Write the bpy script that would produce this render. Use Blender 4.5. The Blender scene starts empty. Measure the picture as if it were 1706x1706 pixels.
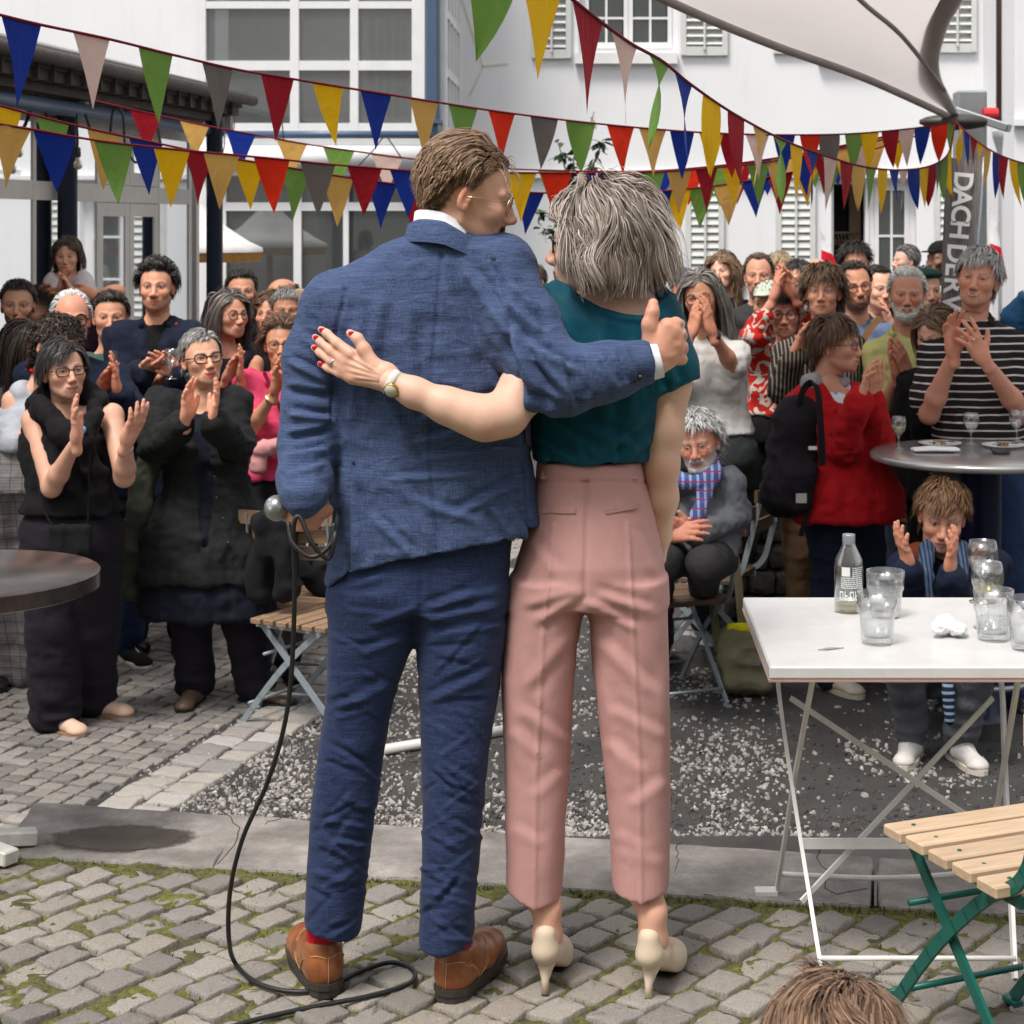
import bpy, math, random
import numpy as np
from mathutils import Vector, Matrix
random.seed(7); RNG = np.random.default_rng(7)
SC = bpy.context.scene
COL = SC.collection
# ------------------------------------------------------------------ camera, sky, sun, exposure
FPX, CX, CY, EYE = 3000.0, 1000.0, 376.0, 1.65      # focal length and principal point in photo pixels, eye height
cd = bpy.data.cameras.new('camera'); cam = bpy.data.objects.new('camera', cd); COL.objects.link(cam)
cam.location = (0, 0, EYE); cam.rotation_euler = (math.pi/2, 0, 0)
cd.sensor_width = 36; cd.lens = 36*FPX/1706
cd.shift_x = (853-CX)/1706; cd.shift_y = -(853-CY)/1706
cd.clip_start = 0.05; cd.clip_end = 500
cd.dof.use_dof = True; cd.dof.focus_distance = 4.0; cd.dof.aperture_fstop = 12.0
SC.camera = cam
wd = bpy.data.worlds.new('World'); SC.world = wd; wd.use_nodes = True
nt = wd.node_tree; nt.nodes.clear()
sky = nt.nodes.new('ShaderNodeTexSky'); sky.sky_type = 'NISHITA'; sky.sun_disc = False
SUN_EL, SUN_AZ = math.radians(62), math.radians(212)
sky.sun_elevation = SUN_EL; sky.sun_rotation = SUN_AZ; sky.air_density = 1.0; sky.dust_density = 3.0
hs = nt.nodes.new('ShaderNodeHueSaturation'); hs.inputs['Saturation'].default_value = 0.08
bg = nt.nodes.new('ShaderNodeBackground'); bg.inputs['Strength'].default_value = 0.10
wo = nt.nodes.new('ShaderNodeOutputWorld')
nt.links.new(sky.outputs[0], hs.inputs['Color']); nt.links.new(hs.outputs[0], bg.inputs[0]); nt.links.new(bg.outputs[0], wo.inputs[0])
sl = bpy.data.lights.new('sun', 'SUN'); sl.energy = 1.5; sl.angle = math.radians(16); sl.color = (1.0, 0.94, 0.86)
so = bpy.data.objects.new('sun', sl); COL.objects.link(so)
_d = Vector((math.sin(SUN_AZ)*math.cos(SUN_EL), math.cos(SUN_AZ)*math.cos(SUN_EL), math.sin(SUN_EL)))
so.rotation_euler = _d.to_track_quat('Z', 'Y').to_euler(); so.location = (0, -6, 12)
SC.view_settings.view_transform = 'Standard'; SC.view_settings.look = 'None'
SC.view_settings.gamma = 1; SC.view_settings.exposure = 1.08
SC.render.engine = 'CYCLES'
SC.cycles.max_bounces = 10; SC.cycles.transparent_max_bounces = 24;
SC.cycles.sample_clamp_indirect = 4.0
# ------------------------------------------------------------------ projection helpers
def W(px, py, Y): return np.array([(px-CX)*Y/FPX, Y, EYE-(py-CY)*Y/FPX])
def YS(s): return FPX/s
LOW = -0.40                                            # courtyard level below the terrace
# ------------------------------------------------------------------ meshes
def mk(name, v, faces, mat, smooth=True, parent=None, col=None, mi=None, base=None):
 v = np.asarray(v, np.float32).reshape(-1, 3)
 if base is not None: v = v-np.asarray(base, np.float32)
 me = bpy.data.meshes.new(name)
 if isinstance(faces, np.ndarray): arrs = [faces]
 else: arrs = faces
 arrs = [a for a in arrs if len(a)]
 me.vertices.add(len(v)); me.vertices.foreach_set('co', v.ravel())
 loops = np.concatenate([np.asarray(a, np.int32).ravel() for a in arrs])
 tot = np.concatenate([np.full(len(a), np.asarray(a).shape[1], np.int32) for a in arrs])
 me.loops.add(len(loops)); me.loops.foreach_set('vertex_index', loops)
 me.polygons.add(len(tot)); st = np.concatenate([[0], np.cumsum(tot)[:-1]]).astype(np.int32)
 me.polygons.foreach_set('loop_start', st)
 me.update(calc_edges=True)
 me.polygons.foreach_set('use_smooth', np.full(len(tot), smooth, bool))
 if col is not None:
  a = me.color_attributes.new('col', 'FLOAT_COLOR', 'POINT')
  c = np.ones((len(v), 4), np.float32); c[:, :3] = col; a.data.foreach_set('color', c.ravel())
 for m in (mat if isinstance(mat, (list, tuple)) else [mat]): me.materials.append(m)
 if mi is not None: me.polygons.foreach_set('material_index', np.asarray(mi, np.int32))
 o = bpy.data.objects.new(name, me); COL.objects.link(o)
 if parent is not None: o.parent = parent
 if base is not None and parent is None: o.location = base
 return o
def tag(o, label=None, cat=None, group=None, kind=None):
 if label: o['label'] = label
 if cat: o['category'] = cat
 if group: o['group'] = group
 if kind: o['kind'] = kind
 return o
def empty(name, loc, label=None, cat=None, group=None, rz=0, kind=None):
 o = bpy.data.objects.new(name, None); COL.objects.link(o); o.location = loc; o.rotation_euler = (0, 0, rz)
 o.empty_display_size = .1
 return tag(o, label, cat, group, kind)
class MB:
 """collects boxes, bars, tubes, lathes into one mesh"""
 def __init__(s): s.v = []; s.q = []; s.t = []; s.n = 0
 def add(s, v, q=(), t=()):
  v = np.asarray(v, float).reshape(-1, 3); s.v.append(v)
  if len(q): s.q.append(np.asarray(q, int)+s.n)
  if len(t): s.t.append(np.asarray(t, int)+s.n)
  s.n += len(v); return s
 def box(s, lo, hi, bev=0.0, M=None):
  lo = np.array(lo, float); hi = np.array(hi, float)
  if bev <= 0:
   c = np.array([[lo[0], lo[1], lo[2]], [hi[0], lo[1], lo[2]], [hi[0], hi[1], lo[2]], [lo[0], hi[1], lo[2]],
                          [lo[0], lo[1], hi[2]], [hi[0], lo[1], hi[2]], [hi[0], hi[1], hi[2]], [lo[0], hi[1], hi[2]]])
   q = [[0, 3, 2, 1], [4, 5, 6, 7], [0, 1, 5, 4], [1, 2, 6, 5], [2, 3, 7, 6], [3, 0, 4, 7]]; t = []
  else:
   b = min(bev, .49*min(hi-lo)); c = []; q = []; t = []
   ctr = (lo+hi)/2; idx = {}
   for ix in (0, 1):
    for iy in (0, 1):
     for iz in (0, 1):
      sg = np.array([ix, iy, iz])*2-1; p = np.where(sg > 0, hi, lo)
      for a in range(3):
       pp = p-sg*b; pp[a] = p[a]; idx[(ix, iy, iz, a)] = len(c); c.append(pp)
   def Q(k): q.append([idx[x] for x in k])
   for a in range(3):
    o1, o2 = (a+1) % 3, (a+2) % 3
    for sd in (0, 1):
     f = []
     for (i, j) in ((0, 0), (1, 0), (1, 1), (0, 1)):
      k = [0, 0, 0]; k[a] = sd; k[o1] = i; k[o2] = j; f.append((*k, a))
     Q(f if sd else f[::-1])
    for i in (0, 1):
     for j in (0, 1):
      k0 = [0, 0, 0]; k0[o1] = i; k0[o2] = j; k1 = list(k0); k1[a] = 1
      f = [(*k0, o1), (*k1, o1), (*k1, o2), (*k0, o2)]
      Q(f if (i == j) else f[::-1])
   for ix in (0, 1):
    for iy in (0, 1):
     for iz in (0, 1):
      f = [idx[(ix, iy, iz, a)] for a in range(3)]
      t.append(f if (ix+iy+iz) % 2 == 1 else f[::-1])
   c = np.array(c)
  c = np.asarray(c)
  if M is not None: c = c@np.asarray(M)[:3, :3].T+np.asarray(M)[:3, 3]
  return s.add(c, q, t)
 def bar(s, a, b, w, h, up=(0, 0, 1), bev=0.0):
  a = np.array(a, float); b = np.array(b, float); d = b-a; L = np.linalg.norm(d); d /= L
  u = np.array(up, float); x = np.cross(d, u)
  if np.linalg.norm(x) < 1e-4: x = np.cross(d, [1, 0, 0])
  x /= np.linalg.norm(x); u = np.cross(x, d)
  M = np.eye(4); M[:3, 0] = x; M[:3, 1] = d; M[:3, 2] = u; M[:3, 3] = a
  return s.box((-w/2, 0, -h/2), (w/2, L, h/2), bev, M)
 def tube(s, pts, r, n=8, cap=True, flat=1.0):
  pts = np.asarray(pts, float); m = len(pts); rr = np.broadcast_to(np.asarray(r, float), (m,))
  T = np.gradient(pts, axis=0); T /= np.linalg.norm(T, axis=1)[:, None]+1e-9
  u = np.array([0, 0, 1.]) if abs(T[0][2]) < .9 else np.array([1., 0, 0])
  vs = []; a = np.linspace(0, 2*np.pi, n, endpoint=False)
  for i in range(m):
   x = np.cross(T[i], u); x /= np.linalg.norm(x)+1e-9; u = np.cross(x, T[i])
   vs.append(pts[i]+rr[i]*(np.cos(a)[:, None]*x+flat*np.sin(a)[:, None]*u))
  q = [[i*n+j, i*n+(j+1) % n, (i+1)*n+(j+1) % n, (i+1)*n+j] for i in range(m-1) for j in range(n)]
  v = np.concatenate(vs); t = []
  if cap:
   v = np.concatenate([v, pts[[0, -1]]]); k = m*n
   for j in range(n): t.append([k, (j+1) % n, j]); t.append([k+1, (m-1)*n+j, (m-1)*n+(j+1) % n])
  return s.add(v, q, t)
 def lathe(s, prof, c=(0, 0, 0), n=32, sx=1, sy=1):
  prof = np.asarray(prof, float); m = len(prof); a = np.linspace(0, 2*np.pi, n, endpoint=False)
  v = np.concatenate([np.stack([c[0]+r*np.cos(a)*sx, c[1]+r*np.sin(a)*sy, np.full(n, c[2]+z)], 1) for r, z in prof])
  q = [[i*n+j, i*n+(j+1) % n, (i+1)*n+(j+1) % n, (i+1)*n+j] for i in range(m-1) for j in range(n)]
  return s.add(v, q)
 def sphere(s, c, r, n=12, m=8):
  th = np.linspace(0.02, np.pi-.02, m)
  prof = np.stack([np.sin(th), -np.cos(th)], 1)
  r = np.broadcast_to(np.asarray(r, float), (3,))
  a = np.linspace(0, 2*np.pi, n, endpoint=False)
  v = np.concatenate([np.stack([c[0]+r[0]*k*np.cos(a), c[1]+r[1]*k*np.sin(a), np.full(n, c[2]+r[2]*z)], 1) for k, z in prof])
  q = [[i*n+j, i*n+(j+1) % n, (i+1)*n+(j+1) % n, (i+1)*n+j] for i in range(m-1) for j in range(n)]
  return s.add(v, q)
 def poly(s, pts):
  pts = np.asarray(pts, float); k = len(pts)
  if k == 4: return s.add(pts, [[0, 1, 2, 3]])
  return s.add(pts, [], [[0, i, i+1] for i in range(1, k-1)])
 def prism(s, pts2, z0, z1):
  p = np.asarray(pts2, float); k = len(p)
  v = np.concatenate([np.c_[p, np.full(k, z0)], np.c_[p, np.full(k, z1)], [[*p.mean(0), z0], [*p.mean(0), z1]]])
  q = [[i, (i+1) % k, k+(i+1) % k, k+i] for i in range(k)]
  t = [[2*k, (i+1) % k, i] for i in range(k)]+[[2*k+1, k+i, k+(i+1) % k] for i in range(k)]
  return s.add(v, q, t)
 def get(s):
  return np.concatenate(s.v), [np.concatenate(s.q) if s.q else np.zeros((0, 4), int), np.concatenate(s.t) if s.t else np.zeros((0, 3), int)]
 def build(s, name, mat, parent=None, smooth=False, base=None, auto=None):
  v, f = s.get()
  o = mk(name, v, f, mat, smooth, parent, base=base)
  if auto is not None: o.data.set_sharp_from_angle(angle=math.radians(auto))
  return o
def resample(pts, n):
 pts = np.asarray(pts, float); m = len(pts)
 # Catmull-Rom through the points
 P = np.concatenate([[2*pts[0]-pts[1]], pts, [2*pts[-1]-pts[-2]]]); out = []
 t = np.linspace(0, m-1, n); i = np.minimum(t.astype(int), m-2); f = (t-i)[:, None]
 p0, p1, p2, p3 = P[i], P[i+1], P[i+2], P[i+3]
 return .5*(2*p1+(p2-p0)*f+(2*p0-5*p1+4*p2-p3)*f**2+(3*p1-p0-3*p2+p3)*f**3)
# ------------------------------------------------------------------ noise
_TAB = RNG.random((32, 32, 32)).astype(np.float32)
def vn(p, f=1.0, seed=0):
 q = np.asarray(p, np.float32)*np.asarray(f, np.float32)+seed*7.31+100
 i = np.floor(q).astype(int); t = q-i; t = t*t*(3-2*t); i &= 31; j = (i+1) & 31
 x0, y0, z0 = i[..., 0], i[..., 1], i[..., 2]; x1, y1, z1 = j[..., 0], j[..., 1], j[..., 2]
 a, b, c = t[..., 0], t[..., 1], t[..., 2]
 def L(u, v, w): return u+(v-u)*w
 return L(L(L(_TAB[x0, y0, z0], _TAB[x1, y0, z0], a), L(_TAB[x0, y1, z0], _TAB[x1, y1, z0], a), b),
             L(L(_TAB[x0, y0, z1], _TAB[x1, y0, z1], a), L(_TAB[x0, y1, z1], _TAB[x1, y1, z1], a), b), c)*2-1
def ridge(p, f, seed=0): return 1-2*np.abs(vn(p, f, seed))
# ------------------------------------------------------------------ implicit solids, meshed with surface nets
class Sdf:
 def __init__(s): s.ops = []; s.cuts = []
 def _u(s, fn, lo, hi, k, op='u'): s.ops.append((op, fn, np.array(lo, float), np.array(hi, float), k)); return s
 def cap(s, a, b, ra, rb=None, k=.01, op='u', sq=None):
  a = np.array(a, float); b = np.array(b, float); rb = ra if rb is None else rb
  ba = b-a; L2 = max(ba@ba, 1e-9); R = max(ra, rb)
  q = np.ones(3) if sq is None else np.array(sq, float)     # squash: radii multiplied per axis
  def fn(x, y, z):
   px, py, pz = x-a[0], y-a[1], z-a[2]
   h = np.clip((px*ba[0]+py*ba[1]+pz*ba[2])/L2, 0, 1)
   return np.sqrt(((px-h*ba[0])/q[0])**2+((py-h*ba[1])/q[1])**2+((pz-h*ba[2])/q[2])**2)-(ra+(rb-ra)*h)
  return s._u(fn, np.minimum(a, b)-R*q, np.maximum(a, b)+R*q, k, op)
 def tube(s, pts, k=.01, op='u', sq=None):
  for (a, ra), (b, rb) in zip(pts[:-1], pts[1:]): s.cap(a, b, ra, rb, k, op, sq)
  return s
 def ell(s, c, r, k=.01, op='u', R=None):
  c = np.array(c, float); r = np.broadcast_to(np.array(r, float), (3,)).copy()
  def fn(x, y, z):
   px, py, pz = x-c[0], y-c[1], z-c[2]
   if R is not None:
    px, py, pz = [R[0][i]*px+R[1][i]*py+R[2][i]*pz for i in range(3)]
   k0 = np.sqrt((px/r[0])**2+(py/r[1])**2+(pz/r[2])**2)
   k1 = np.sqrt((px/r[0]**2)**2+(py/r[1]**2)**2+(pz/r[2]**2)**2)+1e-9
   return k0*(k0-1)/k1
  e = np.full(3, r.max()) if R is not None else r
  return s._u(fn, c-e, c+e, k, op)
 def box(s, c, h, rad=.01, k=.01, op='u', R=None):
  c = np.array(c, float); h = np.array(h, float)-rad
  def fn(x, y, z):
   px, py, pz = x-c[0], y-c[1], z-c[2]
   if R is not None:
    px, py, pz = [R[0][i]*px+R[1][i]*py+R[2][i]*pz for i in range(3)]
   qx, qy, qz = np.abs(px)-h[0], np.abs(py)-h[1], np.abs(pz)-h[2]
   return np.sqrt(np.maximum(qx, 0)**2+np.maximum(qy, 0)**2+np.maximum(qz, 0)**2)+np.minimum(np.maximum(np.maximum(qx, qy), qz), 0)-rad
  e = np.full(3, np.linalg.norm(h)+rad) if R is not None else h+rad
  return s._u(fn, c-e, c+e, k, op)
 def loft(s, st, k=.02, n=2.3, yaw=0.0, op='u'):
  """stations (z, cx, cy, half width, half depth)"""
  st = np.array(sorted(st), float); zz = st[:, 0]; cy, sy = math.cos(yaw), math.sin(yaw)
  def fn(x, y, z):
   z1 = z.ravel()
   cx, cyy, a, b = [np.interp(z1, zz, st[:, i]).reshape(z.shape) for i in (1, 2, 3, 4)]
   dx, dy = x-cx, y-cyy; dx, dy = dx*cy+dy*sy, -dx*sy+dy*cy
   d = ((np.abs(dx/a)**n+np.abs(dy/b)**n)**(1/n)-1)*np.minimum(a, b)
   return np.maximum(d, np.maximum(z-zz[-1], zz[0]-z))
  r = st[:, 3:5].max()*1.05
  lo = [st[:, 1].min()-r, st[:, 2].min()-r, zz[0]]; hi = [st[:, 1].max()+r, st[:, 2].max()+r, zz[-1]]
  return s._u(fn, lo, hi, k, op)
 def cut(s, fn): s.cuts.append(fn); return s
 def mesh(s, h, smooth=1):
  us = [o for o in s.ops if o[0] == 'u']
  lo = np.min([o[2] for o in us], 0)-2.5*h; hi = np.max([o[3] for o in us], 0)+2.5*h
  n = np.ceil((hi-lo)/h).astype(int)+1
  ax = [lo[i]+h*np.arange(n[i], dtype=np.float32) for i in range(3)]
  ax = [a.astype(np.float32) for a in ax]
  V = np.full(n, .3, np.float32)
  for op, fn, l, u, k in s.ops:
   m = k+2.5*h
   i0 = np.clip(np.floor((l-m-lo)/h).astype(int), 0, n-1); i1 = np.clip(np.ceil((u+m-lo)/h).astype(int)+1, 1, n)
   if (i1 <= i0).any(): continue
   sl = tuple(slice(a, b) for a, b in zip(i0, i1))
   d = fn(ax[0][sl[0]][:, None, None], ax[1][sl[1]][None, :, None], ax[2][sl[2]][None, None, :])
   v = V[sl]
   if op == 's':
    d = -d; hh = np.maximum(k-np.abs(v-d), 0)/max(k, 1e-6); V[sl] = np.maximum(v, d)+hh*hh*k/4
   else:
    hh = np.maximum(k-np.abs(v-d), 0)/max(k, 1e-6); V[sl] = np.minimum(v, d)-hh*hh*k/4
  for fn in s.cuts:
   V = np.maximum(V, fn(ax[0][:, None, None], ax[1][None, :, None], ax[2][None, None, :])).astype(np.float32)
  return surfnets(V, lo, h, smooth)
def surfnets(V, lo, h, smooth=1):
 S = V < 0
 a = S[:-1, :-1, :-1]; cnt = np.zeros(a.shape, np.int8)
 offs = [(i, j, k) for i in (0, 1) for j in (0, 1) for k in (0, 1)]
 N = np.array(V.shape)
 for o in offs: cnt += S[o[0]:N[0]-1+o[0], o[1]:N[1]-1+o[1], o[2]:N[2]-1+o[2]]
 act = (cnt > 0) & (cnt < 8)
 I = np.argwhere(act); idx = np.full(a.shape, -1, np.int32); idx[act] = np.arange(len(I))
 if len(I) == 0: return np.zeros((0, 3)), np.zeros((0, 4), int)
 vals = {o: V[I[:, 0]+o[0], I[:, 1]+o[1], I[:, 2]+o[2]] for o in offs}
 acc = np.zeros((len(I), 3)); c = np.zeros(len(I))
 for o in offs:
  for d in range(3):
   if o[d] == 0:
    p = list(o); p[d] = 1; p = tuple(p); v0, v1 = vals[o], vals[p]
    m = (v0 < 0) != (v1 < 0); t = np.where(m, v0/(np.where(m, v0-v1, 1)), 0)
    e = np.array(o, float)[None, :].repeat(len(I), 0); e[:, d] += t
    acc += e*m[:, None]; c += m
 P = lo+h*(I+acc/c[:, None])
 Q = []
 for d in range(3):
  e1, e2 = [(1, 2), (2, 0), (0, 1)][d]
  s0 = [slice(1, -1)]*3; s1 = [slice(1, -1)]*3; s0[d] = slice(0, -1); s1[d] = slice(1, None)
  A = S[tuple(s0)]; B = S[tuple(s1)]; ch = np.argwhere(A != B)
  if len(ch) == 0: continue
  fl = A[tuple(ch.T)]
  g = ch.copy()
  for q in range(3):
   if q != d: g[:, q] += 1
  def cell(u, w):
   r = g.copy(); r[:, e1] -= u; r[:, e2] -= w; return idx[r[:, 0], r[:, 1], r[:, 2]]
  q4 = np.stack([cell(1, 1), cell(0, 1), cell(0, 0), cell(1, 0)], 1)
  q4[~fl] = q4[~fl][:, ::-1]; Q.append(q4)
 Q = np.concatenate(Q); Q = Q[(Q >= 0).all(1)]
 for _ in range(smooth): P = lapl(P, Q)
 return P, Q
def lapl(P, Q, w=.5):
 acc = np.zeros_like(P); c = np.zeros(len(P)); k = Q.shape[1]
 for i in range(k):
  a, b = Q[:, i], Q[:, (i+1) % k]
  for d in range(3): acc[:, d] += np.bincount(a, P[b, d], len(P))+np.bincount(b, P[a, d], len(P))
  c += np.bincount(a, minlength=len(P))+np.bincount(b, minlength=len(P))
 return P*(1-w)+w*acc/np.maximum(c, 1)[:, None]
def vnorm(P, Q):
 n = np.cross(P[Q[:, 2]]-P[Q[:, 0]], P[Q[:, -1]]-P[Q[:, 1]]); out = np.zeros_like(P)
 for i in range(Q.shape[1]):
  for d in range(3): out[:, d] += np.bincount(Q[:, i], n[:, d], len(P))
 return out/(np.linalg.norm(out, axis=1)[:, None]+1e-12)
def join(parts):
 v = []; q = []; n = 0
 for P, Q in parts: v.append(P); q.append(Q+n); n += len(P)
 return np.concatenate(v), np.concatenate(q)
# ------------------------------------------------------------------ materials
class NT:
 def __init__(s, name):
  s.m = bpy.data.materials.new(name); s.m.use_nodes = True; s.t = s.m.node_tree; s.t.nodes.clear()
  s.out = s.n('OutputMaterial'); s.b = s.n('BsdfPrincipled'); s.l(s.b, 'BSDF', s.out, 'Surface')
 def n(s, ty, **kw):
  x = s.t.nodes.new('ShaderNode'+ty)
  for k, v in kw.items(): setattr(x, k, v)
  return x
 def l(s, a, ao, b, bi): s.t.links.new(a.outputs[ao] if not hasattr(a, 'is_output') else a, b.inputs[bi])
 def set(s, **kw):
  for k, v in kw.items(): s.b.inputs[k.replace('_', ' ')].default_value = v
 def coord(s, scale=(1, 1, 1), rot=(0, 0, 0), which='Object'):
  c = s.n('TexCoord'); m = s.n('Mapping'); m.inputs['Scale'].default_value = scale; m.inputs['Rotation'].default_value = rot
  s.l(c, which, m, 'Vector'); return m
 def noise(s, vec, scale, detail=4, rough=.6, dist=0):
  x = s.n('TexNoise'); x.inputs['Scale'].default_value = scale; x.inputs['Detail'].default_value = detail
  x.inputs['Roughness'].default_value = rough; x.inputs['Distortion'].default_value = dist
  if vec is not None: s.l(vec, 0, x, 'Vector')
  return x
 def ramp(s, src, so, stops, interp='LINEAR'):
  r = s.n('ValToRGB'); r.color_ramp.interpolation = interp; e = r.color_ramp.elements
  while len(e) < len(stops): e.new(.5)
  for x, (p, c) in zip(e, stops):
   x.position = p; x.color = (*c, 1) if hasattr(c, '__len__') else (c, c, c, 1)
  s.l(src, so, r, 'Fac'); return r
 def mix(s, f, a, b, blend='MIX'):
  x = s.n('Mix', data_type='RGBA', blend_type=blend)
  for i, v in ((0, f), (6, a), (7, b)):
   if isinstance(v, tuple) and hasattr(v[0], 'outputs'): s.t.links.new(v[0].outputs[v[1]], x.inputs[i])
   elif isinstance(v, (int, float)): x.inputs[i].default_value = v if i == 0 else (v, v, v, 1)
   else: x.inputs[i].default_value = (*v, 1)
  return (x, 2)
 def math(s, op, a, b=None):
  x = s.n('Math', operation=op)
  for i, v in ((0, a), (1, b)):
   if v is None: continue
   if isinstance(v, tuple): s.t.links.new(v[0].outputs[v[1]], x.inputs[i])
   else: x.inputs[i].default_value = v
  return (x, 0)
 def base(s, c):
  if isinstance(c, tuple) and hasattr(c[0], 'outputs'): s.t.links.new(c[0].outputs[c[1]], s.b.inputs['Base Color'])
  else: s.b.inputs['Base Color'].default_value = (*c, 1)
 def bump(s, src, strength=.3, dist=.01):
  b = s.n('Bump'); b.inputs['Strength'].default_value = strength; b.inputs['Distance'].default_value = dist
  s.t.links.new(src[0].outputs[src[1]], b.inputs['Height']); s.l(b, 'Normal', s.b, 'Normal'); return b
def sc(c, k): return tuple(min(1, x*k) for x in c)
_MC = {}
def mat(name, c, rough=.6, metal=0.0, var=.12, vs=6, bump=0.0, bs=60, spec=.5, **kw):
 """plain painted, wooden, metal... surface with mottling and fine relief"""
 key = (name, c, rough)
 if key in _MC: return _MC[key]
 m = NT(name); m.set(Roughness=rough, Metallic=metal, **kw); m.b.inputs['Specular IOR Level'].default_value = spec
 v = m.coord(); n = m.noise(v, vs, 5)
 r = m.ramp(n, 'Fac', [(.3, sc(c, 1-var)), (.7, sc(c, 1+var))]); m.base((r, 0))
 if bump: m.bump((m.noise(v, bs, 3), 'Fac'), bump, .004)
 _MC[key] = m.m; return m.m
def cloth(name, c, rough=.85, var=.14, weave=1.0, pat=None, sheen=.02, bmp=.5):
 m = NT(name); m.set(Roughness=rough); m.b.inputs['Specular IOR Level'].default_value = .12
 m.b.inputs['Sheen Weight'].default_value = sheen
 v = m.coord(); n = m.noise(v, 9, 4); n2 = m.noise(m.coord((240, 240, 900)), 1, 2)
 col = (m.ramp(n, 'Fac', [(.3, sc(c, 1-var)), (.7, sc(c, 1+var))]), 0)
 if pat: col = pat(m, v, col)
 col = m.mix(.25*weave, col, (m.ramp(n2, 'Fac', [(.3, (.35,)*3), (.7, (.65,)*3)]), 0), 'OVERLAY')
 m.base(col)
 f = m.noise(m.coord((1, 1, .55)), 14, 3, .55, .8)
 h = m.math('ADD', m.math('MULTIPLY', (f, 'Fac'), 1.0), m.math('MULTIPLY', (n2, 'Fac'), .06))
 m.bump(h, bmp, .022); return m.m
# ------------------------------------------------------------------ heads: x = the person's right, y = facing, z = up; origin between the eyes' height and the ears
def evalops(S, P):
 x, y, z = P.T; V = np.full(len(P), .3)
 for op, fn, l, u, k in S.ops:
  d = fn(x, y, z)
  if op == 's': d = -d; hh = np.maximum(k-np.abs(V-d), 0)/max(k, 1e-6); V = np.maximum(V, d)+hh*hh*k/4
  else: hh = np.maximum(k-np.abs(V-d), 0)/max(k, 1e-6); V = np.minimum(V, d)-hh*hh*k/4
 return V
def head_sdf(jaw=1.0, nose=1.0, smile=0.0, fat=0.0, fem=0.0, mouth=0.0):
 S = Sdf()
 S.ell((0, -.012, .032), (.077, .1, .088), .0)
 S.ell((0, .03, -.025), (.064+.006*fat, .062, .084), .03)
 S.ell((0, .045, -.076), ((.047+.008*fat)*jaw, .044, .034), .025)
 S.cap((-.05*jaw, .0, -.062), (-.018, .07, -.092), .014, .016, .02); S.cap((.05*jaw, .0, -.062), (.018, .07, -.092), .014, .016, .02)
 S.ell((0, .081-.004*fem, -.098), (.02*jaw, .016, .016), .016)
 ck = .008*smile
 for s in (-1, 1):
  S.ell((s*.04, .066, -.03+ck), (.023, .022, .02+ck*.5), .022)
  S.ell((s*.034, .1045, -.0005), (.018, .020, .013), .011, 's')
  S.ell((s*.0315, .0765, .0), (.0135, .0145, .0125), .006)
  S.cap((s*.016, .089, .0175), (s*.046, .076, .0165), .0075-.002*fem, .007-.002*fem, .012)
  S.ell((s*.0125*nose, .1035, -.042), (.0085, .011, .0085), .008)
 S.tube([((0, .088, .012), .0085), ((0, .1, -.016), .0082), ((0, .1145*(1+.12*(nose-1)), -.036), .0115*nose)], .01)
 S.ell((0, .082, -.068), (.03, .02, .022), .014)
 c = .0085*smile
 S.tube([((-.026-.3*c, .083, -.068+c), .003), ((-.01, .097, -.0655), .0052), ((0, .0985, -.0665), .0045), ((.01, .097, -.0655), .0052), ((.026+.3*c, .083, -.068+c), .003)], .006)
 S.tube([((-.02, .086, -.0745+c*.6), .0035), ((0, .0965, -.0765-mouth*.006), .0068), ((.02, .086, -.0745+c*.6), .0035)], .006)
 if smile > .3:
  for s in (-1, 1): S.cap((s*.024, .099, -.042), (s*.043, .082, -.072), .0042, .0042, .007, 's')
 S.tube([((0, -.028, -.04), .05), ((0, -.034, -.1), .052-.006*fem), ((0, -.05, -.2), .056-.007*fem)], .025)
 S.cap((0, .02, -.11), (0, -.0, -.16), .022-.01*fem, .022, .03)
 return S
def head_mesh(**kw):
 S = head_sdf(**kw); nu, nv = 92, 78
 t = np.linspace(-1, 1, nu, endpoint=False); lon = math.pi*(.42*t+.58*t**3)
 lat = np.radians(np.interp(np.linspace(0, 1, nv), [0, .26, .8, 1], [89, 24, -52, -76]))
 c0 = np.array([0, .005, -.015])
 LA, LO = np.meshgrid(lat, lon, indexing='ij')
 D = np.stack([np.cos(LA)*np.sin(LO), np.cos(LA)*np.cos(LO), np.sin(LA)], -1).reshape(-1, 3)
 r = np.full(len(D), .3)
 for _ in range(36):
  d = evalops(S, c0+D*r[:, None]); r -= d*.8
 r = np.clip(r, .02, .24); P = c0+D*r[:, None]
 Q = np.array([[i*nu+j, (i+1)*nu+j, (i+1)*nu+(j+1) % nu, i*nu+(j+1) % nu] for i in range(nv-1) for j in range(nu)])
 # ears
 E = Sdf()
 R = np.array(Matrix.Rotation(math.radians(-14), 3, 'X'))
 E.ell((0, 0, 0), (.0075, .0165, .031), 0, R=R); E.ell((0, .004, -.024), (.007, .009, .011), .008)
 E.ell((.0075, .003, .002), (.0055, .0095, .019), .004, 's', R=R); E.cap((-.008, .006, 0), (.002, .008, -.004), .01, .006, .008)
 EP, EQ = E.mesh(.0032, 1)
 out = [(P, Q)]
 for s in (-1, 1):
  p = EP.copy(); a = math.radians(24); y, x = p[:, 1].copy(), p[:, 0].copy()
  p[:, 0] = x*math.cos(a)-y*math.sin(a); p[:, 1] = x*math.sin(a)+y*math.cos(a)
  p += (.0765, -.006, -.008); p[:, 0] *= s
  out.append((p, EQ if s > 0 else EQ[:, ::-1]))
 return join(out)
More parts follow.
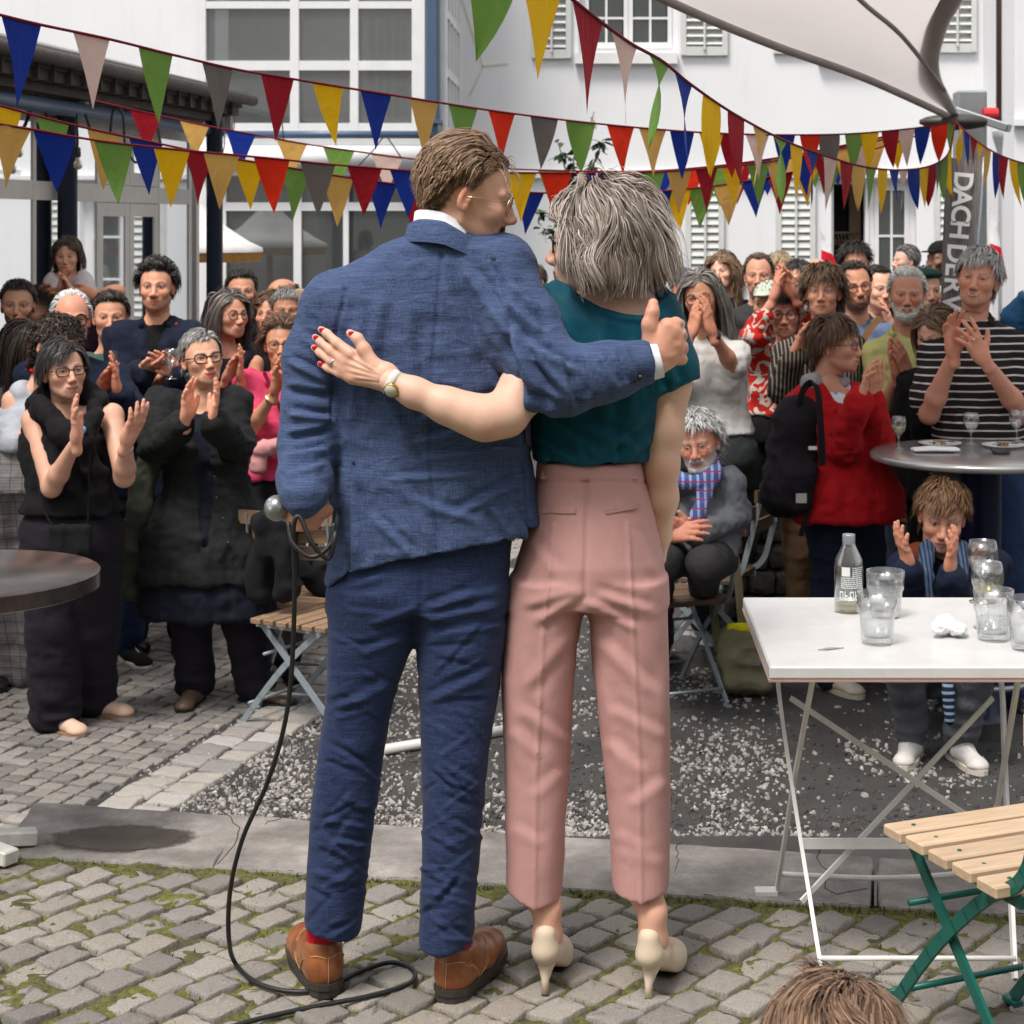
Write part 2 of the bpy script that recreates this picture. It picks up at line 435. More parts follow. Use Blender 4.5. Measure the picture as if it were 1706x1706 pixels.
HT = {'m': dict(), 'ms': dict(smile=1.0, fat=.4), 'mj': dict(jaw=1.12, nose=1.15), 'mo': dict(fat=.8, nose=1.2, smile=.5, jaw=1.05),
      'f': dict(fem=1, jaw=.86, nose=.9), 'fs': dict(fem=1, jaw=.9, nose=.9, smile=.8, fat=.4), 'ch': dict(fem=1, jaw=.8, nose=.75, fat=.9)}
HT = {k: head_mesh(**v) for k, v in HT.items()}
def sstep(a, b, x): t = np.clip((x-a)/(b-a), 0, 1); return t*t*(3-2*t)
_HAZ = np.radians([0, 35, 58, 76, 92, 108, 125, 150, 180])
def hairline(P, rec=0.0, low=0.0, side=0.0):
 az = np.abs(np.arctan2(P[:, 0], P[:, 1]-(-.012)))
 z = np.interp(az, _HAZ, [.072+rec*.035, .070+rec*.06, .05+rec*.03, .008-side*.02, .016, -.006, -.052-low, -.07-low, -.074-low])
 return P[:, 2]-z
EYES = {'br': (.05, .022, .01), 'bl': (.12, .2, .28), 'gr': (.09, .1, .06), 'dk': (.02, .012, .008)}
def face_cols(P, skin, hairc, eye='br', lip=None, brow=None, beard=None, beardc=None, smile=0.0, bald=None, rec=0.0, low=0.0, teeth=0.0, browt=1.0, blush=.5, stub=0.0):
 skin = np.array(skin); n = len(P); C = np.tile(skin, (n, 1)); x, y, z = P.T; ax = np.abs(x)
 f = sstep(.03, .06, y)
 C *= (1+.07*vn(P, 40)+.05*vn(P, 110))[:, None]
 red = np.array([1.12, .84, .80])
 w = blush*f*(np.exp(-((ax-.038)**2+(z+.032)**2)/.018**2)+.9*np.exp(-(ax**2+(z+.038)**2)/.013**2)+.5*sstep(.074, .08, ax))
 C *= (1+(red-1)*np.clip(w, 0, 1)[:, None])
 ew = sstep(.07, .078, ax)*sstep(-.05, -.02, z); C *= 1+(red-1)*.8*ew[:, None]
 if beard:
  bc = np.array(beardc if beardc is not None else hairc)
  line = np.interp(ax, [0, .012, .028, .05, .075], [-.047, -.049, -.058, -.045, -.01])
  m = sstep(.0, .008, line-z)*sstep(-.15, -.11, z)*sstep(-.02, .01, y)
  m *= 1-np.exp(-((ax/.026)**4+((z+.071)/.0085)**4))
  if beard == 'goatee': m *= sstep(.04, .03, ax)
  if beard == 'mous': m *= sstep(-.069, -.064, z)*sstep(.036, .03, ax)
  k = (stub or .9)*m*(.75+.25*ridge(P, 260)); C = C*(1-k[:, None])+bc*k[:, None]
 c = .0085*smile
 lipc = np.array(lip if lip is not None else skin*np.array([.86, .52, .5]))
 mid = -.0705+c*(ax/.026)**2; hw = .025+.2*c
 up = mid+.0085*np.sqrt(np.clip(1-(ax/hw)**2, 0, 1))*(1-.25*np.exp(-(ax/.004)**2)); dn = mid-.0105*np.sqrt(np.clip(1-(ax/(hw*.9))**2, 0, 1))
 m = f*sstep(-.001, .0015, up-z)*sstep(-.001, .0015, z-dn)*(ax < hw)
 C = C*(1-.85*m[:, None])+lipc*.85*m[:, None]
 ml = f*np.exp(-((z-mid)/.0014)**2)*(ax < hw)
 if teeth:
  mt = f*(np.abs(z-mid+.0005) < .0032*teeth)*(ax < hw*.78); C[mt > .5] = (.62, .55, .46); ml = f*np.exp(-((np.abs(z-mid)-.0034*teeth)/.0012)**2)*(ax < hw)
 C = C*(1-.75*ml[:, None])+np.array([.07, .018, .015])*.75*ml[:, None]
 nm = f*np.exp(-(((ax-.007)/.004)**2+((z+.047)/.0022)**2)); C *= (1-.7*nm)[:, None]
 # eyes
 q = 1-.35*smile
 ex = ax-.0315; ez = z-.0005+.0012*(ex/.013)**2
 e = (ex/.0138)**2+(ez/(.0046*q))**2
 inn = f*(e < 1); C[inn > .5] = (.44, .40, .37)
 ir = inn*((ex**2+(z-.0012)**2) < .0058**2); C[ir > .5] = EYES[eye]
 lash = f*np.exp(-((e-1.25)/.45)**2)*(ez > -.0015); C = C*(1-.85*np.clip(lash, 0, 1)[:, None])+np.array([.03, .016, .012])*.85*np.clip(lash, 0, 1)[:, None]
 und = f*np.exp(-((ex/.014)**2+((z+.009)/.004)**2)); C *= 1-(np.array([.1, .17, .17])*und[:, None])
 bc = np.array(brow if brow is not None else hairc)
 bz = .0185+.004*np.sin(np.clip((ax-.013)/.036, 0, 1)*2.2); bm = f*np.exp(-((z-bz)/(.0036*browt))**4)*sstep(.011, .016, ax)*sstep(.052, .044, ax)
 k = .85*bm*(.7+.3*ridge(P, 300)); C = C*(1-k[:, None])+bc*k[:, None]
 hl = hairline(P, rec, low)
 if bald is None or bald < 1:
  m = sstep(-.006, .006, hl)*(0 if bald else 1)
  if bald: m = sstep(-.006, .006, hl)*sstep(.075, .055, P[:, 2])*(np.abs(np.arctan2(P[:, 0], P[:, 1])) > .9)
  m = m*(ax < .079); C = C*(1-m[:, None])+np.array(hairc)*.75*m[:, None]
 return np.clip(C, 0, 1)
# ------------------------------------------------------------------ hands (right hand: fingers +y, palm faces -z, thumb -x)
def hand_mesh(curl=10, spread=4, thumb=(-.046, .058, -.012, -.056, .088, -.016), h=.0036, fat=1.0, curls=None):
 S = Sdf(); kn = [(-.028, .088, .002, .071, -7), (-.0095, .092, .004, .079, -1.5), (.0095, .088, .003, .072, 3.5), (.027, .079, 0, .056, 9)]
 tips = []
 for i, (x, y, z, L, sp) in enumerate(kn):
  S.cap((x*.55, .012, 0), (x, y-.006, z-.004), .0125*fat, .0115*fat, .014)
  c = math.radians(curls[i] if curls else curl*(1+.18*i)); a = math.radians(sp*spread/4); p = np.array([x, y, z]); ang = c*.5
  rr = [.0095, .0086, .0078, .0066]
  for j, fr in enumerate((.44, .31, .25)):
   d = np.array([math.sin(a)*math.cos(ang), math.cos(a)*math.cos(ang), -math.sin(ang)])
   q = p+d*L*fr*1.02; S.cap(p, q, rr[j]*fat, rr[j+1]*fat, .005 if j else .008); p = q; ang += c*(.95 if j == 0 else .7)
  tips.append((p, d))
 S.cap((-.002, -.035, 0), (.0, .02, 0), .0235*fat, .021*fat, .018, sq=(1.1, 1, .85))
 S.ell((-.02, .04, -.008), (.018, .028, .014), .012); S.ell((.022, .035, -.006), (.014, .03, .013), .012)
 a = (-.018, .02, -.008); b = thumb[:3]; c = thumb[3:]
 S.cap(a, b, .0145*fat, .0115*fat, .014); S.cap(b, c, .0108*fat, .0085*fat, .004)
 P, Q = S.mesh(h, 1); return P, Q, tips+[(np.array(c), (np.array(c)-np.array(b)))]
HANDS = {'flat': hand_mesh(9, 4)[:2], 'open': hand_mesh(14, 9, (-.058, .05, -.008, -.078, .075, -.008))[:2], 'cup': hand_mesh(30, 3, (-.044, .055, -.022, -.05, .085, -.03))[:2],
         'fist': hand_mesh(78, 2, (-.035, .055, -.03, -.012, .07, -.042))[:2], 'lowres': hand_mesh(12, 4, h=.005)[:2]}
def put_hand(kind, wrist, tip, palm, chir=1, size=1.0):
 P, Q = HANDS[kind] if isinstance(kind, str) else kind
 f = np.array(tip, float)-wrist; f /= np.linalg.norm(f); z = -np.array(palm, float); z -= f*(z@f); z /= np.linalg.norm(z)
 x = np.cross(f, z); p = P*size
 if chir < 0: p = p*np.array([-1, 1, 1]); Q = Q[:, ::-1]
 return np.array(wrist)+p[:, :1]*x+p[:, 1:2]*f+p[:, 2:3]*z, Q
# ------------------------------------------------------------------ hair made of tapered locks
def sample_tris(P, Q, mask, n, rng):
 q = Q[mask[Q].all(1)]; A = np.linalg.norm(np.cross(P[q[:, 2]]-P[q[:, 0]], P[q[:, 3]]-P[q[:, 1]]), axis=1)
 k = rng.choice(len(q), n, p=A/A.sum()); u, v = rng.random((2, n, 1))
 a, b, c, d = [P[q[k, i]] for i in range(4)]
 return (a*(1-u)+b*u)*(1-v)+(d*(1-u)+c*u)*v
def ribbons(pts, N, w, tent=False):
 """pts (n,m,3), N outward (n,m,3), w (n,m)"""
 n, m, _ = pts.shape; T = np.gradient(pts, axis=1); s = np.cross(T, N); s /= np.linalg.norm(s, axis=2)[..., None]+1e-9
 a = pts-s*w[..., None]/2; b = pts+s*w[..., None]/2
 if tent:
  c = pts+N*(w[..., None]*.35); v = np.stack([a, c, b], 2); k = 3
 else: v = np.stack([a, b], 2); k = 2
 base = (np.arange(n)[:, None, None]*m+np.arange(m-1)[None, :, None])*k+np.arange(k-1)[None, None, :]
 q = np.stack([base, base+1, base+1+k, base+k], -1).reshape(-1, 4)
 return v.reshape(-1, 3), q, m*k
def comb_field(style, p, n, rng, az, st):
 x, y, z = p.T; N = len(p); up = np.array([0, 0, 1.])
 if style in ('short', 'back', 'fwd', 'part', 'quiff'):
  if style == 'back': d = np.tile([0, -1., -.15], (N, 1))
  elif style == 'quiff': d = np.where((y > .02)[:, None], [[0.35, -.5, .9]], [[0, -.9, -.45]])
  elif style == 'part':
   sx = np.where(x > st.get('px', .03), 1.0, -1.0); d = np.stack([sx*.9, -.12+0*x, -.4-0*x], 1)
  elif style == 'fwd': d = np.stack([.25+0*x, .9+0*x, -.4+0*x], 1)
  else: d = np.stack([x*6, .5*np.sign(y+.03), -.5+0*x], 1)
  side = sstep(.05, .075, np.abs(x))[:, None]; d = d*(1-side)+np.array([0, -.35, -.9])*side
  bk = sstep(-.05, -.09, y)[:, None]; d = d*(1-bk)+np.array([0, 0, -1.])*bk
 else:  # long: falls from a parting
  sx = np.where(x > st.get('px', .0), 1.0, -1.0)
  d = np.stack([sx*.9*sstep(.12, .05, z), -.25+0*x, -.35-1.2*sstep(.1, .03, z)], 1)
 d = d-n*(d*n).sum(1)[:, None]; return d/(np.linalg.norm(d, axis=1)[:, None]+1e-9)
def hair_geo(P, Q, nq_head, st, rng):
 """st: style, n, L, lift, curl, col, col2, w, rec, low, fringe; head-local result"""
 V = P; rec, low = st.get('rec', 0), st.get('low', 0)
 hl = hairline(V, rec, low)
 m = (hl > 0) & (np.abs(V[:, 0]) < .0795)
 if st.get('bald'): m &= (V[:, 2] < .07+.02*st['bald']) & (np.abs(np.arctan2(V[:, 0], V[:, 1])) > 1.0)
 if 'zmin' in st: m &= hl > st['zmin']
 m &= ~((np.abs(V[:, 0]) > .064) & (np.abs(V[:, 1]+.002) < .03) & (V[:, 2] < .026))
 n = st.get('n', 1000); root = sample_tris(V, Q[:nq_head], m, n, rng); c0 = np.array([0, -.012, .02])
 nr = (root-c0)/np.array([.08, .1, .09])**2; nr /= np.linalg.norm(nr, axis=1)[:, None]
 az = np.arctan2(root[:, 0], root[:, 1]); k = st.get('k', 7); style = st.get('style', 'short')
 L = st.get('L', .05)*(1+st.get('Lv', .25)*rng.normal(size=n)); L = np.clip(L, .008, None)
 hh = hairline(root, rec, low); L *= np.interp(hh, [0, .03, .06], [st.get('edge', .5), .85, 1.0])
 if 'bob' in st: L = (root[:, 2]-st['bob'])*1.08+.012+.012*rng.normal(size=n)
 if 'ylen' in st: L *= np.interp(root[:, 1], [-.085, .06], [st['ylen'], 1])
 if 'xlen' in st: L *= np.interp(np.abs(root[:, 0]), [.048, .07], [1, st['xlen']])
 if 'topL' in st: L *= np.interp(root[:, 2], [.03, .09], [1, st['topL']])
 if st.get('fringe'): L = np.where((np.abs(az) < .75) & (root[:, 2] > .05), st['fringe'], L)
 d = comb_field(style, root, nr, rng, az, st); lift = st.get('lift', .25)
 d = d+nr*lift*(1+.5*rng.normal(size=(n, 1)))+rng.normal(size=(n, 3))*st.get('mess', .12); d /= np.linalg.norm(d, axis=1)[:, None]
 if st.get('fringe'):
  fm = ((np.abs(az) < .75) & (root[:, 2] > .05))[:, None]; d = np.where(fm, d*.3+np.array([st.get('fx', .15), .75, -.2]), d); d /= np.linalg.norm(d, axis=1)[:, None]
 p = root.copy(); pts = [p.copy()]; g = st.get('g', .9 if style == 'long' else .25); curl = st.get('curl', 0); ph = rng.random(n)*6.28; cf = st.get('cf', 2.2)
 off = st.get('vol', .006)*(.3+.9*rng.random(n))
 for i in range(1, k):
  stp = (L/(k-1))[:, None]; t = i/(k-1)
  d = d+np.array([0, 0, -g])*(.4+t)
  if curl:
   a = ph+cf*i*2; e1 = np.cross(d, [0, 0, 1.]); e1 /= np.linalg.norm(e1, axis=1)[:, None]+1e-6; e2 = np.cross(d, e1)
   d = d+curl*(np.cos(a)[:, None]*e1+np.sin(a)[:, None]*e2)
  w_ = st.get('wave', 0)
  if w_: d = d+w_*np.stack([vn(p, 22, 3), vn(p, 22, 4), vn(p, 22, 5)], 1)
  d /= np.linalg.norm(d, axis=1)[:, None]; p = p+d*stp
  r = np.array([.079, .1025, .092])+(off*min(1, t*2.5))[:, None]; q = (p-np.array([0, -.011, .031]))/r; kk = np.linalg.norm(q, axis=1)
  p = np.where((kk < 1)[:, None], np.array([0, -.011, .031])+(p-np.array([0, -.011, .031]))/kk[:, None], p)
  r2 = .064+off*.6; nx = p[:, 0]; ny = p[:, 1]+.03; rr = np.hypot(nx, ny)+1e-6; low_ = (p[:, 2] < -.03) & (rr < r2)
  p[low_, 0] *= (r2/rr)[low_]; p[low_, 1] = (ny*r2/rr)[low_]-.03
  if st.get('face', True) and style == 'long':   # keep locks off the face
   fm = (p[:, 1] > .04) & (np.abs(p[:, 0]) < .068) & (p[:, 2] < .06)
   p[fm, 0] = np.sign(p[fm, 0])*.068; fm = p[:, 2] < .055; p[fm, 1] = np.minimum(p[fm, 1], .058)
  pts.append(p.copy())
 pts = np.stack(pts, 1)
 if style == 'short' and False: pass
 N = pts-c0; N /= np.linalg.norm(N, axis=2)[..., None]; N = N+rng.normal(size=(n, 1, 3))*.35
 w = st.get('w', .006)*(.6+.8*rng.random((n, 1)))*np.interp(np.linspace(0, 1, k), [0, .35, 1], [.7, 1, .15])[None, :]
 v, q, per = ribbons(pts, N, w, st.get('tent', False))
 f = rng.random((n, 1))**1.3; c = np.array(st['col'])*(1-f)+np.array(st.get('col2', st['col']))*f
 if 'tips' in st:
  c = np.repeat(c[:, None], k, 1); tt = (np.linspace(0, 1, k)[None, :, None]*f[:, :, None]); c = c*(1-tt)+np.array(st['tips'])*tt
  c = np.repeat(c.reshape(-1, 3), per//k, 0)
 else: c = np.repeat(c, per, 0)
 return v, q, c*(.85+.3*rng.random((n, 1))).repeat(per, 0)
def mat_skin():
 m = NT('skin'); a = m.n('Attribute'); a.attribute_name = 'col'; v = m.coord(); n = m.noise(v, 350, 2)
 m.base(m.mix(.25, (a, 'Color'), (m.ramp(n, 'Fac', [(.3, (.4,)*3), (.7, (.6,)*3)]), 0), 'OVERLAY'))
 m.set(Roughness=.5, Subsurface_Weight=.08, Subsurface_Scale=.006); m.b.inputs['Specular IOR Level'].default_value = .35
 m.bump((n, 'Fac'), .12, .002); return m.m
def mat_hair():
 m = NT('hair'); a = m.n('Attribute'); a.attribute_name = 'col'; m.base((a, 'Color')); m.set(Roughness=.48); m.b.inputs['Specular IOR Level'].default_value = .4
 m.b.inputs['Sheen Weight'].default_value = .1; return m.m
MSKIN, MHAIR = mat_skin(), mat_hair()
def mat_vc(name, rough):
 m = NT(name); a = m.n('Attribute'); a.attribute_name = 'col'; m.base((a, 'Color')); m.set(Roughness=rough); return m.m
def headframe(yaw, pitch, roll):
 y, p, r = map(math.radians, (yaw, pitch, roll))
 f = np.array([math.sin(y)*math.cos(p), -math.cos(y)*math.cos(p), math.sin(p)]); x = np.cross(f, [0, 0, 1.]); x /= np.linalg.norm(x); z = np.cross(x, f)
 x2 = x*math.cos(r)+z*math.sin(r); z2 = -x*math.sin(r)+z*math.cos(r)
 return np.stack([x2, f, z2])                     # rows: local axes in world
def make_glasses(name, parent, E, R, hs, mt, shape='round', r=.022, y=.1, z=-.002, th=.0018, base=(0, 0, 0), gap=.0325):
 b = MB()
 a = np.linspace(0, 2*np.pi, 17)
 for s in (-1, 1):
  ca, sa = np.cos(a), np.sin(a)
  if shape == 'rect': ca = np.sign(ca)*np.abs(ca)**.55; sa = np.sign(sa)*np.abs(sa)**.55*.72
  if shape == 'cat': ca = np.sign(ca)*np.abs(ca)**.7; sa = np.sign(sa)*np.abs(sa)**.7*.8; sa = sa+.12*s*ca
  pts = np.stack([s*gap+r*ca, y-.012*((s*gap+r*ca)/.055)**2, z+r*sa], 1); b.tube(pts, th, 5, False)
  x0 = s*(gap+r); b.tube([(x0, y-.014, z+.004), (s*.072, y-.035, z+.005), (s*.079, .02, z+.004), (s*.08, -.012, z-.002)], th*.9, 5)
 b.tube([(-gap+r, y-.001, z+.004), (0, y+.003, z+.007), (gap-r, y-.001, z+.004)], th, 5)
 v, f = b.get(); v = E+(v*hs)@R
 return mk(name, v, f, mt, True, parent, base=base)
# ------------------------------------------------------------------ a whole person
def flatmask(px_pts):
 xs = np.array([p[0] for p in px_pts]); ys = np.array([p[1] for p in px_pts]); return xs, ys
PEOPLE = []
def person(label, s, hx, hy, yaw=0, pitch=0, roll=0, hs=1.0, tm='m', skin=(.50, .29, .20), hair=None, face={}, glasses=None,
           top=None, inner=None, bot=None, shoe=None, arms=(None, None), build=1.0, fem=False, tyaw=None, hip=None, sh=None, ground=LOW,
           feet=None, group=None, belly=0.0, lod=None, lean=(0, 0), knees=None, toes=None, extra=None, hemz=None, drop=0.0):
 Y = FPX/s; rng = np.random.default_rng(int(hx*7+hy)); skin = tuple(np.array(skin)*(1.06, .99, .94)*rng.uniform(.9, 1.12)*(1+.045*rng.normal()*np.array([.2, .7, 1.1]))); h = lod or (.0092 if s > 370 else .014 if s > 300 else .018)
 E = W(hx, hy, Y); R = headframe(yaw, pitch, roll); hc = np.array(hair['col'] if hair else (.1, .07, .05))
 ty = math.radians(yaw*.45 if tyaw is None else tyaw)
 fw = np.array([math.sin(ty), -math.cos(ty), 0]); rt = np.array([-math.cos(ty), -math.sin(ty), 0])   # facing, person's right
 N = E+np.array([0, -.035, -.135])@R*hs; N = N+np.array([lean[0]*.2, lean[1]*.2, 0])
 zs = E[2]-.235*hs-drop
 hz = zs-.51*max(hs, .9)
 H0 = W(*hip, Y) if hip else np.array([N[0]+lean[0], N[1]-fw[1]*0+lean[1], hz]); hz = H0[2]
 base = np.array([H0[0], H0[1], ground])
 b = build; swd = (.158 if fem else .182)*b*min(hs, 1.02)
 def ax(z): t = (zs-z)/(zs-hz+1e-6); return np.array([N[0]+(H0[0]-N[0])*t, N[1]-fw[1]*.01+(H0[1]-N[1])*t])
 if sh: SL, SR = W(*sh[0], Y), W(*sh[1], Y)
 else: c = ax(zs); SR = np.array([*(c-rt[:2]*swd), zs-.025]); SL = np.array([*(c+rt[:2]*swd), zs-.025])
 def torso(o, zlo=None, zhi=None, flare=0.0):
  if fem: st = [(.045, .055, .055), (.01, .12, .07), (-.05, .15, .092), (-.15, .152, .112), (-.24, .142, .102), (-.35, .132, .095), (-.46, .16, .112), (-.56, .178, .125), (-.64, .18, .122)]
  else: st = [(.045, .06, .06), (.01, .135, .072), (-.05, .17, .095), (-.15, .176, .115), (-.26, .166, .112), (-.38, .156, .108), (-.48, .162, .112), (-.58, .172, .118), (-.64, .175, .115)]
  k = (zs-hz)/.51; out = []
  for dz, w, d in st:
   z = zs+dz*k; g = flare*max(0, -dz-.3)
   bl = belly*math.exp(-((dz+.36)/.14)**2)
   c = ax(z); out.append((z, c[0]+fw[0]*bl*.5, c[1]+fw[1]*bl*.5, w*b+o+g+bl*.3, d*b+o+g*.6+bl*.5))
  return out
 SJ = [SL, SR] if True else None
 # image-left arm first
 A = []
 for i, a in enumerate(arms):
  S0 = SJ[i] if SL[0] < SR[0] else SJ[1-i]
  sd = -1 if i == 0 else 1
  if a is None:
   el = S0+np.array([sd*.055, 0, -.28*hs])-fw*.02; wr = el+np.array([sd*.0, 0, -.24*hs])+fw*.05; tp = wr+np.array([0, 0, -.1])+fw*.02
   A.append(dict(S=S0, E=el, W=wr, T=tp, palm=np.array([-sd, 0, 0.]), kind='cup', hide=False))
  else:
   q = dict(a); el, wr, tp = [W(p[0], p[1], Y-p[2]) for p in (q['e'], q['w'], q['t'])]
   A.append(dict(S=S0, E=el, W=wr, T=tp, palm=np.array(q.get('palm', (-sd, 0, 0)), float), kind=q.get('kind', 'flat'), hide=q.get('hide', False)))
 # ---- skin
 P, Q = HT[tm]; nqh = 91*0+len(Q); hp = P.copy()
 fc = dict(face); C = face_cols(P, skin, hc*.9, **fc); WP = E+(P*hs)@R
 parts = [(WP, Q)]; cols = [C]
 B = Sdf(); B.loft(torso(-.004, None)[:6], .03, 2.2)
 B.tube([(E+np.array([0, -.03, -.09])@R*hs, .047 if fem else .053), (N+np.array([0, 0, -.03]), .05 if fem else .057)], .03)
 for s_ in (SL, SR): B.cap(N+np.array([0, 0, -.05]), s_, .035, .04*b, .04)
 slv = (top or {}).get('sleeve', 'short'); thin = .86 if fem else 1.0
 for a in A:
  if slv != 'long': B.cap(a['S'], a['E'], .046*b*thin, .038*b*thin, .02)
  e1 = a['E']*.7+a['W']*.3
  B.cap(a['E'], e1, .039*b*thin, .039*b*thin, .02); B.cap(e1, a['W']-(a['W']-a['E'])*.06, .039*b*thin, .0235*b*thin*(hs if hs < .9 else 1), .02)
 BP, BQ = B.mesh(h*.9, 1); parts.append((BP, BQ)); cols.append(np.tile(np.array(skin), (len(BP), 1))*(1+.06*vn(BP, 18)+.05*vn(BP, 60))[:, None])
 for i, a in enumerate(A):
  if a['hide']: continue
  face_away = fw[1] > 0.3
  chir = (1 if i == 0 else -1)*(-1 if face_away else 1)
  hp_, hq = put_hand('lowres' if (s < 300 and a['kind'] == 'flat') else a['kind'], a['W'], a['T'], a['palm'], chir, (.98 if fem else 1.08)*min(1, hs*1.02)*min(1.08, max(b, .95)))
  parts.append((hp_, hq)); cols.append(np.tile(np.array(skin)*np.array([1.04, .93, .9]), (len(hp_), 1))*(1+.08*vn(hp_, 50))[:, None])
 v, q = join(parts); c = np.concatenate(cols)
 o = mk('person', v, q, MSKIN, True, None, col=np.clip(c, 0, 1), base=base); tag(o, label, 'person', group); PEOPLE.append(o)
 # ---- hair
 if hair:
  hv, hq, hcl = hair_geo(P, Q, 91*77, {**hair, 'rec': fc.get('rec', 0), 'low': fc.get('low', 0)}, rng)
  mk('hair', E+(hv*hs)@R, hq, MHAIR, True, o, col=hcl, base=base)
 if fc.get('beard') and fc.get('beardlen'): pass
 if glasses: make_glasses('glasses', o, E, R, hs, glasses.get('mat', MBLACK), glasses.get('shape', 'round'), glasses.get('r', .022), th=glasses.get('th', .002), base=base, z=glasses.get('z', -.002))
 # ---- clothes
 def garment(g, name, infl):
  S = Sdf(); hem = g.get('hem', hz-.07); hem = hz-.07 if hem is None else hem
  if isinstance(hem, tuple): hem = W(*hem, Y)[2]
  st = torso(infl, flare=g.get('flare', 0)); 
  last = st[-1]; st = st+[(min(hem-.06, last[0]-.05), last[1], last[2], last[3]+g.get('flare', 0)*max(0, last[0]-hem), last[4]+g.get('flare', 0)*.6*max(0, last[0]-hem))]
  S.loft(st, .03, 2.2)
  if fem:
   for sd in (-1, 1):
    c = ax(zs-.165); p = np.array([c[0], c[1], zs-.165])+rt*sd*.068+fw*.075; S.ell(p, (.062, .058, .06), .045)
  for s_ in (SL, SR):
   if g.get('sleeve', 'short') != 'none': S.cap(N+np.array([0, 0, -.062]), s_, .03+infl, .044*b+infl, .035)
   else: S.cap(N+np.array([0, 0, -.062])*1, N*.3+s_*.7, .03+infl, .04*b+infl, .035)
  sl = g.get('sleeve', 'short'); r0 = .047*b*thin+infl
  for a in A:
   if sl == 'short':
    f = g.get('sf', .62); e = a['S']*(1-f)+a['E']*f; S.cap(a['S'], e, r0+.004, r0+.008, .03)
    d = (a['E']-a['S'])/np.linalg.norm(a['E']-a['S']); ee = e+d*.012
   elif sl == 'long':
    S.cap(a['S'], a['E'], r0+.004, .048*b*thin+infl, .03); f = g.get('sf', .93); e = a['E']*(1-f)+a['W']*f
    S.cap(a['E'], e, .048*b*thin+infl, .037*b*thin+infl, .02)
  nk = g.get('neck', 'crew')
  N2 = N+np.array([0, 0, -.01]); fx = fw*.03
  if nk == 'crew': S.ell(N2+fx+np.array([0, 0, .03]), (.072, .075, .06), .012, 's')
  elif nk == 'scoop': S.ell(N2+fw*.05+np.array([0, 0, .0]), (.098, .1, .085), .012, 's')
  elif nk in ('v', 'open'):
   dv = g.get('depth', .13); S.cap(N2+fx+np.array([0, 0, .04]), N2+fw*.16+np.array([0, 0, -dv]), .064, .012, .01, 's')
  elif nk == 'deep':
   dv = g.get('depth', .3); S.cap(N2+fx+np.array([0, 0, .04]), N2+fw*.2+np.array([0, 0, -dv]), .066, .018, .01, 's')
  S.cut(lambda x, y, z: hem+0*x+0*y-z)
  GP, GQ = S.mesh(h, 1); n = vnorm(GP, GQ)
  amp = g.get('wr', .009)
  t = (zs-GP[:, 2])
  w = amp*(vn(GP, (9, 9, 16), 1)+.6*ridge(GP, (16, 16, 9), 2)+.5*vn(GP, (26, 26, 40), 3))
  w += amp*(.7*ridge(GP, (11, 11, 3.2), 8)+.4*ridge(GP, (33, 33, 24), 9)); k = np.clip((GP[:, 2]-hem)/.25, 0, 1); w += amp*1.2*(1-k)*vn(GP, (17, 17, 1.5), 5)
  # creases gather at the elbows
  for a in A:
   d = np.linalg.norm(GP-a['E'], axis=1); w += amp*1.3*np.exp(-(d/.1)**2)*ridge(GP, (30, 30, 38), 6)
  GP = GP+n*w[:, None]
  go = mk(name, GP, GQ, g['mat'], True, o, base=base)
  if g.get('collar'):
   a = np.linspace(-2.3, 2.3, 14); pts = []
   for t in a:
    d = -fw*math.cos(t)+rt*math.sin(t); pts.append(N+np.array([0, 0, -.010-.045*(1-math.cos(t))*.6])+d*(.070+.012*(abs(t) > 1.9))+fw*.022)
   b2 = MB(); b2.tube(np.array(pts), .011, 6, flat=2.0); b2.build('collar', g.get('cmat', g['mat']), go, True, base=base)
  return go
 res = dict(o=o, base=base, N=N, SL=SL, SR=SR, zs=zs, hz=hz, fw=fw, rt=rt, ax=ax, Y=Y, A=A, E=E, R=R, H0=H0)
 if inner: res['inner'] = garment(inner, inner.get('name', 'shirt'), inner.get('infl', .006))
 if top: res['top'] = garment(top, top.get('name', 'shirt'), top.get('infl', .012))
 if bot:
  S = Sdf(); bh = h*1.35 if s < 370 else h; cz = hz-.085
  w = .155*b if fem else .152*b
  S.loft([(hz+.08, *ax(hz+.08), w*.9, .1*b), (hz-.02, *ax(hz-.02), w*1.02, .115*b), (cz-.02, H0[0], H0[1], w*1.05, .118*b)], .03, 2.2)
  fo = []
  for i, sd in enumerate((-1, 1)):
   hp_ = np.array([H0[0], H0[1], cz+.03])+np.array([sd*.085*b, 0, 0])*abs(math.cos(ty))
   if feet: ft = np.array([*W(feet[i][0], feet[i][1], FPX*(EYE-ground)/(feet[i][1]-CY))[:2], ground]); 
   else: ft = np.array([H0[0]+sd*.11*b, H0[1], ground])
   kn = (hp_+ft)/2+fw*.02+np.array([0, 0, .02])
   if knees: kn = np.array(knees[i])
   an = ft+np.array([0, 0, .09]); rr = bot.get('r', (.088, .068, .056))
   S.cap(hp_, kn, rr[0]*b, rr[1]*b, .03); S.cap(kn, an, rr[1]*b, rr[2]*b, .03); fo.append((ft, an))
  TP, TQ = S.mesh(bh, 1); n = vnorm(TP, TQ); ang = np.interp(TP[:, 2], [ground+.05, ground+.3], [1.6, .7])
  TP = TP+n*(bot.get('wr', .007)*ang*(ridge(TP, (9, 9, 22), 2)+.6*vn(TP, (14, 14, 26), 4)))[:, None]
  mk(bot.get('name', 'trousers'), TP, TQ, bot['mat'], True, o, base=base)
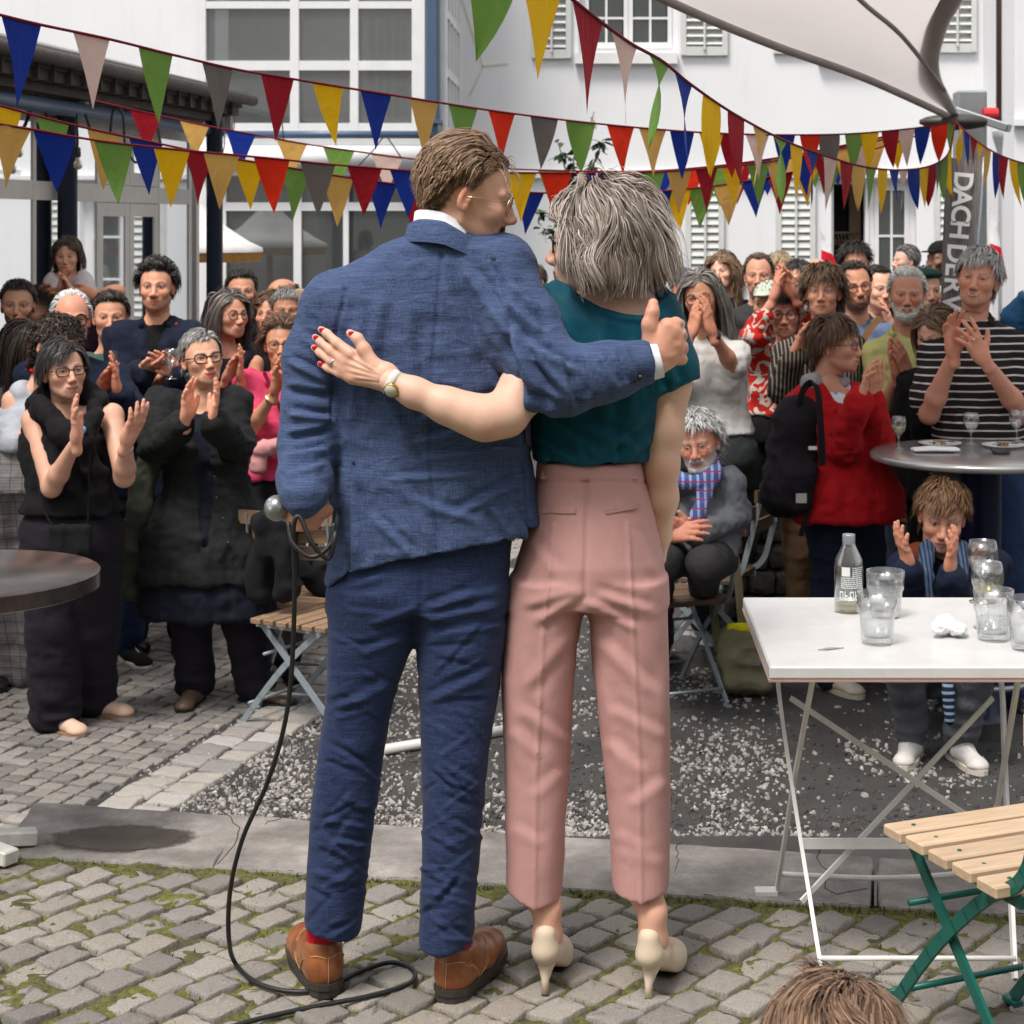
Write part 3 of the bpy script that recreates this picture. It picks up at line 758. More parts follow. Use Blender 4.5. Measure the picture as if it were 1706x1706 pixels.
  for i, (ft, an) in enumerate(fo):
   sm = shoe or {}
   dr = fw.copy(); a = math.radians(18*(1 if i else -1)*(1 if fw[1] < 0 else -1)); dr = np.array([dr[0]*math.cos(a)-dr[1]*math.sin(a), dr[0]*math.sin(a)+dr[1]*math.cos(a), 0])
   if toes: a = math.radians(toes[i]); dr = np.array([math.sin(a), -math.cos(a), 0])
   make_shoe(o, ft, dr, sm, base, h=.009 if s > 350 else .014)
 return res
def make_shoe(parent, ft, dr, sm, base, h=.009, L=.27):
 sd = np.array([-dr[1], dr[0], 0]); S = Sdf(); T = S
 p = lambda f, u, z: np.array(ft)+dr*f+sd*u+np.array([0, 0, z])
 S.cap(p(-.045, 0, .045), p(.03, 0, .05), .036, .04, .02); S.cap(p(.03, 0, .045), p(.15, 0, .033), .042, .032, .03, sq=(1, 1, .9)); S.cap(p(-.045, 0, .06), p(-.03, 0, .1), .034, .036, .02)
 S.ell(p(.16, 0, .028), (.042, .042, .026), .02)
 if sm.get('lace'):
  b = MB(); [b.tube([p(f, -.026, .058-(f-.06)*.22), p(f, 0, .083-(f-.06)*.34), p(f+.008, .026, .058-(f-.06)*.22)], .0042, 5) for f in (.06, .075, .09, .105)]; lc = b
 z0 = ft[2]; S.cut(lambda x, y, z: z0+.018+0*x+0*y-z)
 P, Q = S.mesh(h, 1); o = mk('shoe', P, Q, sm.get('mat', MBLACK), True, parent, base=base)
 if sm.get('lace'): lc.build('laces', sm['lace'], o, True, base=base)
 ol = []
 for f, u in [(-.082, 0), (-.075, .026), (-.04, .037), (.03, .036), (.1, .045), (.16, .042), (.198, .022), (.207, 0)]: ol.append((f, u))
 ol = ol+[(f, -u) for f, u in ol[-2:0:-1]]
 b = MB(); b.prism([p(f, u, 0)[:2] for f, u in ol], z0+.002, z0+.022); b.build('sole', sm.get('sole', MBLACK), o, base=base)
 return o
MBLACK = mat('black_plastic', (.012, .012, .013), .35)
# ================================================================== the place
# ---- ground materials
def mat_stone(name, c, c2, rough=.75, moss=0.0):
 m = NT(name); m.set(Roughness=rough); v = m.coord(); oi = m.n('ObjectInfo')
 n = m.noise(v, 18, 6, .65); n2 = m.noise(v, 130, 3)
 col = (m.ramp(n, 'Fac', [(.3, c), (.72, c2)]), 0)
 rnd = (m.ramp(oi, 'Random', [(0, (.64, .63, .62)), (.35, (.56, .53, .48)), (.6, (.48, .48, .49)), (.8, (.43, .41, .40)), (1, (.33, .325, .32))]), 0)
 col = m.mix(.85, col, rnd, 'OVERLAY'); col = m.mix(.35, col, (m.ramp(n2, 'Fac', [(.3, (.3,)*3), (.7, (.7,)*3)]), 0), 'OVERLAY')
 if moss:
  g = m.noise(v, 7, 5); col = m.mix((m.ramp(g, 'Fac', [(.62, 0.0), (.75, moss)]), 0), col, (.09, .1, .03))
 m.base(col); m.bump(m.math('ADD', (n, 'Fac'), m.math('MULTIPLY', (n2, 'Fac'), .3)), .5, .012); return m.m
M_COB = mat_stone('granite_cobble', (.16, .146, .134), (.37, .343, .315))
M_COB2 = mat_stone('small_sett', (.165, .152, .146), (.30, .282, .27))
M_STRIP = mat_stone('pale_sett', (.27, .255, .25), (.40, .385, .375))
def mat_flag():
 m = NT('flagstone'); m.set(Roughness=.72); v = m.coord(); n = m.noise(v, 6, 7, .65); n2 = m.noise(v, 90, 4, .7); n3 = m.noise(v, 2.2, 3)
 col = (m.ramp(n, 'Fac', [(.28, (.13, .118, .11)), (.5, (.24, .222, .21)), (.72, (.40, .375, .355))]), 0)
 col = m.mix(.5, col, (m.ramp(n3, 'Fac', [(.35, (.35, .33, .3)), (.65, (.62, .6, .6))]), 0), 'OVERLAY')
 col = m.mix(.3, col, (m.ramp(n2, 'Fac', [(.3, (.3,)*3), (.7, (.7,)*3)]), 0), 'OVERLAY'); m.base(col)
 m.bump(m.math('ADD', (n2, 'Fac'), m.math('MULTIPLY', (n, 'Fac'), 2.0)), .6, .008); return m.m
M_FLAG = mat_flag()
def mat_soil():
 m = NT('mossy_soil'); m.set(Roughness=.95); v = m.coord(); n = m.noise(v, 9, 5, .7); n2 = m.noise(v, 60, 4, .7); n3 = m.noise(v, 2.0, 3)
 a = m.mix((m.ramp(n2, 'Fac', [(.35, 0.0), (.65, 1.0)]), 0), (.035, .03, .022), (.085, .075, .055))
 b = m.mix((m.ramp(n2, 'Fac', [(.35, 0.0), (.65, 1.0)]), 0), (.075, .08, .014), (.20, .20, .035))
 f = m.math('MULTIPLY', (m.ramp(n, 'Fac', [(.34, 0.0), (.50, 1.0)]), 0), (m.ramp(n3, 'Fac', [(.3, .35), (.6, 1.0)]), 0))
 m.base(m.mix(f, a, b)); m.bump((n2, 'Fac'), .9, .02); return m.m
M_SOIL = mat_soil()
def mat_dark():
 m = NT('dark_gravel_ground'); m.set(Roughness=.9); v = m.coord(); n = m.noise(v, 2.5, 5, .65); n2 = m.noise(v, 140, 4, .8)
 col = (m.ramp(n, 'Fac', [(.3, (.035, .032, .032)), (.7, (.075, .07, .068))]), 0)
 col = m.mix(.6, col, (m.ramp(n2, 'Fac', [(.35, (.25,)*3), (.72, (.85,)*3)]), 0), 'OVERLAY'); m.base(col); m.bump((n2, 'Fac'), .8, .012); return m.m
M_DARK = mat_dark()
M_GRAV = mat_stone('pale_chips', (.23, .218, .215), (.43, .415, .412))
def gy(py, z=0.0): return FPX*(EYE-z)/(py-CY)          # depth of a ground point from its photo row
def G(px, py, z=0.0): Y = gy(py, z); return np.array([(px-CX)*Y/FPX, Y])
# terrace edge (flagstones): near and far lines
_f0, _f1 = G(160, 1343), G(1457, 1427); _n0, _n1 = G(50, 1427), G(1457, 1510)
def fline(x, near): a, b = (_n0, _n1) if near else (_f0, _f1); return a[1]+(x-a[0])*(b[1]-a[1])/(b[0]-a[0])
# ground: one big sheet at courtyard level, terrace body on top
MB().box((-40, -30, LOW-.3), (40, 60, LOW)).build('ground', M_DARK); tag(bpy.data.objects['ground'], kind='structure')
b = MB(); xs = np.linspace(-14, 14, 29)
top = [(x, fline(x, True)+.01) for x in xs]
pl = [(-14, -14), (14, -14)]+top[::-1]
b.prism(pl, LOW-.1, -.022); tag(b.build('terrace', M_SOIL), kind='structure')
# fine soil sheet with relief between the cobbles in view
gx, gyv = np.meshgrid(np.linspace(-2.2, 1.9, 400), np.linspace(2.6, 4.86, 230), indexing='ij')
P = np.stack([gx, gyv, np.zeros_like(gx)], -1).reshape(-1, 3); P[:, 2] = -.0065+.007*vn(P, 22, 1)+.005*vn(P, 60, 2); P[:, 1] = np.minimum(P[:, 1], fline(P[:, 0], True)+.008)
i = np.arange(399*229); r = (i//229)*230+i % 229; Q = np.stack([r, r+230, r+231, r+1], 1)
SOIL = mk('moss_and_soil', P, Q, M_SOIL); tag(SOIL, kind='stuff')
tag(SOIL, 'moss and dark soil filling the joints between the terrace cobbles', 'moss')
# terrace cobbles
PAVE = empty('terrace_paving', (0, 0, 0), 'worn grey granite cobbles with mossy joints under the couple', 'paving', kind='structure')
def cobble_mesh(seed):
 r = np.random.default_rng(seed); c = r.uniform(.07, .17, (4, 2)); ring = []
 cor = np.array([[-.5, -.5], [.5, -.5], [.5, .5], [-.5, .5]])+r.normal(size=(4, 2))*.035
 for i in range(4):
  a, b, d = cor[i-1], cor[i], cor[(i+1) % 4]
  for t in (1-c[i, 0], ): ring.append(a+(b-a)*t)
  ring.append(b*(1-.045)+r.normal(size=2)*.006)
  ring.append(b+(d-b)*c[i, 1])
  for t in (.38, .64): ring.append(b+(d-b)*t+r.normal(size=2)*.018+b*.0)
 ring = np.array(ring); m = len(ring); v = []; lv = [(1.02, -.05), (1.0, -.010), (.965, -.0015), (.86, .0005), (.45, .001)]
 for k, z in lv: v.append(np.c_[ring*k, z+.0016*r.normal(size=m)*(k < .99)])
 v = np.concatenate(v+[[[0, 0, .001]]]); nn = len(lv)
 q = [[j*m+i, j*m+(i+1) % m, (j+1)*m+(i+1) % m, (j+1)*m+i] for j in range(nn-1) for i in range(m)]
 return v, [np.array(q), np.array([[(nn-1)*m+i, (nn-1)*m+(i+1) % m, nn*m] for i in range(m)])]
CM = []
for k in range(10):
 v, f = cobble_mesh(50+k); o = mk('cobblestone', v, f, M_COB); CM.append(o.data); bpy.data.objects.remove(o)
def setstone(name, me, x, y, z, rz, sx, sy, parent, mtl=None, tilt=.03):
 o = bpy.data.objects.new(name, me); COL.objects.link(o); o.parent = parent
 o.location = (x, y, z); o.rotation_euler = (random.gauss(0, tilt), random.gauss(0, tilt), rz); o.scale = (sx, sy, 1); return o
u = np.array([math.cos(math.radians(52)), math.sin(math.radians(52))]); w = np.array([math.cos(math.radians(-40)), math.sin(math.radians(-40))])
cand = []
pu, pw = .112, .096
for i in range(-50, 51):
 for j in range(-60, 61):
  p = np.array([-.2, 4.1])+u*(i*pu+(.5*pu if j % 2 else 0)+random.uniform(-.008, .008))+w*(j*pw+random.uniform(-.005, .005))
  if fline(p[0], True)-.045 > p[1] > 3.1 and -2.3 < p[0] < 2.0: cand.append(p)
cand.sort(key=lambda p: abs(p[1]-4.1)+.55*abs(p[0]+.2)); rest = cand[295:]
for p in cand[:295]:
 setstone('cobblestone', random.choice(CM), p[0], p[1], random.gauss(.0, .003), math.radians(52)+random.gauss(0, .05)+random.choice((0, math.pi)), pu-.007-random.random()*.011, pw-.006-random.random()*.010, PAVE)
def merged(name, pts, meshes, mtl, parent, sx, sy, rz, z=0):
 V = []; T4 = []; T3 = []; n = 0
 for p in pts:
  me = random.choice(meshes); v = np.zeros(len(me.vertices)*3); me.vertices.foreach_get('co', v); v = v.reshape(-1, 3)*(sx*random.uniform(.86, 1), sy*random.uniform(.86, 1), 1)
  a = rz+random.gauss(0, .05); v = v@np.array([[math.cos(a), math.sin(a), 0], [-math.sin(a), math.cos(a), 0], [0, 0, 1]])+(p[0], p[1], z+random.gauss(0, .003))
  for pl_ in me.polygons: (T4 if len(pl_.vertices) == 4 else T3).append(np.array(pl_.vertices)+n)
  V.append(v); n += len(v)
 if V: o = mk(name, np.concatenate(V), [np.array(T4), np.array(T3)], mtl, True, parent); tag(o, kind='stuff'); return o
merged('outer_cobbles', rest, CM, M_COB, PAVE, pu-.015, pw-.014, math.radians(52))
# moss tufts and grass blades in the joints
bl = []; rr = np.random.default_rng(5)
for k in range(6000):
 x, y = rr.uniform(-1.9, 1.6), rr.uniform(3.3, 4.85)
 if y > fline(x, True)-.0: y = fline(x, True)-rr.random()*.03
 if vn(np.array([[x, y, 0]]), 6, 9)[0] < -.2: continue
 h = rr.uniform(.008, .022); a = rr.random()*6.28; dx, dy = math.cos(a)*.004, math.sin(a)*.004; lx, ly = rr.normal(size=2)*.008
 bl.append([[x-dx, y-dy, -.012], [x+dx, y+dy, -.012], [x+lx, y+ly, h-.014]])
bl = np.array(bl); tag(mk('moss_tufts', bl.reshape(-1, 3), np.arange(len(bl)*3).reshape(-1, 3), mat('moss', (.10, .115, .025), .9, var=.4, vs=30), False), 'small green moss tufts growing in the cobble joints', 'moss', kind='stuff')
# flagstones along the terrace edge
FL = empty('flagstone_border', (0, 0, 0), 'row of worn grey flagstones edging the cobbled terrace', 'kerb', kind='structure')
def flag(px0, px1, skew=0.0, z=0.0):
 def pt(px, near, fr=1.0):
  # intersect the photo column with the edge line
  a, b_ = (_n0, _n1) if near else (_f0, _f1); d = b_-a; k = (px-CX)/FPX; t = (k*a[1]-a[0])/(d[0]-k*d[1]); return a+t*d
 ring = []
 e0, e1 = pt(px0, True), pt(px1, True); g1, g0 = pt(px1+skew, False), pt(px0+skew, False)
 for a, c in ((e0, e1), (e1, g1), (g1, g0), (g0, e0)):
  m = max(3, int(np.linalg.norm(c-a)/.05))
  for t in np.linspace(0, 1, m, endpoint=False): ring.append(a+(c-a)*t+RNG.normal(size=2)*.003)
 ring = np.array(ring); c = ring.mean(0); k = len(ring)
 lv = [(1.0, -.12), (1.0, -.006), (.988, 0)]; v = [np.c_[c+(ring-c)*s, np.full(k, z+zz)] for s, zz in lv]
 g = 9
 v = np.concatenate(v+[[[*c, z+.001]]]); q = [[j*k+i, j*k+(i+1) % k, (j+1)*k+(i+1) % k, (j+1)*k+i] for j in range(2) for i in range(k)]
 t = [[2*k+i, 2*k+(i+1) % k, 3*k] for i in range(k)]
 return mk('flagstone', v, [np.array(q), np.array(t)], M_FLAG, False, FL)
for a, c, sk in [(-420, -8, 0), (-4, 352, 60), (360, 930, 22), (936, 1450, 6), (1466, 2050, -6)]: flag(a, c, sk)
# a dark wet patch on the left flagstone, wear crack
m = NT('wet_stone'); m.set(Roughness=.45); v = m.coord(); n = m.noise(v, 9, 5); m.base((m.ramp(n, 'Fac', [(.3, (.04, .033, .025)), (.7, (.085, .07, .055))]), 0)); g = m.coord((2, 2, 0), which='Generated'); g.inputs['Location'].default_value = (-1, -1, 0); vl = m.n('VectorMath', operation='LENGTH'); m.l(g, 0, vl, 0); f_ = m.math('ADD', (vl, 'Value'), m.math('MULTIPLY', (m.noise(v, 22, 5, .7), 'Fac'), .55)); tr = m.n('BsdfTransparent'); mx = m.n('MixShader'); m.t.links.new(m.math('MULTIPLY', m.math('SUBTRACT', f_, .92), 5.0)[0].outputs[0], mx.inputs[0]); m.l(m.b, 0, mx, 1); m.l(tr, 0, mx, 2); m.t.links.new(mx.outputs[0], m.out.inputs['Surface']); M_WET = m.m
a = np.linspace(0, 2*np.pi, 40, endpoint=False); c = G(190, 1397); rr2 = 1+.10*np.sin(3*a+1)+.06*np.sin(7*a)+.06*np.sin(13*a)+.05*RNG.normal(size=40)
tag(MB().add(np.concatenate([np.c_[c[0]+.225*rr2*np.cos(a), c[1]+.118*rr2*np.sin(a), np.full(40, .0035)], [[*c, .0035]]]), [], [[i, (i+1) % 40, 40] for i in range(40)]).build('wet_patch', M_WET, FL), kind='stuff')
for pts in ([(478, 1350), (470, 1362), (440, 1372)], [(372, 1352), (396, 1376), (392, 1400), (362, 1440)], [(1130, 1405), (1128, 1450)], [(1365, 1412), (1362, 1440), (1378, 1452), (1370, 1478), (1400, 1490), (1440, 1480)]):
 p = [(*G(x, y), .001) for x, y in pts]; MB().tube([np.array(q_)+(*RNG.normal(size=2)*.004, -.0022) for q_ in resample(p, 9)], .003, 4).build('crack', mat('crack_dirt', (.05, .045, .035), .95), FL)
# ---- courtyard setts at the left, pale strip, loose chips
SETT = empty('courtyard_paving', (0, 0, LOW), 'small grey setts paving the courtyard under the left crowd', 'paving', kind='structure')
o0 = G(174, 1343, LOW); o1 = G(361, 1233, LOW); du = (o1-o0)/np.linalg.norm(o1-o0)
CM2 = [];
for k in range(8):
 v, f = cobble_mesh(90+k); ob = mk('sett', v, f, M_COB2); CM2.append(ob.data); bpy.data.objects.remove(ob)
CM3 = []
for k in range(4):
 v, f = cobble_mesh(190+k); ob = mk('pale_sett', v, f, M_STRIP); CM3.append(ob.data); bpy.data.objects.remove(ob)
cand = []
for i in range(-14, 90):
 for j in range(1, 30):
  p = o0+du*(i*.083+random.uniform(-.01, .01))+np.array([-.01-j*.096+random.uniform(-.004, .004)+.0, 0])
  p = p+du*(.04 if j % 2 else 0)
  if 4.9 < p[1] < 12 and p[0] > -3.6: cand.append(p)
def vis(p): q = CX+FPX*p[0]/p[1]; r = CY+FPX*(EYE-LOW)/p[1]; return -20 < q < 420 and r < 1352
cand.sort(key=lambda p: (not vis(p), p[1]))
ang = math.atan2(du[1], du[0])
for p in cand[:295]: 
 o = setstone('sett', random.choice(CM2), p[0], p[1], .011+random.gauss(0, .002), ang+random.gauss(0, .04), .079-random.random()*.008, .092-random.random()*.010, SETT)
merged('outer_setts', cand[295:], CM2, M_COB2, SETT, .08, .092, ang, .011)
for i in range(-6, 34):
 for j in (0, 1):
  p = o0+du*(i*.135+j*.05+random.uniform(-.015, .015))+np.array([.05+j*.15, 0]); setstone('pale_sett', random.choice(CM3), p[0], p[1], .012, ang, .126, .142, SETT)
# joint sheet under the setts
b = MB(); e = o0-du*2.0; b.poly([(-6, e[1], LOW+.004), (e[0]+.2, e[1], LOW+.004), (*(o0+du*9+(.2, 0)), LOW+.004), (-6, (o0+du*9)[1], LOW+.004)]); tag(b.build('sett_bedding', mat('sett_joint', (.045, .038, .03), .95, bump=.5), SETT), kind='stuff')
# loose chips
rr = np.random.default_rng(11); V = []; T = []; n = 0
def chip(x, y, z, r):
 global n
 m = rr.integers(5, 7); a = np.sort(rr.random(m)*6.28); rad = r*(.6+.7*rr.random(m)); el = rr.uniform(.5, 1); ro = rr.random()*3.14
 px, py = rad*np.cos(a), rad*np.sin(a)*el; px, py = px*math.cos(ro)-py*math.sin(ro), px*math.sin(ro)+py*math.cos(ro)
 hh = r*rr.uniform(.35, .8); ti = rr.normal(size=2)*.25
 v = np.concatenate([np.stack([x+px, y+py, np.full(m, z-.002)], 1), np.stack([x+px*.8, y+py*.8, z+hh+px*ti[0]+py*ti[1]], 1)])
 V.append(v); 
 for i in range(m): T.append([n+i, n+(i+1) % m, n+m+(i+1) % m]); T.append([n+i, n+m+(i+1) % m, n+m+i])
 for i in range(1, m-1): T.append([n+m, n+m+i, n+m+i+1])
 n += 2*m
cnt = 0
while cnt < 9500:
 y = 6.05+(rr.random()**1.7)*4.2; lo_, hi_ = (170-CX)*y/FPX, (1760-CX)*y/FPX; x = rr.uniform(lo_, hi_)
 if x < o0[0]+(y-o0[1])*du[0]/du[1]+rr.uniform(-.2, .3) and rr.random() < .975: continue
 d = .5+.5*vn(np.array([[x, y, 0]]), 1.7, 4)[0]+.35*vn(np.array([[x, y, 0]]), 5, 6)[0]
 left = math.exp(-((x+1.25)/.55)**2)*.5
 if rr.random() > max(0.03, (d-.42)*1.5)+left: continue
 chip(x, y, LOW, rr.choice([.0055, .008, .011, .0145], p=[.25, .37, .27, .11])); cnt += 1
tag(mk('loose_gravel', np.concatenate(V), np.array(T), M_GRAV, False), 'pale stone chips scattered over the dark courtyard ground', 'gravel', kind='stuff')
# ---- unseen wall added behind the camera to block the low sky
tag(MB().box((-16, -9.4, LOW), (16, -9, 9)).build('sky_block_wall', mat('rear_render', (.55, .53, .50), .85)), kind='structure')
V = []; T = []; n = 0
for k in range(5000):
 y = 6.1+(rr.random()**1.6)*3.4; x = rr.uniform((250-CX)*y/FPX, (1760-CX)*y/FPX)
 if x > o0[0]+.3+(y-o0[1])*du[0]/du[1]: chip(x, y, LOW, rr.choice([.005, .008, .012]))
tag(mk('dark_gravel', np.concatenate(V), np.array(T), mat_stone('dark_chips', (.026, .023, .022), (.07, .064, .06)), False), 'dark crumbly gravel covering the courtyard ground', 'gravel', kind='stuff')
# ---- buildings
def mat_wall(name, c):
 m = NT(name); m.set(Roughness=.85); v = m.coord(); n = m.noise(v, .9, 6, .65); n2 = m.noise(v, 45, 3); n3 = m.noise(m.coord((3, 3, .35)), 2.2, 5, .7)
 col = (m.ramp(n, 'Fac', [(.3, sc(c, .94)), (.65, c)]), 0); col = m.mix((m.ramp(n3, 'Fac', [(.56, 0.0), (.8, .38)]), 0), col, sc(c, .70))
 m.base(col); m.bump(m.math('ADD', (n2, 'Fac'), (n, 'Fac')), .12, .01); return m.m
M_WALL = mat_wall('white_render', (.785, .788, .81)); M_FRAME = mat('white_window_paint', (.74, .74, .75), .45, var=.05); M_SHUT = mat('pale_shutter_paint', (.60, .61, .59), .5, var=.07)
M_CREAM = mat('cream_frame_paint', (.64, .61, .57), .5, var=.06); M_NAVY = mat('dark_blue_paint', (.012, .022, .045), .4, var=.1); M_NAVY2 = mat('slate_blue_paint', (.06, .10, .17), .4, var=.1)
M_DKWOOD = mat('dark_weathered_wood', (.075, .06, .052), .75, var=.3, vs=12, bump=.4); M_INT = mat('dark_interior', (.03, .026, .024), .9); M_BROWN = mat('brown_pipe_paint', (.10, .045, .04), .5)
M_STEEL = mat('galvanised_steel', (.36, .38, .40), .42, .75, var=.12); M_GREYPIPE = mat('grey_pipe_paint', (.23, .23, .245), .5)
def mat_glass(name, tint=(.10, .11, .11), refl=.5, op=.55):
 m = NT(name); g = m.n('BsdfGlossy'); g.inputs['Roughness'].default_value = .03; g.inputs['Color'].default_value = (.9, .92, .93, 1)
 t = m.n('BsdfTransparent'); t.inputs['Color'].default_value = (.75, .78, .78, 1); d = m.n('BsdfDiffuse'); d.inputs['Color'].default_value = (*tint, 1)
 x = m.n('MixShader'); x.inputs[0].default_value = op; m.l(t, 0, x, 1); m.l(d, 0, x, 2)
 f = m.n('LayerWeight'); f.inputs['Blend'].default_value = .25; r = m.math('ADD', m.math('MULTIPLY', (f, 'Fresnel'), 1.0), refl*.35)
 y = m.n('MixShader'); m.t.links.new(r[0].outputs[0], y.inputs[0]); m.l(x, 0, y, 1); m.l(g, 0, y, 2); m.t.links.clear() if False else None
 m.t.links.new(y.outputs[0], m.out.inputs['Surface']); return m.m
M_GLASS = mat_glass('window_glass'); M_GLASS2 = mat_glass('bay_glass', (.20, .21, .21), .7, .42); M_GLASS3 = mat_glass('curtained_glass', (.3, .3, .29), .15, .25)
def wall_holes(name, x0, x1, z0, z1, Y, th, holes, mt, parent=None):
 xs = sorted({x0, x1, *[h[0] for h in holes], *[h[1] for h in holes]}); zs = sorted({z0, z1, *[h[2] for h in holes], *[h[3] for h in holes]}); b = MB()
 ins = lambda x, z: any(h[0] < x < h[1] and h[2] < z < h[3] for h in holes)
 for i in range(len(xs)-1):
  run = None
  for j in range(len(zs)-1):
   if not ins((xs[i]+xs[i+1])/2, (zs[j]+zs[j+1])/2):
    run = (run[0], zs[j+1]) if run else (zs[j], zs[j+1])
   elif run: b.box((xs[i], Y, run[0]), (xs[i+1], Y+th, run[1])); run = None
  if run: b.box((xs[i], Y, run[0]), (xs[i+1], Y+th, run[1]))
 return b.build(name, mt, parent)
S0 = 170.0; YW = FPX/S0
def fx(px): return (px-CX)/S0
def fz(py): return EYE-(py-CY)/S0
HOUSE = empty('white_house', (fx(1200), YW, LOW), 'white rendered house closing the back of the courtyard, shuttered windows', 'house')
hb = np.array(HOUSE.location)
def part(b, name, mt, parent, smooth=False): 
 root = parent
 while root.parent: root = root.parent
 return b.build(name, mt, parent, smooth, base=np.array(root.location))
WIN = [(964, 1130, -75, 88), (1040, 1125, 305, 560), (1385, 1527, 300, 724), (1365, 1550, -75, 88)]
holes = [(fx(a), fx(b), fz(d), fz(c)) for a, b, c, d in WIN]
v0 = wall_holes('wall', fx(735), fx(2300), LOW, 7.5, YW, .5, holes, M_WALL); v0.parent = HOUSE; v0.matrix_parent_inverse = Matrix.Translation(-HOUSE.location)
b = MB(); b.box((fx(700), YW+.9, LOW), (fx(2300), YW+1.0, 7)); part(b, 'room_back', M_INT, HOUSE)
def casement(px0, px1, py0, py1, cols, rows, parent, Yo=.12, mull=None, gl=M_GLASS):
 """frame, two sashes with glazing bars, panes"""
 x0, x1, z1, z0 = fx(px0), fx(px1), fz(py0), fz(py1); Y = YW+Yo; fw = .055
 b = MB()
 for (a, c) in (((x0, Y, z0), (x0+fw, Y+.07, z1)), ((x1-fw, Y, z0), (x1, Y+.07, z1)), ((x0+fw, Y+.001, z1-fw), (x1-fw, Y+.069, z1)), ((x0+fw, Y+.001, z0), (x1-fw, Y+.069, z0+fw))): b.box(a, c)
 fr = part(b, 'window_frame', M_FRAME, parent)
 n = mull or 2; w = (x1-x0-2*fw)/n
 for i in range(n):
  a = x0+fw+i*w; c = a+w; b = MB(); s = .045; Yb = Y-.012
  b.box((a+.002, Yb, z0+fw), (a+s, Yb+.05, z1-fw)); b.box((c-s, Yb, z0+fw), (c-.002, Yb+.05, z1-fw)); b.box((a+s, Yb+.001, z1-fw-s), (c-s, Yb+.049, z1-fw)); b.box((a+s, Yb+.001, z0+fw), (c-s, Yb+.049, z0+fw+s*1.3))
  for k in range(1, cols): xm = a+s+(w-2*s)*k/cols; b.box((xm-.011, Yb+.004, z0+fw+s), (xm+.011, Yb+.046, z1-fw-s))
  for k in range(1, rows): zm = z0+fw+s+(z1-z0-2*fw-2*s)*k/rows; b.box((a+s, Yb+.006, zm-.011), (c-s, Yb+.044, zm+.011))
  part(b, 'sash', M_FRAME, fr)
  pw, ph = (w-2*s)/cols, (z1-z0-2*fw-2*s)/rows
  for k in range(cols):
   for l in range(rows):
    xa, za = a+s+k*pw, z0+fw+s+l*ph; part(MB().box((xa+.011, Yb+.02, za+.011), (xa+pw-.011, Yb+.026, za+ph-.011)), 'pane', gl, fr)
 return fr
slat_me = {}
def shutter(px0, px1, py0, py1, name='shutter'):
 x0, x1, z1, z0 = fx(px0), fx(px1), fz(py0), fz(py1); Y = YW-.05; e = .055
 b = MB(); b.box((x0, Y, z0), (x0+e, Y+.045, z1), .004); b.box((x1-e, Y, z0), (x1, Y+.045, z1), .004)
 for za, zb in ((z0, z0+e*1.6), (z1-e*1.2, z1)): b.box((x0+e, Y+.002, za), (x1-e, Y+.043, zb))
 sh = part(b, name, M_SHUT, HOUSE)
 b = MB(); xm = (x0+x1)/2; b.box((xm-.010, Y-.022, z0+e), (xm+.010, Y-.004, z1-e)); part(b, 'tilt_rod', M_SHUT, sh)
 za, zb = z0+e*1.6, z1-e*1.2; pitch = .074; k = int((zb-za)/pitch); pitch = (zb-za)/k; w = x1-x0-2*e
 key = (round(w, 3), py0 < 0)
 for i in range(k):
  zc = za+pitch*(i+.5); M = Matrix.Translation((0, 0, 0))@Matrix.Rotation(math.radians(42 if py0 < 0 else 68), 4, 'X')
  if key not in slat_me:
   bb = MB().box((-w/2+.001, -.032, -.005), (w/2-.001, .032, .005), 0, np.array(M)); o = bb.build('slat', M_SHUT); slat_me[key] = o.data; bpy.data.objects.remove(o)
  o = bpy.data.objects.new('slat', slat_me[key]); COL.objects.link(o); o.parent = sh; o.location = np.array((xm, Y+.022, zc))-hb
 return sh
casement(964, 1130, -75, 88, 2, 3, HOUSE); casement(1365, 1550, -75, 88, 2, 3, HOUSE)
casement(1040, 1125, 305, 560, 1, 3, HOUSE, mull=1)
for a, c, d, e in [(886, 952, -75, 98), (1134, 1212, -75, 93), (1288, 1354, -75, 90), (1560, 1626, -75, 88), (958, 1032, 300, 640), (1142, 1206, 300, 690), (1292, 1358, 300, 700), (1556, 1618, 300, 700)]: shutter(a, c, d, e)
b = MB(); b.box((fx(958), YW-.09, fz(107)), (fx(1128), YW-.001, fz(89))); part(b, 'window_sill', M_FRAME, HOUSE)
b = MB(); b.box((fx(1362), YW-.09, fz(107)), (fx(1553), YW-.001, fz(89))); part(b, 'window_sill', M_FRAME, HOUSE)
b = MB()
for q0, q1 in (((770, 0), (805, 112)), ((805, 112), (782, 160)), ((805, 110), (846, 106)), ((735, 25), (768, 4))): b.bar((fx(q0[0]), YW-.004, fz(q0[1])), (fx(q1[0]), YW-.004, fz(q1[1])), .02, .006, up=(0, -1, 0))
part(b, 'painted_line', mat('faded_yellow_paint', (.66, .63, .50), .9), HOUSE)
b = MB(); b.box((fx(760), YW-.07, fz(298)), (fx(1700), YW-.001, fz(287)), .01); part(b, 'string_course', M_FRAME, HOUSE)
b = MB(); [b.box((fx(1240)+.0, YW-.03, fz(300-k*5.2)), (fx(1287), YW-.002, fz(298.2-k*5.2))) for k in range(5)]; b.build('air_grille', M_FRAME, HOUSE, base=hb)
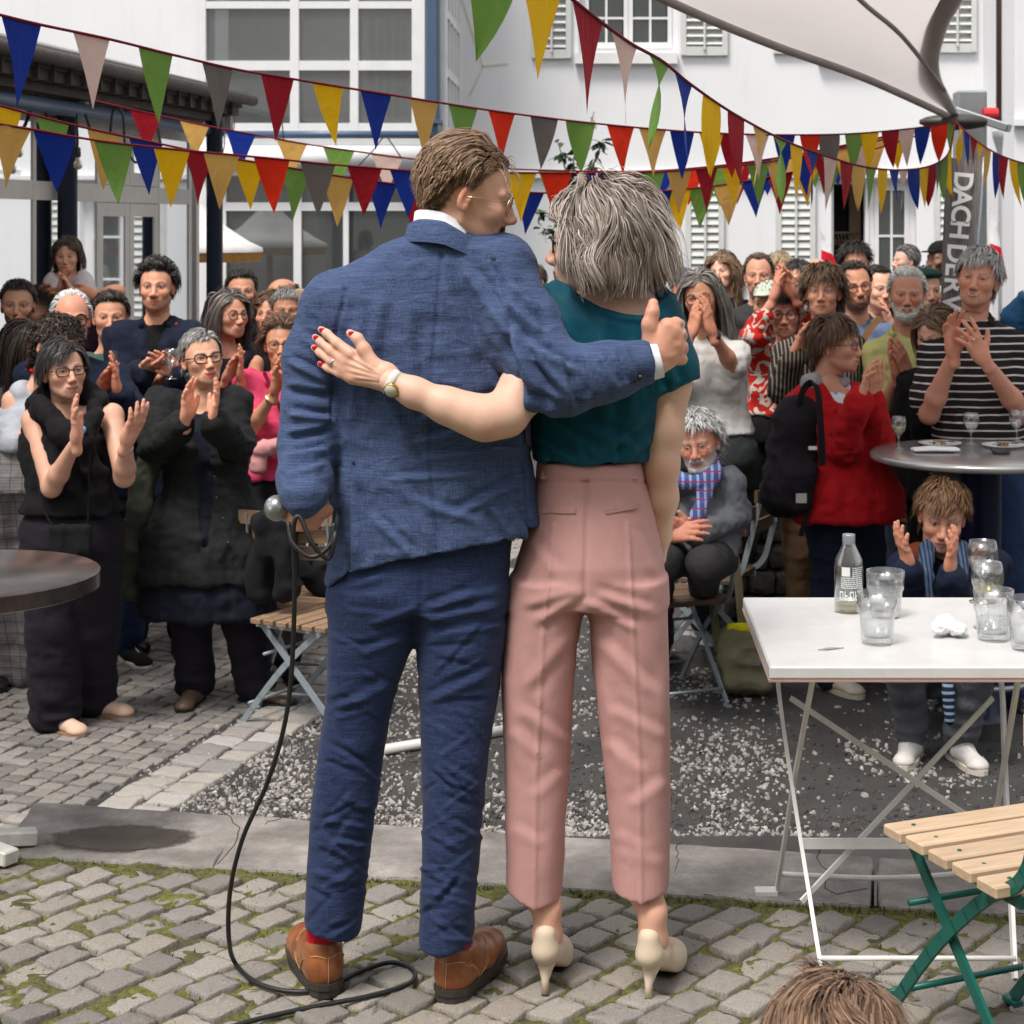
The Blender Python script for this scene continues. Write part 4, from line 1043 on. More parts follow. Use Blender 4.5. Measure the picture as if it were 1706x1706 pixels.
# french door: open leaf left missing, right leaf glazed; dark room with coats on a rail
b = MB(); b.box((fx(1383), YW+.1, fz(724)), (fx(1391), YW+.2, fz(300))); b.box((fx(1444), YW+.1, fz(724)), (fx(1450), YW+.2, fz(300))); b.box((fx(1391), YW+.1, fz(306)), (fx(1444), YW+.2, fz(300))); part(b, 'door_frame', M_FRAME, HOUSE)
casement(1450, 1527, 300, 715, 2, 5, HOUSE, mull=1)
b = MB(); b.tube([(fx(1392), YW+.6, fz(388)), (fx(1446), YW+.6, fz(388))], .012, 6)
for k in range(8): x = fx(1396+k*6); b.tube([(x, YW+.6, fz(389)), (x+.02, YW+.6, fz(400)), (x-.06, YW+.6, fz(408)), (x+.08, YW+.6, fz(408)), (x+.02, YW+.6, fz(400))], .008, 5)
part(b, 'coat_rail', mat('rail_metal', (.3, .24, .16), .4, .6), HOUSE)
b = MB(); b.box((fx(1430), YW+.62, fz(600)), (fx(1449), YW+.68, fz(303))); part(b, 'inner_door', mat('brown_door', (.28, .19, .12), .6), HOUSE)
# bay on the left of the house
S1 = 187.0; YB = FPX/S1
def bx(px): return (px-CX)/S1
def bz(py): return EYE-(py-CY)/S1
BAY = empty('glazed_bay', (bx(520), YB, LOW), 'white glazed bay with big panes above the slate blue pipe', 'building'); bb_ = np.array(BAY.location)
b = MB(); b.box((bx(-900), YB+.25, LOW), (bx(334), YB+.6, 7)); part(b, 'wall', M_WALL, BAY)
b = MB(); b.box((bx(334), YB+.02, bz(292)), (bx(732), YB+.4, bz(222))); part(b, 'fascia', M_WALL, BAY)
b = MB(); b.box((bx(334), YB+1.2, LOW), (bx(732), YB+1.3, 7)); part(b, 'room_back', mat('grey_room', (.26, .27, .27), .9, var=.3, vs=1.2), BAY)
mul = [(334, 343), (483, 498), (583, 597), (686, 708)]; trs = [(-100, -90), (2, 14), (101, 117), (205, 222)]
b = MB()
for a, c in mul: b.box((bx(a), YB, bz(222)), (bx(c), YB+.1, 6.6), .004)
for a, c in trs:
 for (p, q), (r, s_) in zip(mul[:-1], mul[1:]): b.box((bx(q), YB+.003, bz(c)), (bx(r), YB+.097, bz(a)))
bf = part(b, 'window_frame', M_FRAME, BAY)
for (p, q), (r, s_) in zip(mul[:-1], mul[1:]):
 for (a, c), (d, e) in zip(trs[:-1], trs[1:]): part(MB().box((bx(q), YB+.04, bz(d)), (bx(r), YB+.05, bz(c))), 'pane', M_GLASS2, bf)
b = MB(); b.box((bx(345), YB+.1, bz(204)), (bx(582), YB+.3, bz(186))); part(b, 'blue_reflection', M_NAVY2, BAY)  # blue box standing in for a bluish reflection low in the panes
for k in range(6): 
 x = bx(604+k*14); part(MB().box((x, YB+.45+.1*(k % 2), bz(190)), (x+.05, YB+.5, bz(18))), 'curtain', mat('grey_curtain', (.35, .35, .34), .9), BAY)
b = MB(); b.box((bx(708), YB-.02, bz(206)), (bx(731), YB+.12, 6.6), .02); b.box((bx(704), YB-.05, bz(206)), (bx(736), YB+.14, bz(200))); b.box((bx(712), YB, bz(300)), (bx(728), YB+.1, bz(206))); part(b, 'corner_post', M_NAVY2, BAY)
# receding side of the bay
xc = bx(732); b = MB(); z_ = [bz(222), bz(131), bz(117), bz(32), bz(16), 6.6]
b.box((xc, YB+.13, LOW), (xc+.06, YW, bz(222)-.002)); part(b, 'side_wall', M_WALL, BAY)
b = MB(); nb = 4; dY = (YW-YB-.13)/nb
for i in range(nb+1): b.box((xc, YB+.13+i*dY-.03*(i > 0), bz(222)), (xc+.06, YB+.13+i*dY+.03*(i < nb), 6.6))
for zt in (bz(222), bz(124), bz(25)): b.box((xc+.001, YB+.14, zt), (xc+.058, YW-.01, zt+.07))
sf = part(b, 'side_frame', M_FRAME, BAY)
part(MB().box((xc+.025, YB+.14, bz(222)), (xc+.032, YW-.01, 6.5)), 'side_pane', M_GLASS2, sf)
# pipe under the bay, glazed shop front below
b = MB(); b.tube([(bx(392), YB-.07, bz(225)), (bx(720), YB-.07, bz(225))], .035, 10); part(b, 'rain_pipe', M_NAVY2, BAY, True)
b = MB(); b.tube([(bx(336), YB-.03, bz(262)), (bx(712), YB-.03, bz(262))], .11, 12); part(b, 'rolled_awning', M_WALL, BAY, True)
gm = [(334, 374), (487, 500), (570, 579), (690, 712)]; b = MB()
for a, c in gm: b.box((bx(a), YB+.06, LOW), (bx(c), YB+.16, bz(292)))
for a, c in ((283, 292.5), (337, 351)):
 for (p, q), (r, s_) in zip(gm[:-1], gm[1:]): b.box((bx(q), YB+.063, bz(c)), (bx(r), YB+.157, bz(a)))
gf = part(b, 'shop_frame', M_FRAME, BAY)
for (p, q), (r, s_) in zip(gm[:-1], gm[1:]):
 part(MB().box((bx(q), YB+.1, bz(337)), (bx(r), YB+.106, bz(292.5))), 'pane', M_GLASS, gf); part(MB().box((bx(q), YB+.1, LOW+.1), (bx(r), YB+.106, bz(351))), 'pane', M_GLASS, gf)
b = MB(); b.box((bx(579), YB+.35, bz(480)), (bx(690), YB+.4, bz(352))); part(b, 'bar_backboard', mat('dark_red_wood', (.07, .022, .015), .5), BAY)
b = MB()
for k in range(14): x = bx(588+k*7.2); z = bz(430-8*(k % 3)); b.lathe([(.0, -.14), (.016, -.14), (.016, .02), (.006, .06), (.006, .1), (0, .1)], (x, YB+.31, z), 8)
part(b, 'bottles', mat('pale_bottles', (.35, .33, .28), .25), BAY)
# ---- conservatory along the left side, receding
CO = np.array([-3.33, 10.0]); CDIR = np.array([.127, .992]); CN = np.array([.992, -.127])
def ct(px, off=0.0): o = CO+CN*off; k = (px-CX)/FPX; return (k*o[1]-o[0])/(CDIR[0]-k*CDIR[1])
def cpt(t, off, z): p = CO+CDIR*t+CN*off; return np.array([p[0], p[1], z])
def cz(px, py, off=0.0): p = CO+CN*off+CDIR*ct(px, off); return EYE-(py-CY)*p[1]/FPX
CONS = empty('conservatory', (*CO, LOW), 'cream framed glass annex along the left side with low dark eaves', 'building'); cb = np.array(CONS.location)
MC4 = np.eye(4); MC4[:2, 0] = CDIR; MC4[:2, 1] = CN; MC4[0, 3], MC4[1, 3] = CO   # local: x along the wall, y outwards (mirrored frame), z up
def cbox(b, t0, t1, o0_, o1_, z0, z1): return b.box((t0, o0_, z0), (t1, o1_, z1), 0, MC4)
zt, zb_ = 1.80, 1.91; ztop = 2.34
posts = [(-90, -78), (52, 70), (159, 172), (262, 273), (312, 325)]
b = MB()
for a, c in posts: cbox(b, ct(a), ct(c)-.10, -.012, .012, LOW, ztop)
PT = [(ct(a), ct(c)-.10) for a, c in posts]
for (p, q), (r, s_) in zip(PT[:-1], PT[1:]):
 cbox(b, q, r, -.011, .011, zt, zb_); cbox(b, q, r, -.011, .011, ztop-.09, ztop); cbox(b, q, r, -.011, .011, LOW, LOW+.16)
cf = part(b, 'frame', M_CREAM, CONS)
for i, ((p, q), (r, s_)) in enumerate(zip(PT[:-1], PT[1:])):
 if i == 2: continue
 part(cbox(MB(), q, r, -.004, .004, LOW+.16, zt), 'pane', M_GLASS3 if i == 1 else M_GLASS, cf); part(cbox(MB(), q, r, -.004, .004, zb_, ztop-.09), 'pane', M_GLASS3, cf)
# double door with transom lights
q, r = PT[2][1], PT[3][0]; mdl = (q+r)/2
for a, c in ((q, mdl), (mdl, r)):
 for z0, z1 in ((LOW+.16, zt), (zb_, ztop-.09)):
  b = MB(); e = .075
  cbox(b, a+.004, a+e, -.010, .010, z0+.004, z1-.004); cbox(b, c-e, c-.004, -.010, .010, z0+.004, z1-.004); cbox(b, a+e, c-e, -.009, .009, z1-.09, z1-.004); cbox(b, a+e, c-e, -.009, .009, z0+.004, z0+.09)
  dr = part(b, 'door_leaf' if z1 == zt else 'transom_light', M_CREAM, CONS); part(cbox(MB(), a+e, c-e, -.003, .003, z0+.09, z1-.09), 'pane', M_GLASS3, dr)
b = MB(); cbox(b, -4, 4.2, -1.25, -1.2, LOW, ztop); part(b, 'room_back', mat('dim_room', (.13, .125, .12), .9), CONS)
b = MB(); cbox(b, 3.28, 3.34, -1.2, -.06, LOW, ztop); part(b, 'end_wall', M_CREAM, CONS)
M_CURT = mat('white_curtain', (.62, .62, .60), .9, var=.1)
def curtain(px0, px1, off, mt, z0=LOW+.1, z1=ztop-.05):
 t0, t1 = ct(px0, off), ct(px1, off); n = 26; b = MB(); pts = []
 for i in range(n+1):
  t = t0+(t1-t0)*i/n; o = off+.02*math.sin(i*1.9); pts += [cpt(t, o, z0), cpt(t, o, z1)]
 b.add(pts, [[2*i, 2*i+2, 2*i+3, 2*i+1] for i in range(n)]); return part(b, 'curtain', mt, CONS, True)
curtain(-40, 22, -.2, mat('grey_net_curtain', (.26, .26, .25), .9)); curtain(70, 96, -.15, M_CURT); curtain(128, 160, -.15, M_CURT); curtain(176, 206, -.2, mat('faded_red_curtain', (.42, .12, .11), .9)); curtain(224, 258, -.25, mat('plum_blind', (.14, .02, .07), .8)); curtain(274, 300, -.3, mat('pale_green_blind', (.36, .38, .33), .9))
# eaves: stepped dark boards, tiles edge, pipe, columns
tE = ct(404, .36)
b = MB(); cbox(b, -4, tE, .20, .36, 2.50, 2.56); cbox(b, -4, tE-.02, .14, .34, 2.44, 2.498); cbox(b, -4, tE-.05, -.1, .24, 2.39, 2.438); part(b, 'eaves_boards', M_DKWOOD, CONS)
b = MB(); M = MC4.copy()
rb = MB(); rv = [cpt(-4, .40, 2.565), cpt(tE+.02, .40, 2.565), cpt(tE+.02, -1.4, 3.0), cpt(-4, -1.4, 3.0)]; rv2 = [p+np.array([0, 0, .05]) for p in rv]
rb.add(rv+rv2, [[0, 1, 2, 3], [4, 7, 6, 5], [0, 4, 5, 1], [1, 5, 6, 2], [2, 6, 7, 3], [3, 7, 4, 0]]); part(rb, 'roof', mat('grey_metal_roof', (.20, .195, .19), .5, .3), CONS)
b = MB(); b.tube([cpt(-4, .44, 2.55), cpt(tE, .44, 2.55)], .04, 8); part(b, 'gutter', M_DKWOOD, CONS, True)
for k in range(22):
 t = -1.6+k*.21
 if t < tE-.15: part(cbox(MB(), t, t+.018, .19, .375, 2.435, 2.57), 'batten', M_DKWOOD, CONS)
b = MB(); b.tube([cpt(-4, .2, 2.325), cpt(ct(345, .2), .2, 2.325)], .045, 10); part(b, 'rain_pipe', M_NAVY2, CONS, True)
for px, s_ in ((112.5, 281), (357.5, 235)):
 Y = FPX/s_; x = (px-CX)/s_; b = MB(); b.lathe([(.072, LOW), (.075, LOW+.03), (.058, LOW+.04), (.058, 2.28), (.07, 2.30), (.07, 2.42), (0, 2.42)], (x, Y, 0), 20); b.build('column', M_NAVY, CONS, False, base=cb, auto=40)
M_BULBG = mat('clear_bulb_glass', (.7, .62, .48), .08, spec=.6, Transmission_Weight=.6); M_CAGE = mat('lamp_metal', (.30, .28, .24), .45, .5)
for px, py, s_ in ((137, 170, 280), (379, 203, 232)):
 Y = FPX/s_; p = W(px, py, Y); L = empty('bulkhead_lamp', p, 'caged bulkhead lamp under the eaves beside the '+('near' if px < 200 else 'far')+' blue column', 'lamp', 'caged lamps under the eaves')
 MB().lathe([(0, .09), (.045, .09), (.05, .05), (.045, .045)], n=12).build('lamp_base', M_CAGE, L, True); MB().lathe([(.04, .045), (.042, -.04), (.03, -.07), (0, -.075)], n=12).build('lamp_glass', mat('frosted_glass', (.5, .5, .46), .3), L, True)
 b = MB(); [b.tube([(.047*math.cos(a), .047*math.sin(a), .05), (.05*math.cos(a), .05*math.sin(a), -.04), (.02*math.cos(a), .02*math.sin(a), -.085)], .004, 4) for a in np.linspace(0, 6.28, 6, endpoint=False)]; b.build('lamp_cage', M_CAGE, L, True)
M_CORD = mat('black_rubber', (.01, .01, .011), .5)
for i, (px, py, cpts) in enumerate([(31, 238, [(56, 160), (48, 185), (42, 205), (30, 225)]), (20, 265, [(62, 158), (40, 215), (14, 240), (20, 255)]), (130, 258, [(128, 190), (129, 215), (130, 232), (129, 250)])]):
 Y = FPX/300; p = W(px, py, Y); L = empty('festoon_bulb', p, ['clear festoon bulb hanging higher beside the left window post', 'clear festoon bulb hanging lowest at the left edge', 'clear festoon bulb hanging in front of the near blue column'][i], 'light bulb', 'festoon bulbs under the eaves')
 MB().lathe([(0, .045), (.014, .04), (.017, .0), (.015, -.012)], n=10).build('socket', M_CORD, L, True); MB().lathe([(.011, -.01), (.014, -.025), (.026, -.05), (.024, -.068), (.012, -.08), (0, -.082)], n=12).build('bulb', M_BULBG, L, True)
 b = MB(); b.tube(resample([W(x, y, Y) for x, y in cpts]+[p+(0, 0, .045)], 14)-p, .006, 5); b.build('cord', M_CORD, L, True)
for pts in ([(48, 200), (52, 165), (60, 157), (70, 170), (78, 195)], [(183, 225), (188, 185), (198, 178), (206, 200), (208, 240), (222, 268), (232, 270)], [(142, 190), (148, 208), (150, 215)], [(262, 210), (268, 240)], [(370, 180), (374, 240), (366, 265)], [(470, 205), (474, 250)], [(640, 226), (622, 250), (598, 275)], [(645, 228), (660, 250), (668, 262)]):
 Y = FPX/(285 if pts[0][0] < 300 else 190); b = MB(); P3 = resample([W(x, y, Y) for x, y in pts], 18); o = b.tube(P3, .008 if pts[0][0] < 300 else .006, 5).build('hanging_cable', M_CORD, None, True, base=P3[0])
 tag(o, 'black looped cable hanging below the '+('annex eaves pipe' if pts[0][0] < 300 else 'bay pipe')+' near '+{48: 'the left edge', 183: 'the glass doors', 142: 'the near column', 262: 'the door post', 370: 'the far column', 470: 'the yellow pennants', 640: 'the blue pennant', 645: 'the pale pennant'}[pts[0][0]], 'cable', 'cables hanging below pipes')
# ---- parasol roof behind the far column
Y = FPX/208; K = empty('market_parasol', (*W(318, 600, Y)[:2], LOW), 'white market parasol with an orange valance beyond the far column', 'parasol'); kb = np.array(K.location)
a = np.linspace(0, 2*np.pi, 25)[:-1]; c = W(318, 420, Y); Rr = (437-318)/208
b = MB(); b.lathe([(Rr*1.0, 0), (Rr*.99, .035), (Rr*.8, .085), (Rr*.5, .2), (Rr*.2, .36), (0, .45)], c, 24); part(b, 'canopy', mat('canopy_white', (.70, .69, .68), .8), K, True)
b = MB(); b.lathe([(Rr*.985, 0), (Rr*.97, -.075)], c, 24); part(b, 'valance', mat('orange_valance', (.42, .20, .045), .8, var=.35, vs=25), K, True)
b = MB(); b.tube([(c[0], c[1], LOW), (c[0], c[1], c[2]+.44)], .03, 8); part(b, 'pole', mat('orange_wood', (.28, .13, .05), .6), K, True)
# ---- right wall, downpipe, hopper, mast, big canopy
S2 = 184.0; YR = FPX/S2
RW = empty('side_house', ((1900-CX)/S2, YR, LOW), 'plain white side house at the right edge of the courtyard', 'house'); rbb = np.array(RW.location)
part(MB().box(((1690-CX)/S2, YR, LOW), ((2700-CX)/S2, YW, 7)), 'wall', M_WALL, RW); part(MB().box(((1686-CX)/S2, YR-.08, EYE-(210-CY)/S2), ((2700-CX)/S2, YR-.001, EYE-(199-CY)/S2)), 'ledge', M_WALL, RW)
DP = empty('downpipe', ((1672-CX)/178, FPX/178, LOW), 'brown downpipe ending in a grey hopper and grey lower pipe', 'pipe'); db = np.array(DP.location); Yd = FPX/178
b = MB(); b.tube([W(1666, 203, Yd), W(1666, -400, Yd)], .038, 12); part(b, 'upper_pipe', M_BROWN, DP, True)
zt_ = W(0, 220, Yd)[2]; x_ = W(1673, 0, Yd)[0]
b = MB(); b.lathe([(.045, -.42), (.05, -.24), (.105, -.06), (.115, 0), (.1, 0.005), (0, 0)], (x_, Yd, zt_), 20); part(b, 'hopper', M_GREYPIPE, DP, True)
b = MB(); b.tube([(x_+.01, Yd, LOW), (x_+.01, Yd, zt_-.3)], .065, 14); part(b, 'lower_pipe', M_GREYPIPE, DP, True)
SM = 300.0; YM = FPX/SM; AW = empty('cantilever_awning', (*W(1620, 0, YM)[:2], LOW), 'big pale grey sail awning on a galvanised square mast', 'awning'); ab = np.array(AW.location)
xm0, xm1 = (1596-CX)/SM, (1645-CX)/SM; part(MB().box((xm0, YM, LOW), (xm1, YM+.16, EYE-(150-CY)/SM), .012), 'mast', M_STEEL, AW)
b = MB(); b.bar(W(1590, 184, YM-.12), W(1682, 214, YM-.25), .10, .045, bev=.006); part(b, 'arm_bracket', M_STEEL, AW)
b = MB(); b.tube([W(1638, 190, YM-.05), W(1662, 190, YM-.05)], .035, 12); part(b, 'red_tie', mat('red_cloth_tie', (.55, .02, .03), .7), AW)
# membrane: corner near the mast, two sagging edges running up and toward the camera
A0 = W(1585, 194, YM-.2)
E1 = [A0, W(1440, 128, 8.7), W(1280, 70, 7.9), W(1110, -2, 7.2), W(900, -110, 6.4), W(600, -300, 5.6)]
E2 = [W(1600, 194, YM-.2), W(1566, 120, 9.2), W(1578, 50, 8.7), W(1612, -10, 8.2), W(1680, -140, 7.2), W(1800, -420, 5.8)]
p1, p2 = resample(E1, 40), resample(E2, 40); V = []
for i in range(40):
 for j in range(15):
  t = j/14; p = p1[i]*(1-t)+p2[i]*t; p = p+np.array([0, 0, .10*math.sin(math.pi*t)*i/39]); V.append(p)
q = np.array([[i*15+j, i*15+j+1, (i+1)*15+j+1, (i+1)*15+j] for i in range(39) for j in range(14)])
m = NT('awning_fabric'); m.set(Roughness=.8); d = m.n('BsdfTranslucent'); d.inputs['Color'].default_value = (.80, .74, .73, 1); mx = m.n('MixShader'); mx.inputs[0].default_value = .5; m.base((.55, .52, .51)); n_ = m.noise(m.coord(), 3, 5); m.base((m.ramp(n_, 'Fac', [(.3, (.62, .575, .565)), (.7, (.70, .65, .64))]), 0))
m.l(m.b, 0, mx, 1); m.l(d, 0, mx, 2); m.t.links.new(mx.outputs[0], m.out.inputs['Surface']); M_AWN = m.m
mk('membrane', np.array(V), q, M_AWN, True, AW, base=ab)
M_AWE = mat('awning_edge', (.36, .32, .31), .7, var=.15)
b = MB(); b.tube(p1-(0, 0, .006), .02, 8); part(b, 'edge_rope', M_AWE, AW, True)
lo = []; 
for i in range(40): lo += [p2[i]+np.array([-.005, 0, .012]), p2[i]+np.array([-.12*min(1, .35+i/12), -.02, -.012])]
b = MB(); b.add(lo, [[2*i, 2*i+2, 2*i+3, 2*i+1] for i in range(39)]); part(b, 'edge_band', mat('awning_band', (.42, .385, .375), .8, var=.12), AW, True)
b = MB(); sm = [p1[i]*(1-t)+p2[i]*t+np.array([0, 0, -.012+.10*math.sin(math.pi*t)*i/39]) for i, t in ((5, .98), (9, .85), (15, .70), (22, .58), (30, .5))]; b.tube(resample(sm, 20), .012, 6); part(b, 'seam', M_AWE, AW, True)
b = MB(); b.ell = None; b.sphere(A0+(0.02, 0, -.03), (.2, .1, .045), 16, 8); part(b, 'corner_plate', mat('dark_bracket', (.05, .045, .04), .5), AW, True)
# ---- banner with lettering
BN = empty('banner', W(1592, 640, 9.55), 'grey brown vertical banner with white sideways capital letters', 'banner'); nb_ = np.array(BN.location)
Yb = 9.55; ls = [(1577, 262, 1636, 268), (1574, 330, 1632, 330), (1570, 420, 1622, 420), (1567, 505, 1610, 505), (1562, 640, 1600, 640)]
V = []
for xl, yl, xr, yr in ls:
 for t in np.linspace(0, 1, 5): p = W(xl+(xr-xl)*t, yl+(yr-yl)*t, Yb+.015*math.sin(t*5)); V.append(p)
V = np.array(V); q = np.array([[i*5+j, i*5+j+1, (i+1)*5+j+1, (i+1)*5+j] for i in range(4) for j in range(4)])
m = NT('banner_cloth'); m.set(Roughness=.85); v = m.coord((160, 1, 1.5)); n_ = m.noise(v, 1.0, 3); m.base((m.ramp(n_, 'Fac', [(.35, (.10, .088, .085)), (.6, (.22, .195, .19))]), 0)); 
mk('banner_cloth', np.concatenate([V, V+(0, .006, 0)]), np.concatenate([q, q[:, ::-1]+25]), m.m, True, BN, base=nb_)
MB().tube([W(1640, 262, Yb+.03)-nb_, W(1601, 700, Yb+.03)-nb_], .012, 8).build('banner_pole', M_STEEL, BN, True)
MWHT = mat('white_print', (.80, .80, .80), .7, var=.02)
for ch, px, py in [('D', 1603.5, 302), ('A', 1601.5, 329), ('C', 1599.5, 357), ('H', 1597, 383), ('D', 1592, 422), ('E', 1589.5, 449), ('R', 1587, 475), ('W', 1583.5, 514)]:
 cu = bpy.data.curves.new('letter', 'FONT'); cu.body = ch; cu.size = .138; cu.align_x = 'CENTER'; cu.align_y = 'CENTER'; cu.extrude = .001; cu.offset = .0035
 o = bpy.data.objects.new('letter', cu); COL.objects.link(o); o.parent = BN; o.location = W(px, py, Yb-.025)-nb_; o.rotation_euler = Matrix.Rotation(math.radians(-5), 3, 'Y').to_euler()
 o.matrix_local = Matrix.Translation(W(px, py, Yb-.03)-nb_)@Matrix.Rotation(math.radians(95), 4, 'Y')@Matrix.Rotation(math.pi/2, 4, 'X'); cu.materials.append(MWHT)
 bpy.context.view_layer.update(); me = bpy.data.meshes.new_from_object(o); mt_ = o.matrix_local.copy(); bpy.data.objects.remove(o); o = bpy.data.objects.new('letter', me); COL.objects.link(o); o.parent = BN; o.matrix_local = mt_
# red and white cloth flags by the house
for px, py, h_, s_, lb in ((1374, 385, 62, 200, 'small red and white flag by the open doorway'), (1655, 345, 120, 190, 'red and white flag on a pole behind the striped man')):
 Y = FPX/s_; p = W(px, py+h_+160, Y); FLG = empty('cloth_flag', p, lb, 'flag', 'red and white flags'); t = p
 MB().tube([(0, 0.02, 0), W(px-8, py-5, Y)-p+(0, .02, 0)], .008, 6).build('flag_pole', M_FRAME, FLG)
 for nm, y0, y1, c in (('white_half', 0, .5, (.75, .75, .76)), ('red_half', .5, 1.0, (.60, .015, .03))):
  V = [];
  for i in range(7):
   for j in range(4): f = y0+(y1-y0)*i/6; V.append(W(px-6+j*(3+f*7), py+h_*f+j*5*(1-f), Y)+(0, .02*math.sin(j*2+f*3), 0)-p)
  mk(nm, np.array(V), np.array([[i*4+j, i*4+j+1, i*4+j+5, i*4+j+4] for i in range(6) for j in range(3)]), cloth(nm, c), True, FLG)
# ================================================================== furniture and things on it
def mat_wood(name, c, c2, rough=.55):
 m = NT(name); m.set(Roughness=rough); v = m.coord((3, 60, 60), which='Generated'); oi = m.n('ObjectInfo'); v2 = m.coord((4, 40, 40))
 n = m.noise(v2, 1.0, 5, .6, 1.2); col = (m.ramp(n, 'Fac', [(.3, c), (.7, c2)]), 0); col = m.mix(.5, col, (m.ramp(oi, 'Random', [(0, (.38,)*3), (1, (.6,)*3)]), 0), 'OVERLAY')
 m.base(col); m.bump((n, 'Fac'), .12, .003); return m.m
M_OAK = mat_wood('pale_oak', (.42, .29, .185), (.58, .43, .30)); M_TEAK = mat_wood('brown_slat_wood', (.20, .12, .068), (.33, .215, .13)); M_OLDWOOD = mat_wood('old_brown_wood', (.085, .05, .03), (.16, .10, .06))
M_GREEN = mat('green_metal_paint', (.0, .095, .075), .38, var=.08); M_CHAIRGREY = mat('grey_metal_paint', (.27, .31, .34), .42, .2); M_WHITEMETAL = mat('white_metal_paint', (.70, .68, .66), .42, var=.1, vs=18, bump=.1)
slat_cache = {}
def bistro_chair(name, loc, ang, label, frame, wood, seat_n=6, back_n=2, group='folding bistro chairs', w=.41, d=.40, sh=.45, curved=True):
 """local: x across, y from the front edge to the back, z up"""
 o = empty(name, loc, label, 'chair', group, math.radians(ang))
 pit = d/seat_n
 for i in range(seat_n):
  y = pit*(i+.5); key = (wood.name, w, round(pit, 3))
  if key not in slat_cache:
   t = MB().box((-w/2, -pit*.39, -.012), (w/2, pit*.39, .010), .003).build('seat_slat', wood); slat_cache[key] = t.data; bpy.data.objects.remove(t)
  q = bpy.data.objects.new('seat_slat', slat_cache[key]); COL.objects.link(q); q.parent = o; q.location = (0, y, sh-.010+.0015*(i % 2))
 for s in (-1, 1):
  x = s*(w/2-.035); b = MB()
  P3 = resample([(x, -.06, .012), (x, .13, sh*.52), (x, d-.10, sh-.06), (x, d+.02, sh+.02), (x, d+.065, sh+.14), (x, d+.13, sh+.40)], 22)
  for p, q in zip(P3[:-1], P3[1:]): b.bar(p, q+(q-p)*.08, .008, .026, up=(0, 1, .4))
  lg = b.build('leg', frame, o)
  MB().box((x-.012, -.085, 0), (x+.012, -.04, .012), .002).build('foot', frame, lg)
  x2 = s*(w/2-.052); b = MB(); b.bar((x2, .44, .012), (x2, .02, sh-.022), .008, .026, up=(0, 1, .4)); lg = b.build('leg', frame, o)
  MB().box((x2-.012, .42, 0), (x2+.012, .465, .012), .002).build('foot', frame, lg)
  b = MB(); b.bar((x2, .0, sh-.033), (x2, d, sh-.033), .010, .022); b.build('seat_rail', frame, o)
  for i in range(seat_n): MB().lathe([(.005, 0), (.004, .0022), (0, .003)], (x2, pit*(i+.5), sh), 8).build('rivet', frame, o)
 for y, z in ((.05, .30), (-.03, .09)): 
  b = MB(); b.tube([(-w/2+.035, y, z), (w/2-.035, y, z)], .007, 8); b.build('stretcher', frame, o, True)
 b = MB(); b.tube([(-w/2+.052, .40, .07), (w/2-.052, .40, .07)], .007, 8); b.build('stretcher', frame, o, True)
 for i in range(back_n):
  z = sh+.385-.075*i; y = d+.127-.027*i; b = MB(); n = 10; V = []
  for k in range(n+1):
   u = k/n*2-1; yy = y+(.03*(1-u*u) if curved else 0)-.012
   for dy, dz in ((-.008, -.028), (.008, -.028), (.008, .028), (-.008, .028)): V.append((u*(w/2+.005), yy+dy-.36*dz*-1*.0, z+dz))
  q = [[4*k+j, 4*k+(j+1) % 4, 4*k+4+(j+1) % 4, 4*k+4+j] for k in range(n) for j in range(4)]+[[0, 3, 2, 1], [4*n, 4*n+1, 4*n+2, 4*n+3]]
  b.add(V, q); b.build('back_slat', wood, o)
 return o
# green chair close to the camera (front edge away from us)
bistro_chair('folding_chair', (.748, 3.70, 0), 203, 'bistro chair with pale slats and dark green crossed legs, near the white table', M_GREEN, M_OAK, 5, 2, w=.40, d=.40)
# grey chairs
bistro_chair('folding_chair', (-1.335, 7.52, LOW), -120-0, 'empty grey bistro chair with brown slats just left of the suited man', M_CHAIRGREY, M_TEAK, 6, 2, w=.40)
bistro_chair('folding_chair', (-1.21, 8.0, LOW), 170, 'grey bistro chair under a black jacket and bag behind the empty chair', M_CHAIRGREY, M_TEAK, 6, 3, w=.42)
CH3 = bistro_chair('folding_chair', (.23, 8.02, LOW), -158, 'dark slatted bistro chair right beside the standing woman, curved back toward us', M_CHAIRGREY, M_OLDWOOD, 6, 3, w=.42)
CH4 = bistro_chair('folding_chair', (.30, 8.45, LOW), -112, 'bistro chair that the grey bearded man sits on', M_CHAIRGREY, M_OLDWOOD, 6, 3, w=.42)
# white folding table
TX0, TX1, TY0, TY1, TZ = .361, 1.04, 3.84, 4.556, .71
TB = empty('folding_table', ((TX0+TX1)/2, (TY0+TY1)/2, 0), 'white square folding bistro table with crossed metal legs, glasses on top', 'table'); tb = np.array(TB.location)
def tpart(b, n, m_=M_WHITEMETAL, sm=False, par=None): return b.build(n, m_, par or TB, sm, base=tb)
m = NT('white_table_top'); m.set(Roughness=.32); v = m.coord(); n_ = m.noise(v, 14, 6, .7); m.base((m.ramp(n_, 'Fac', [(.25, (.50, .495, .49)), (.6, (.585, .58, .58))]), 0)); M_TT = m.m
tpart(MB().box((TX0, TY0, TZ-.028), (TX1, TY1, TZ), .004), 'table_top', M_TT)
b = MB()
for a, c in (((TX0-.002, TY0-.002, TZ-.033), (TX1+.002, TY0+.012, TZ-.0285)), ((TX0-.002, TY1-.012, TZ-.033), (TX1+.002, TY1+.002, TZ-.0285)), ((TX0-.002, TY0+.0125, TZ-.033), (TX0+.012, TY1-.0125, TZ-.0285)), ((TX1-.012, TY0+.0125, TZ-.033), (TX1+.002, TY1-.0125, TZ-.0285))): b.box(a, c)
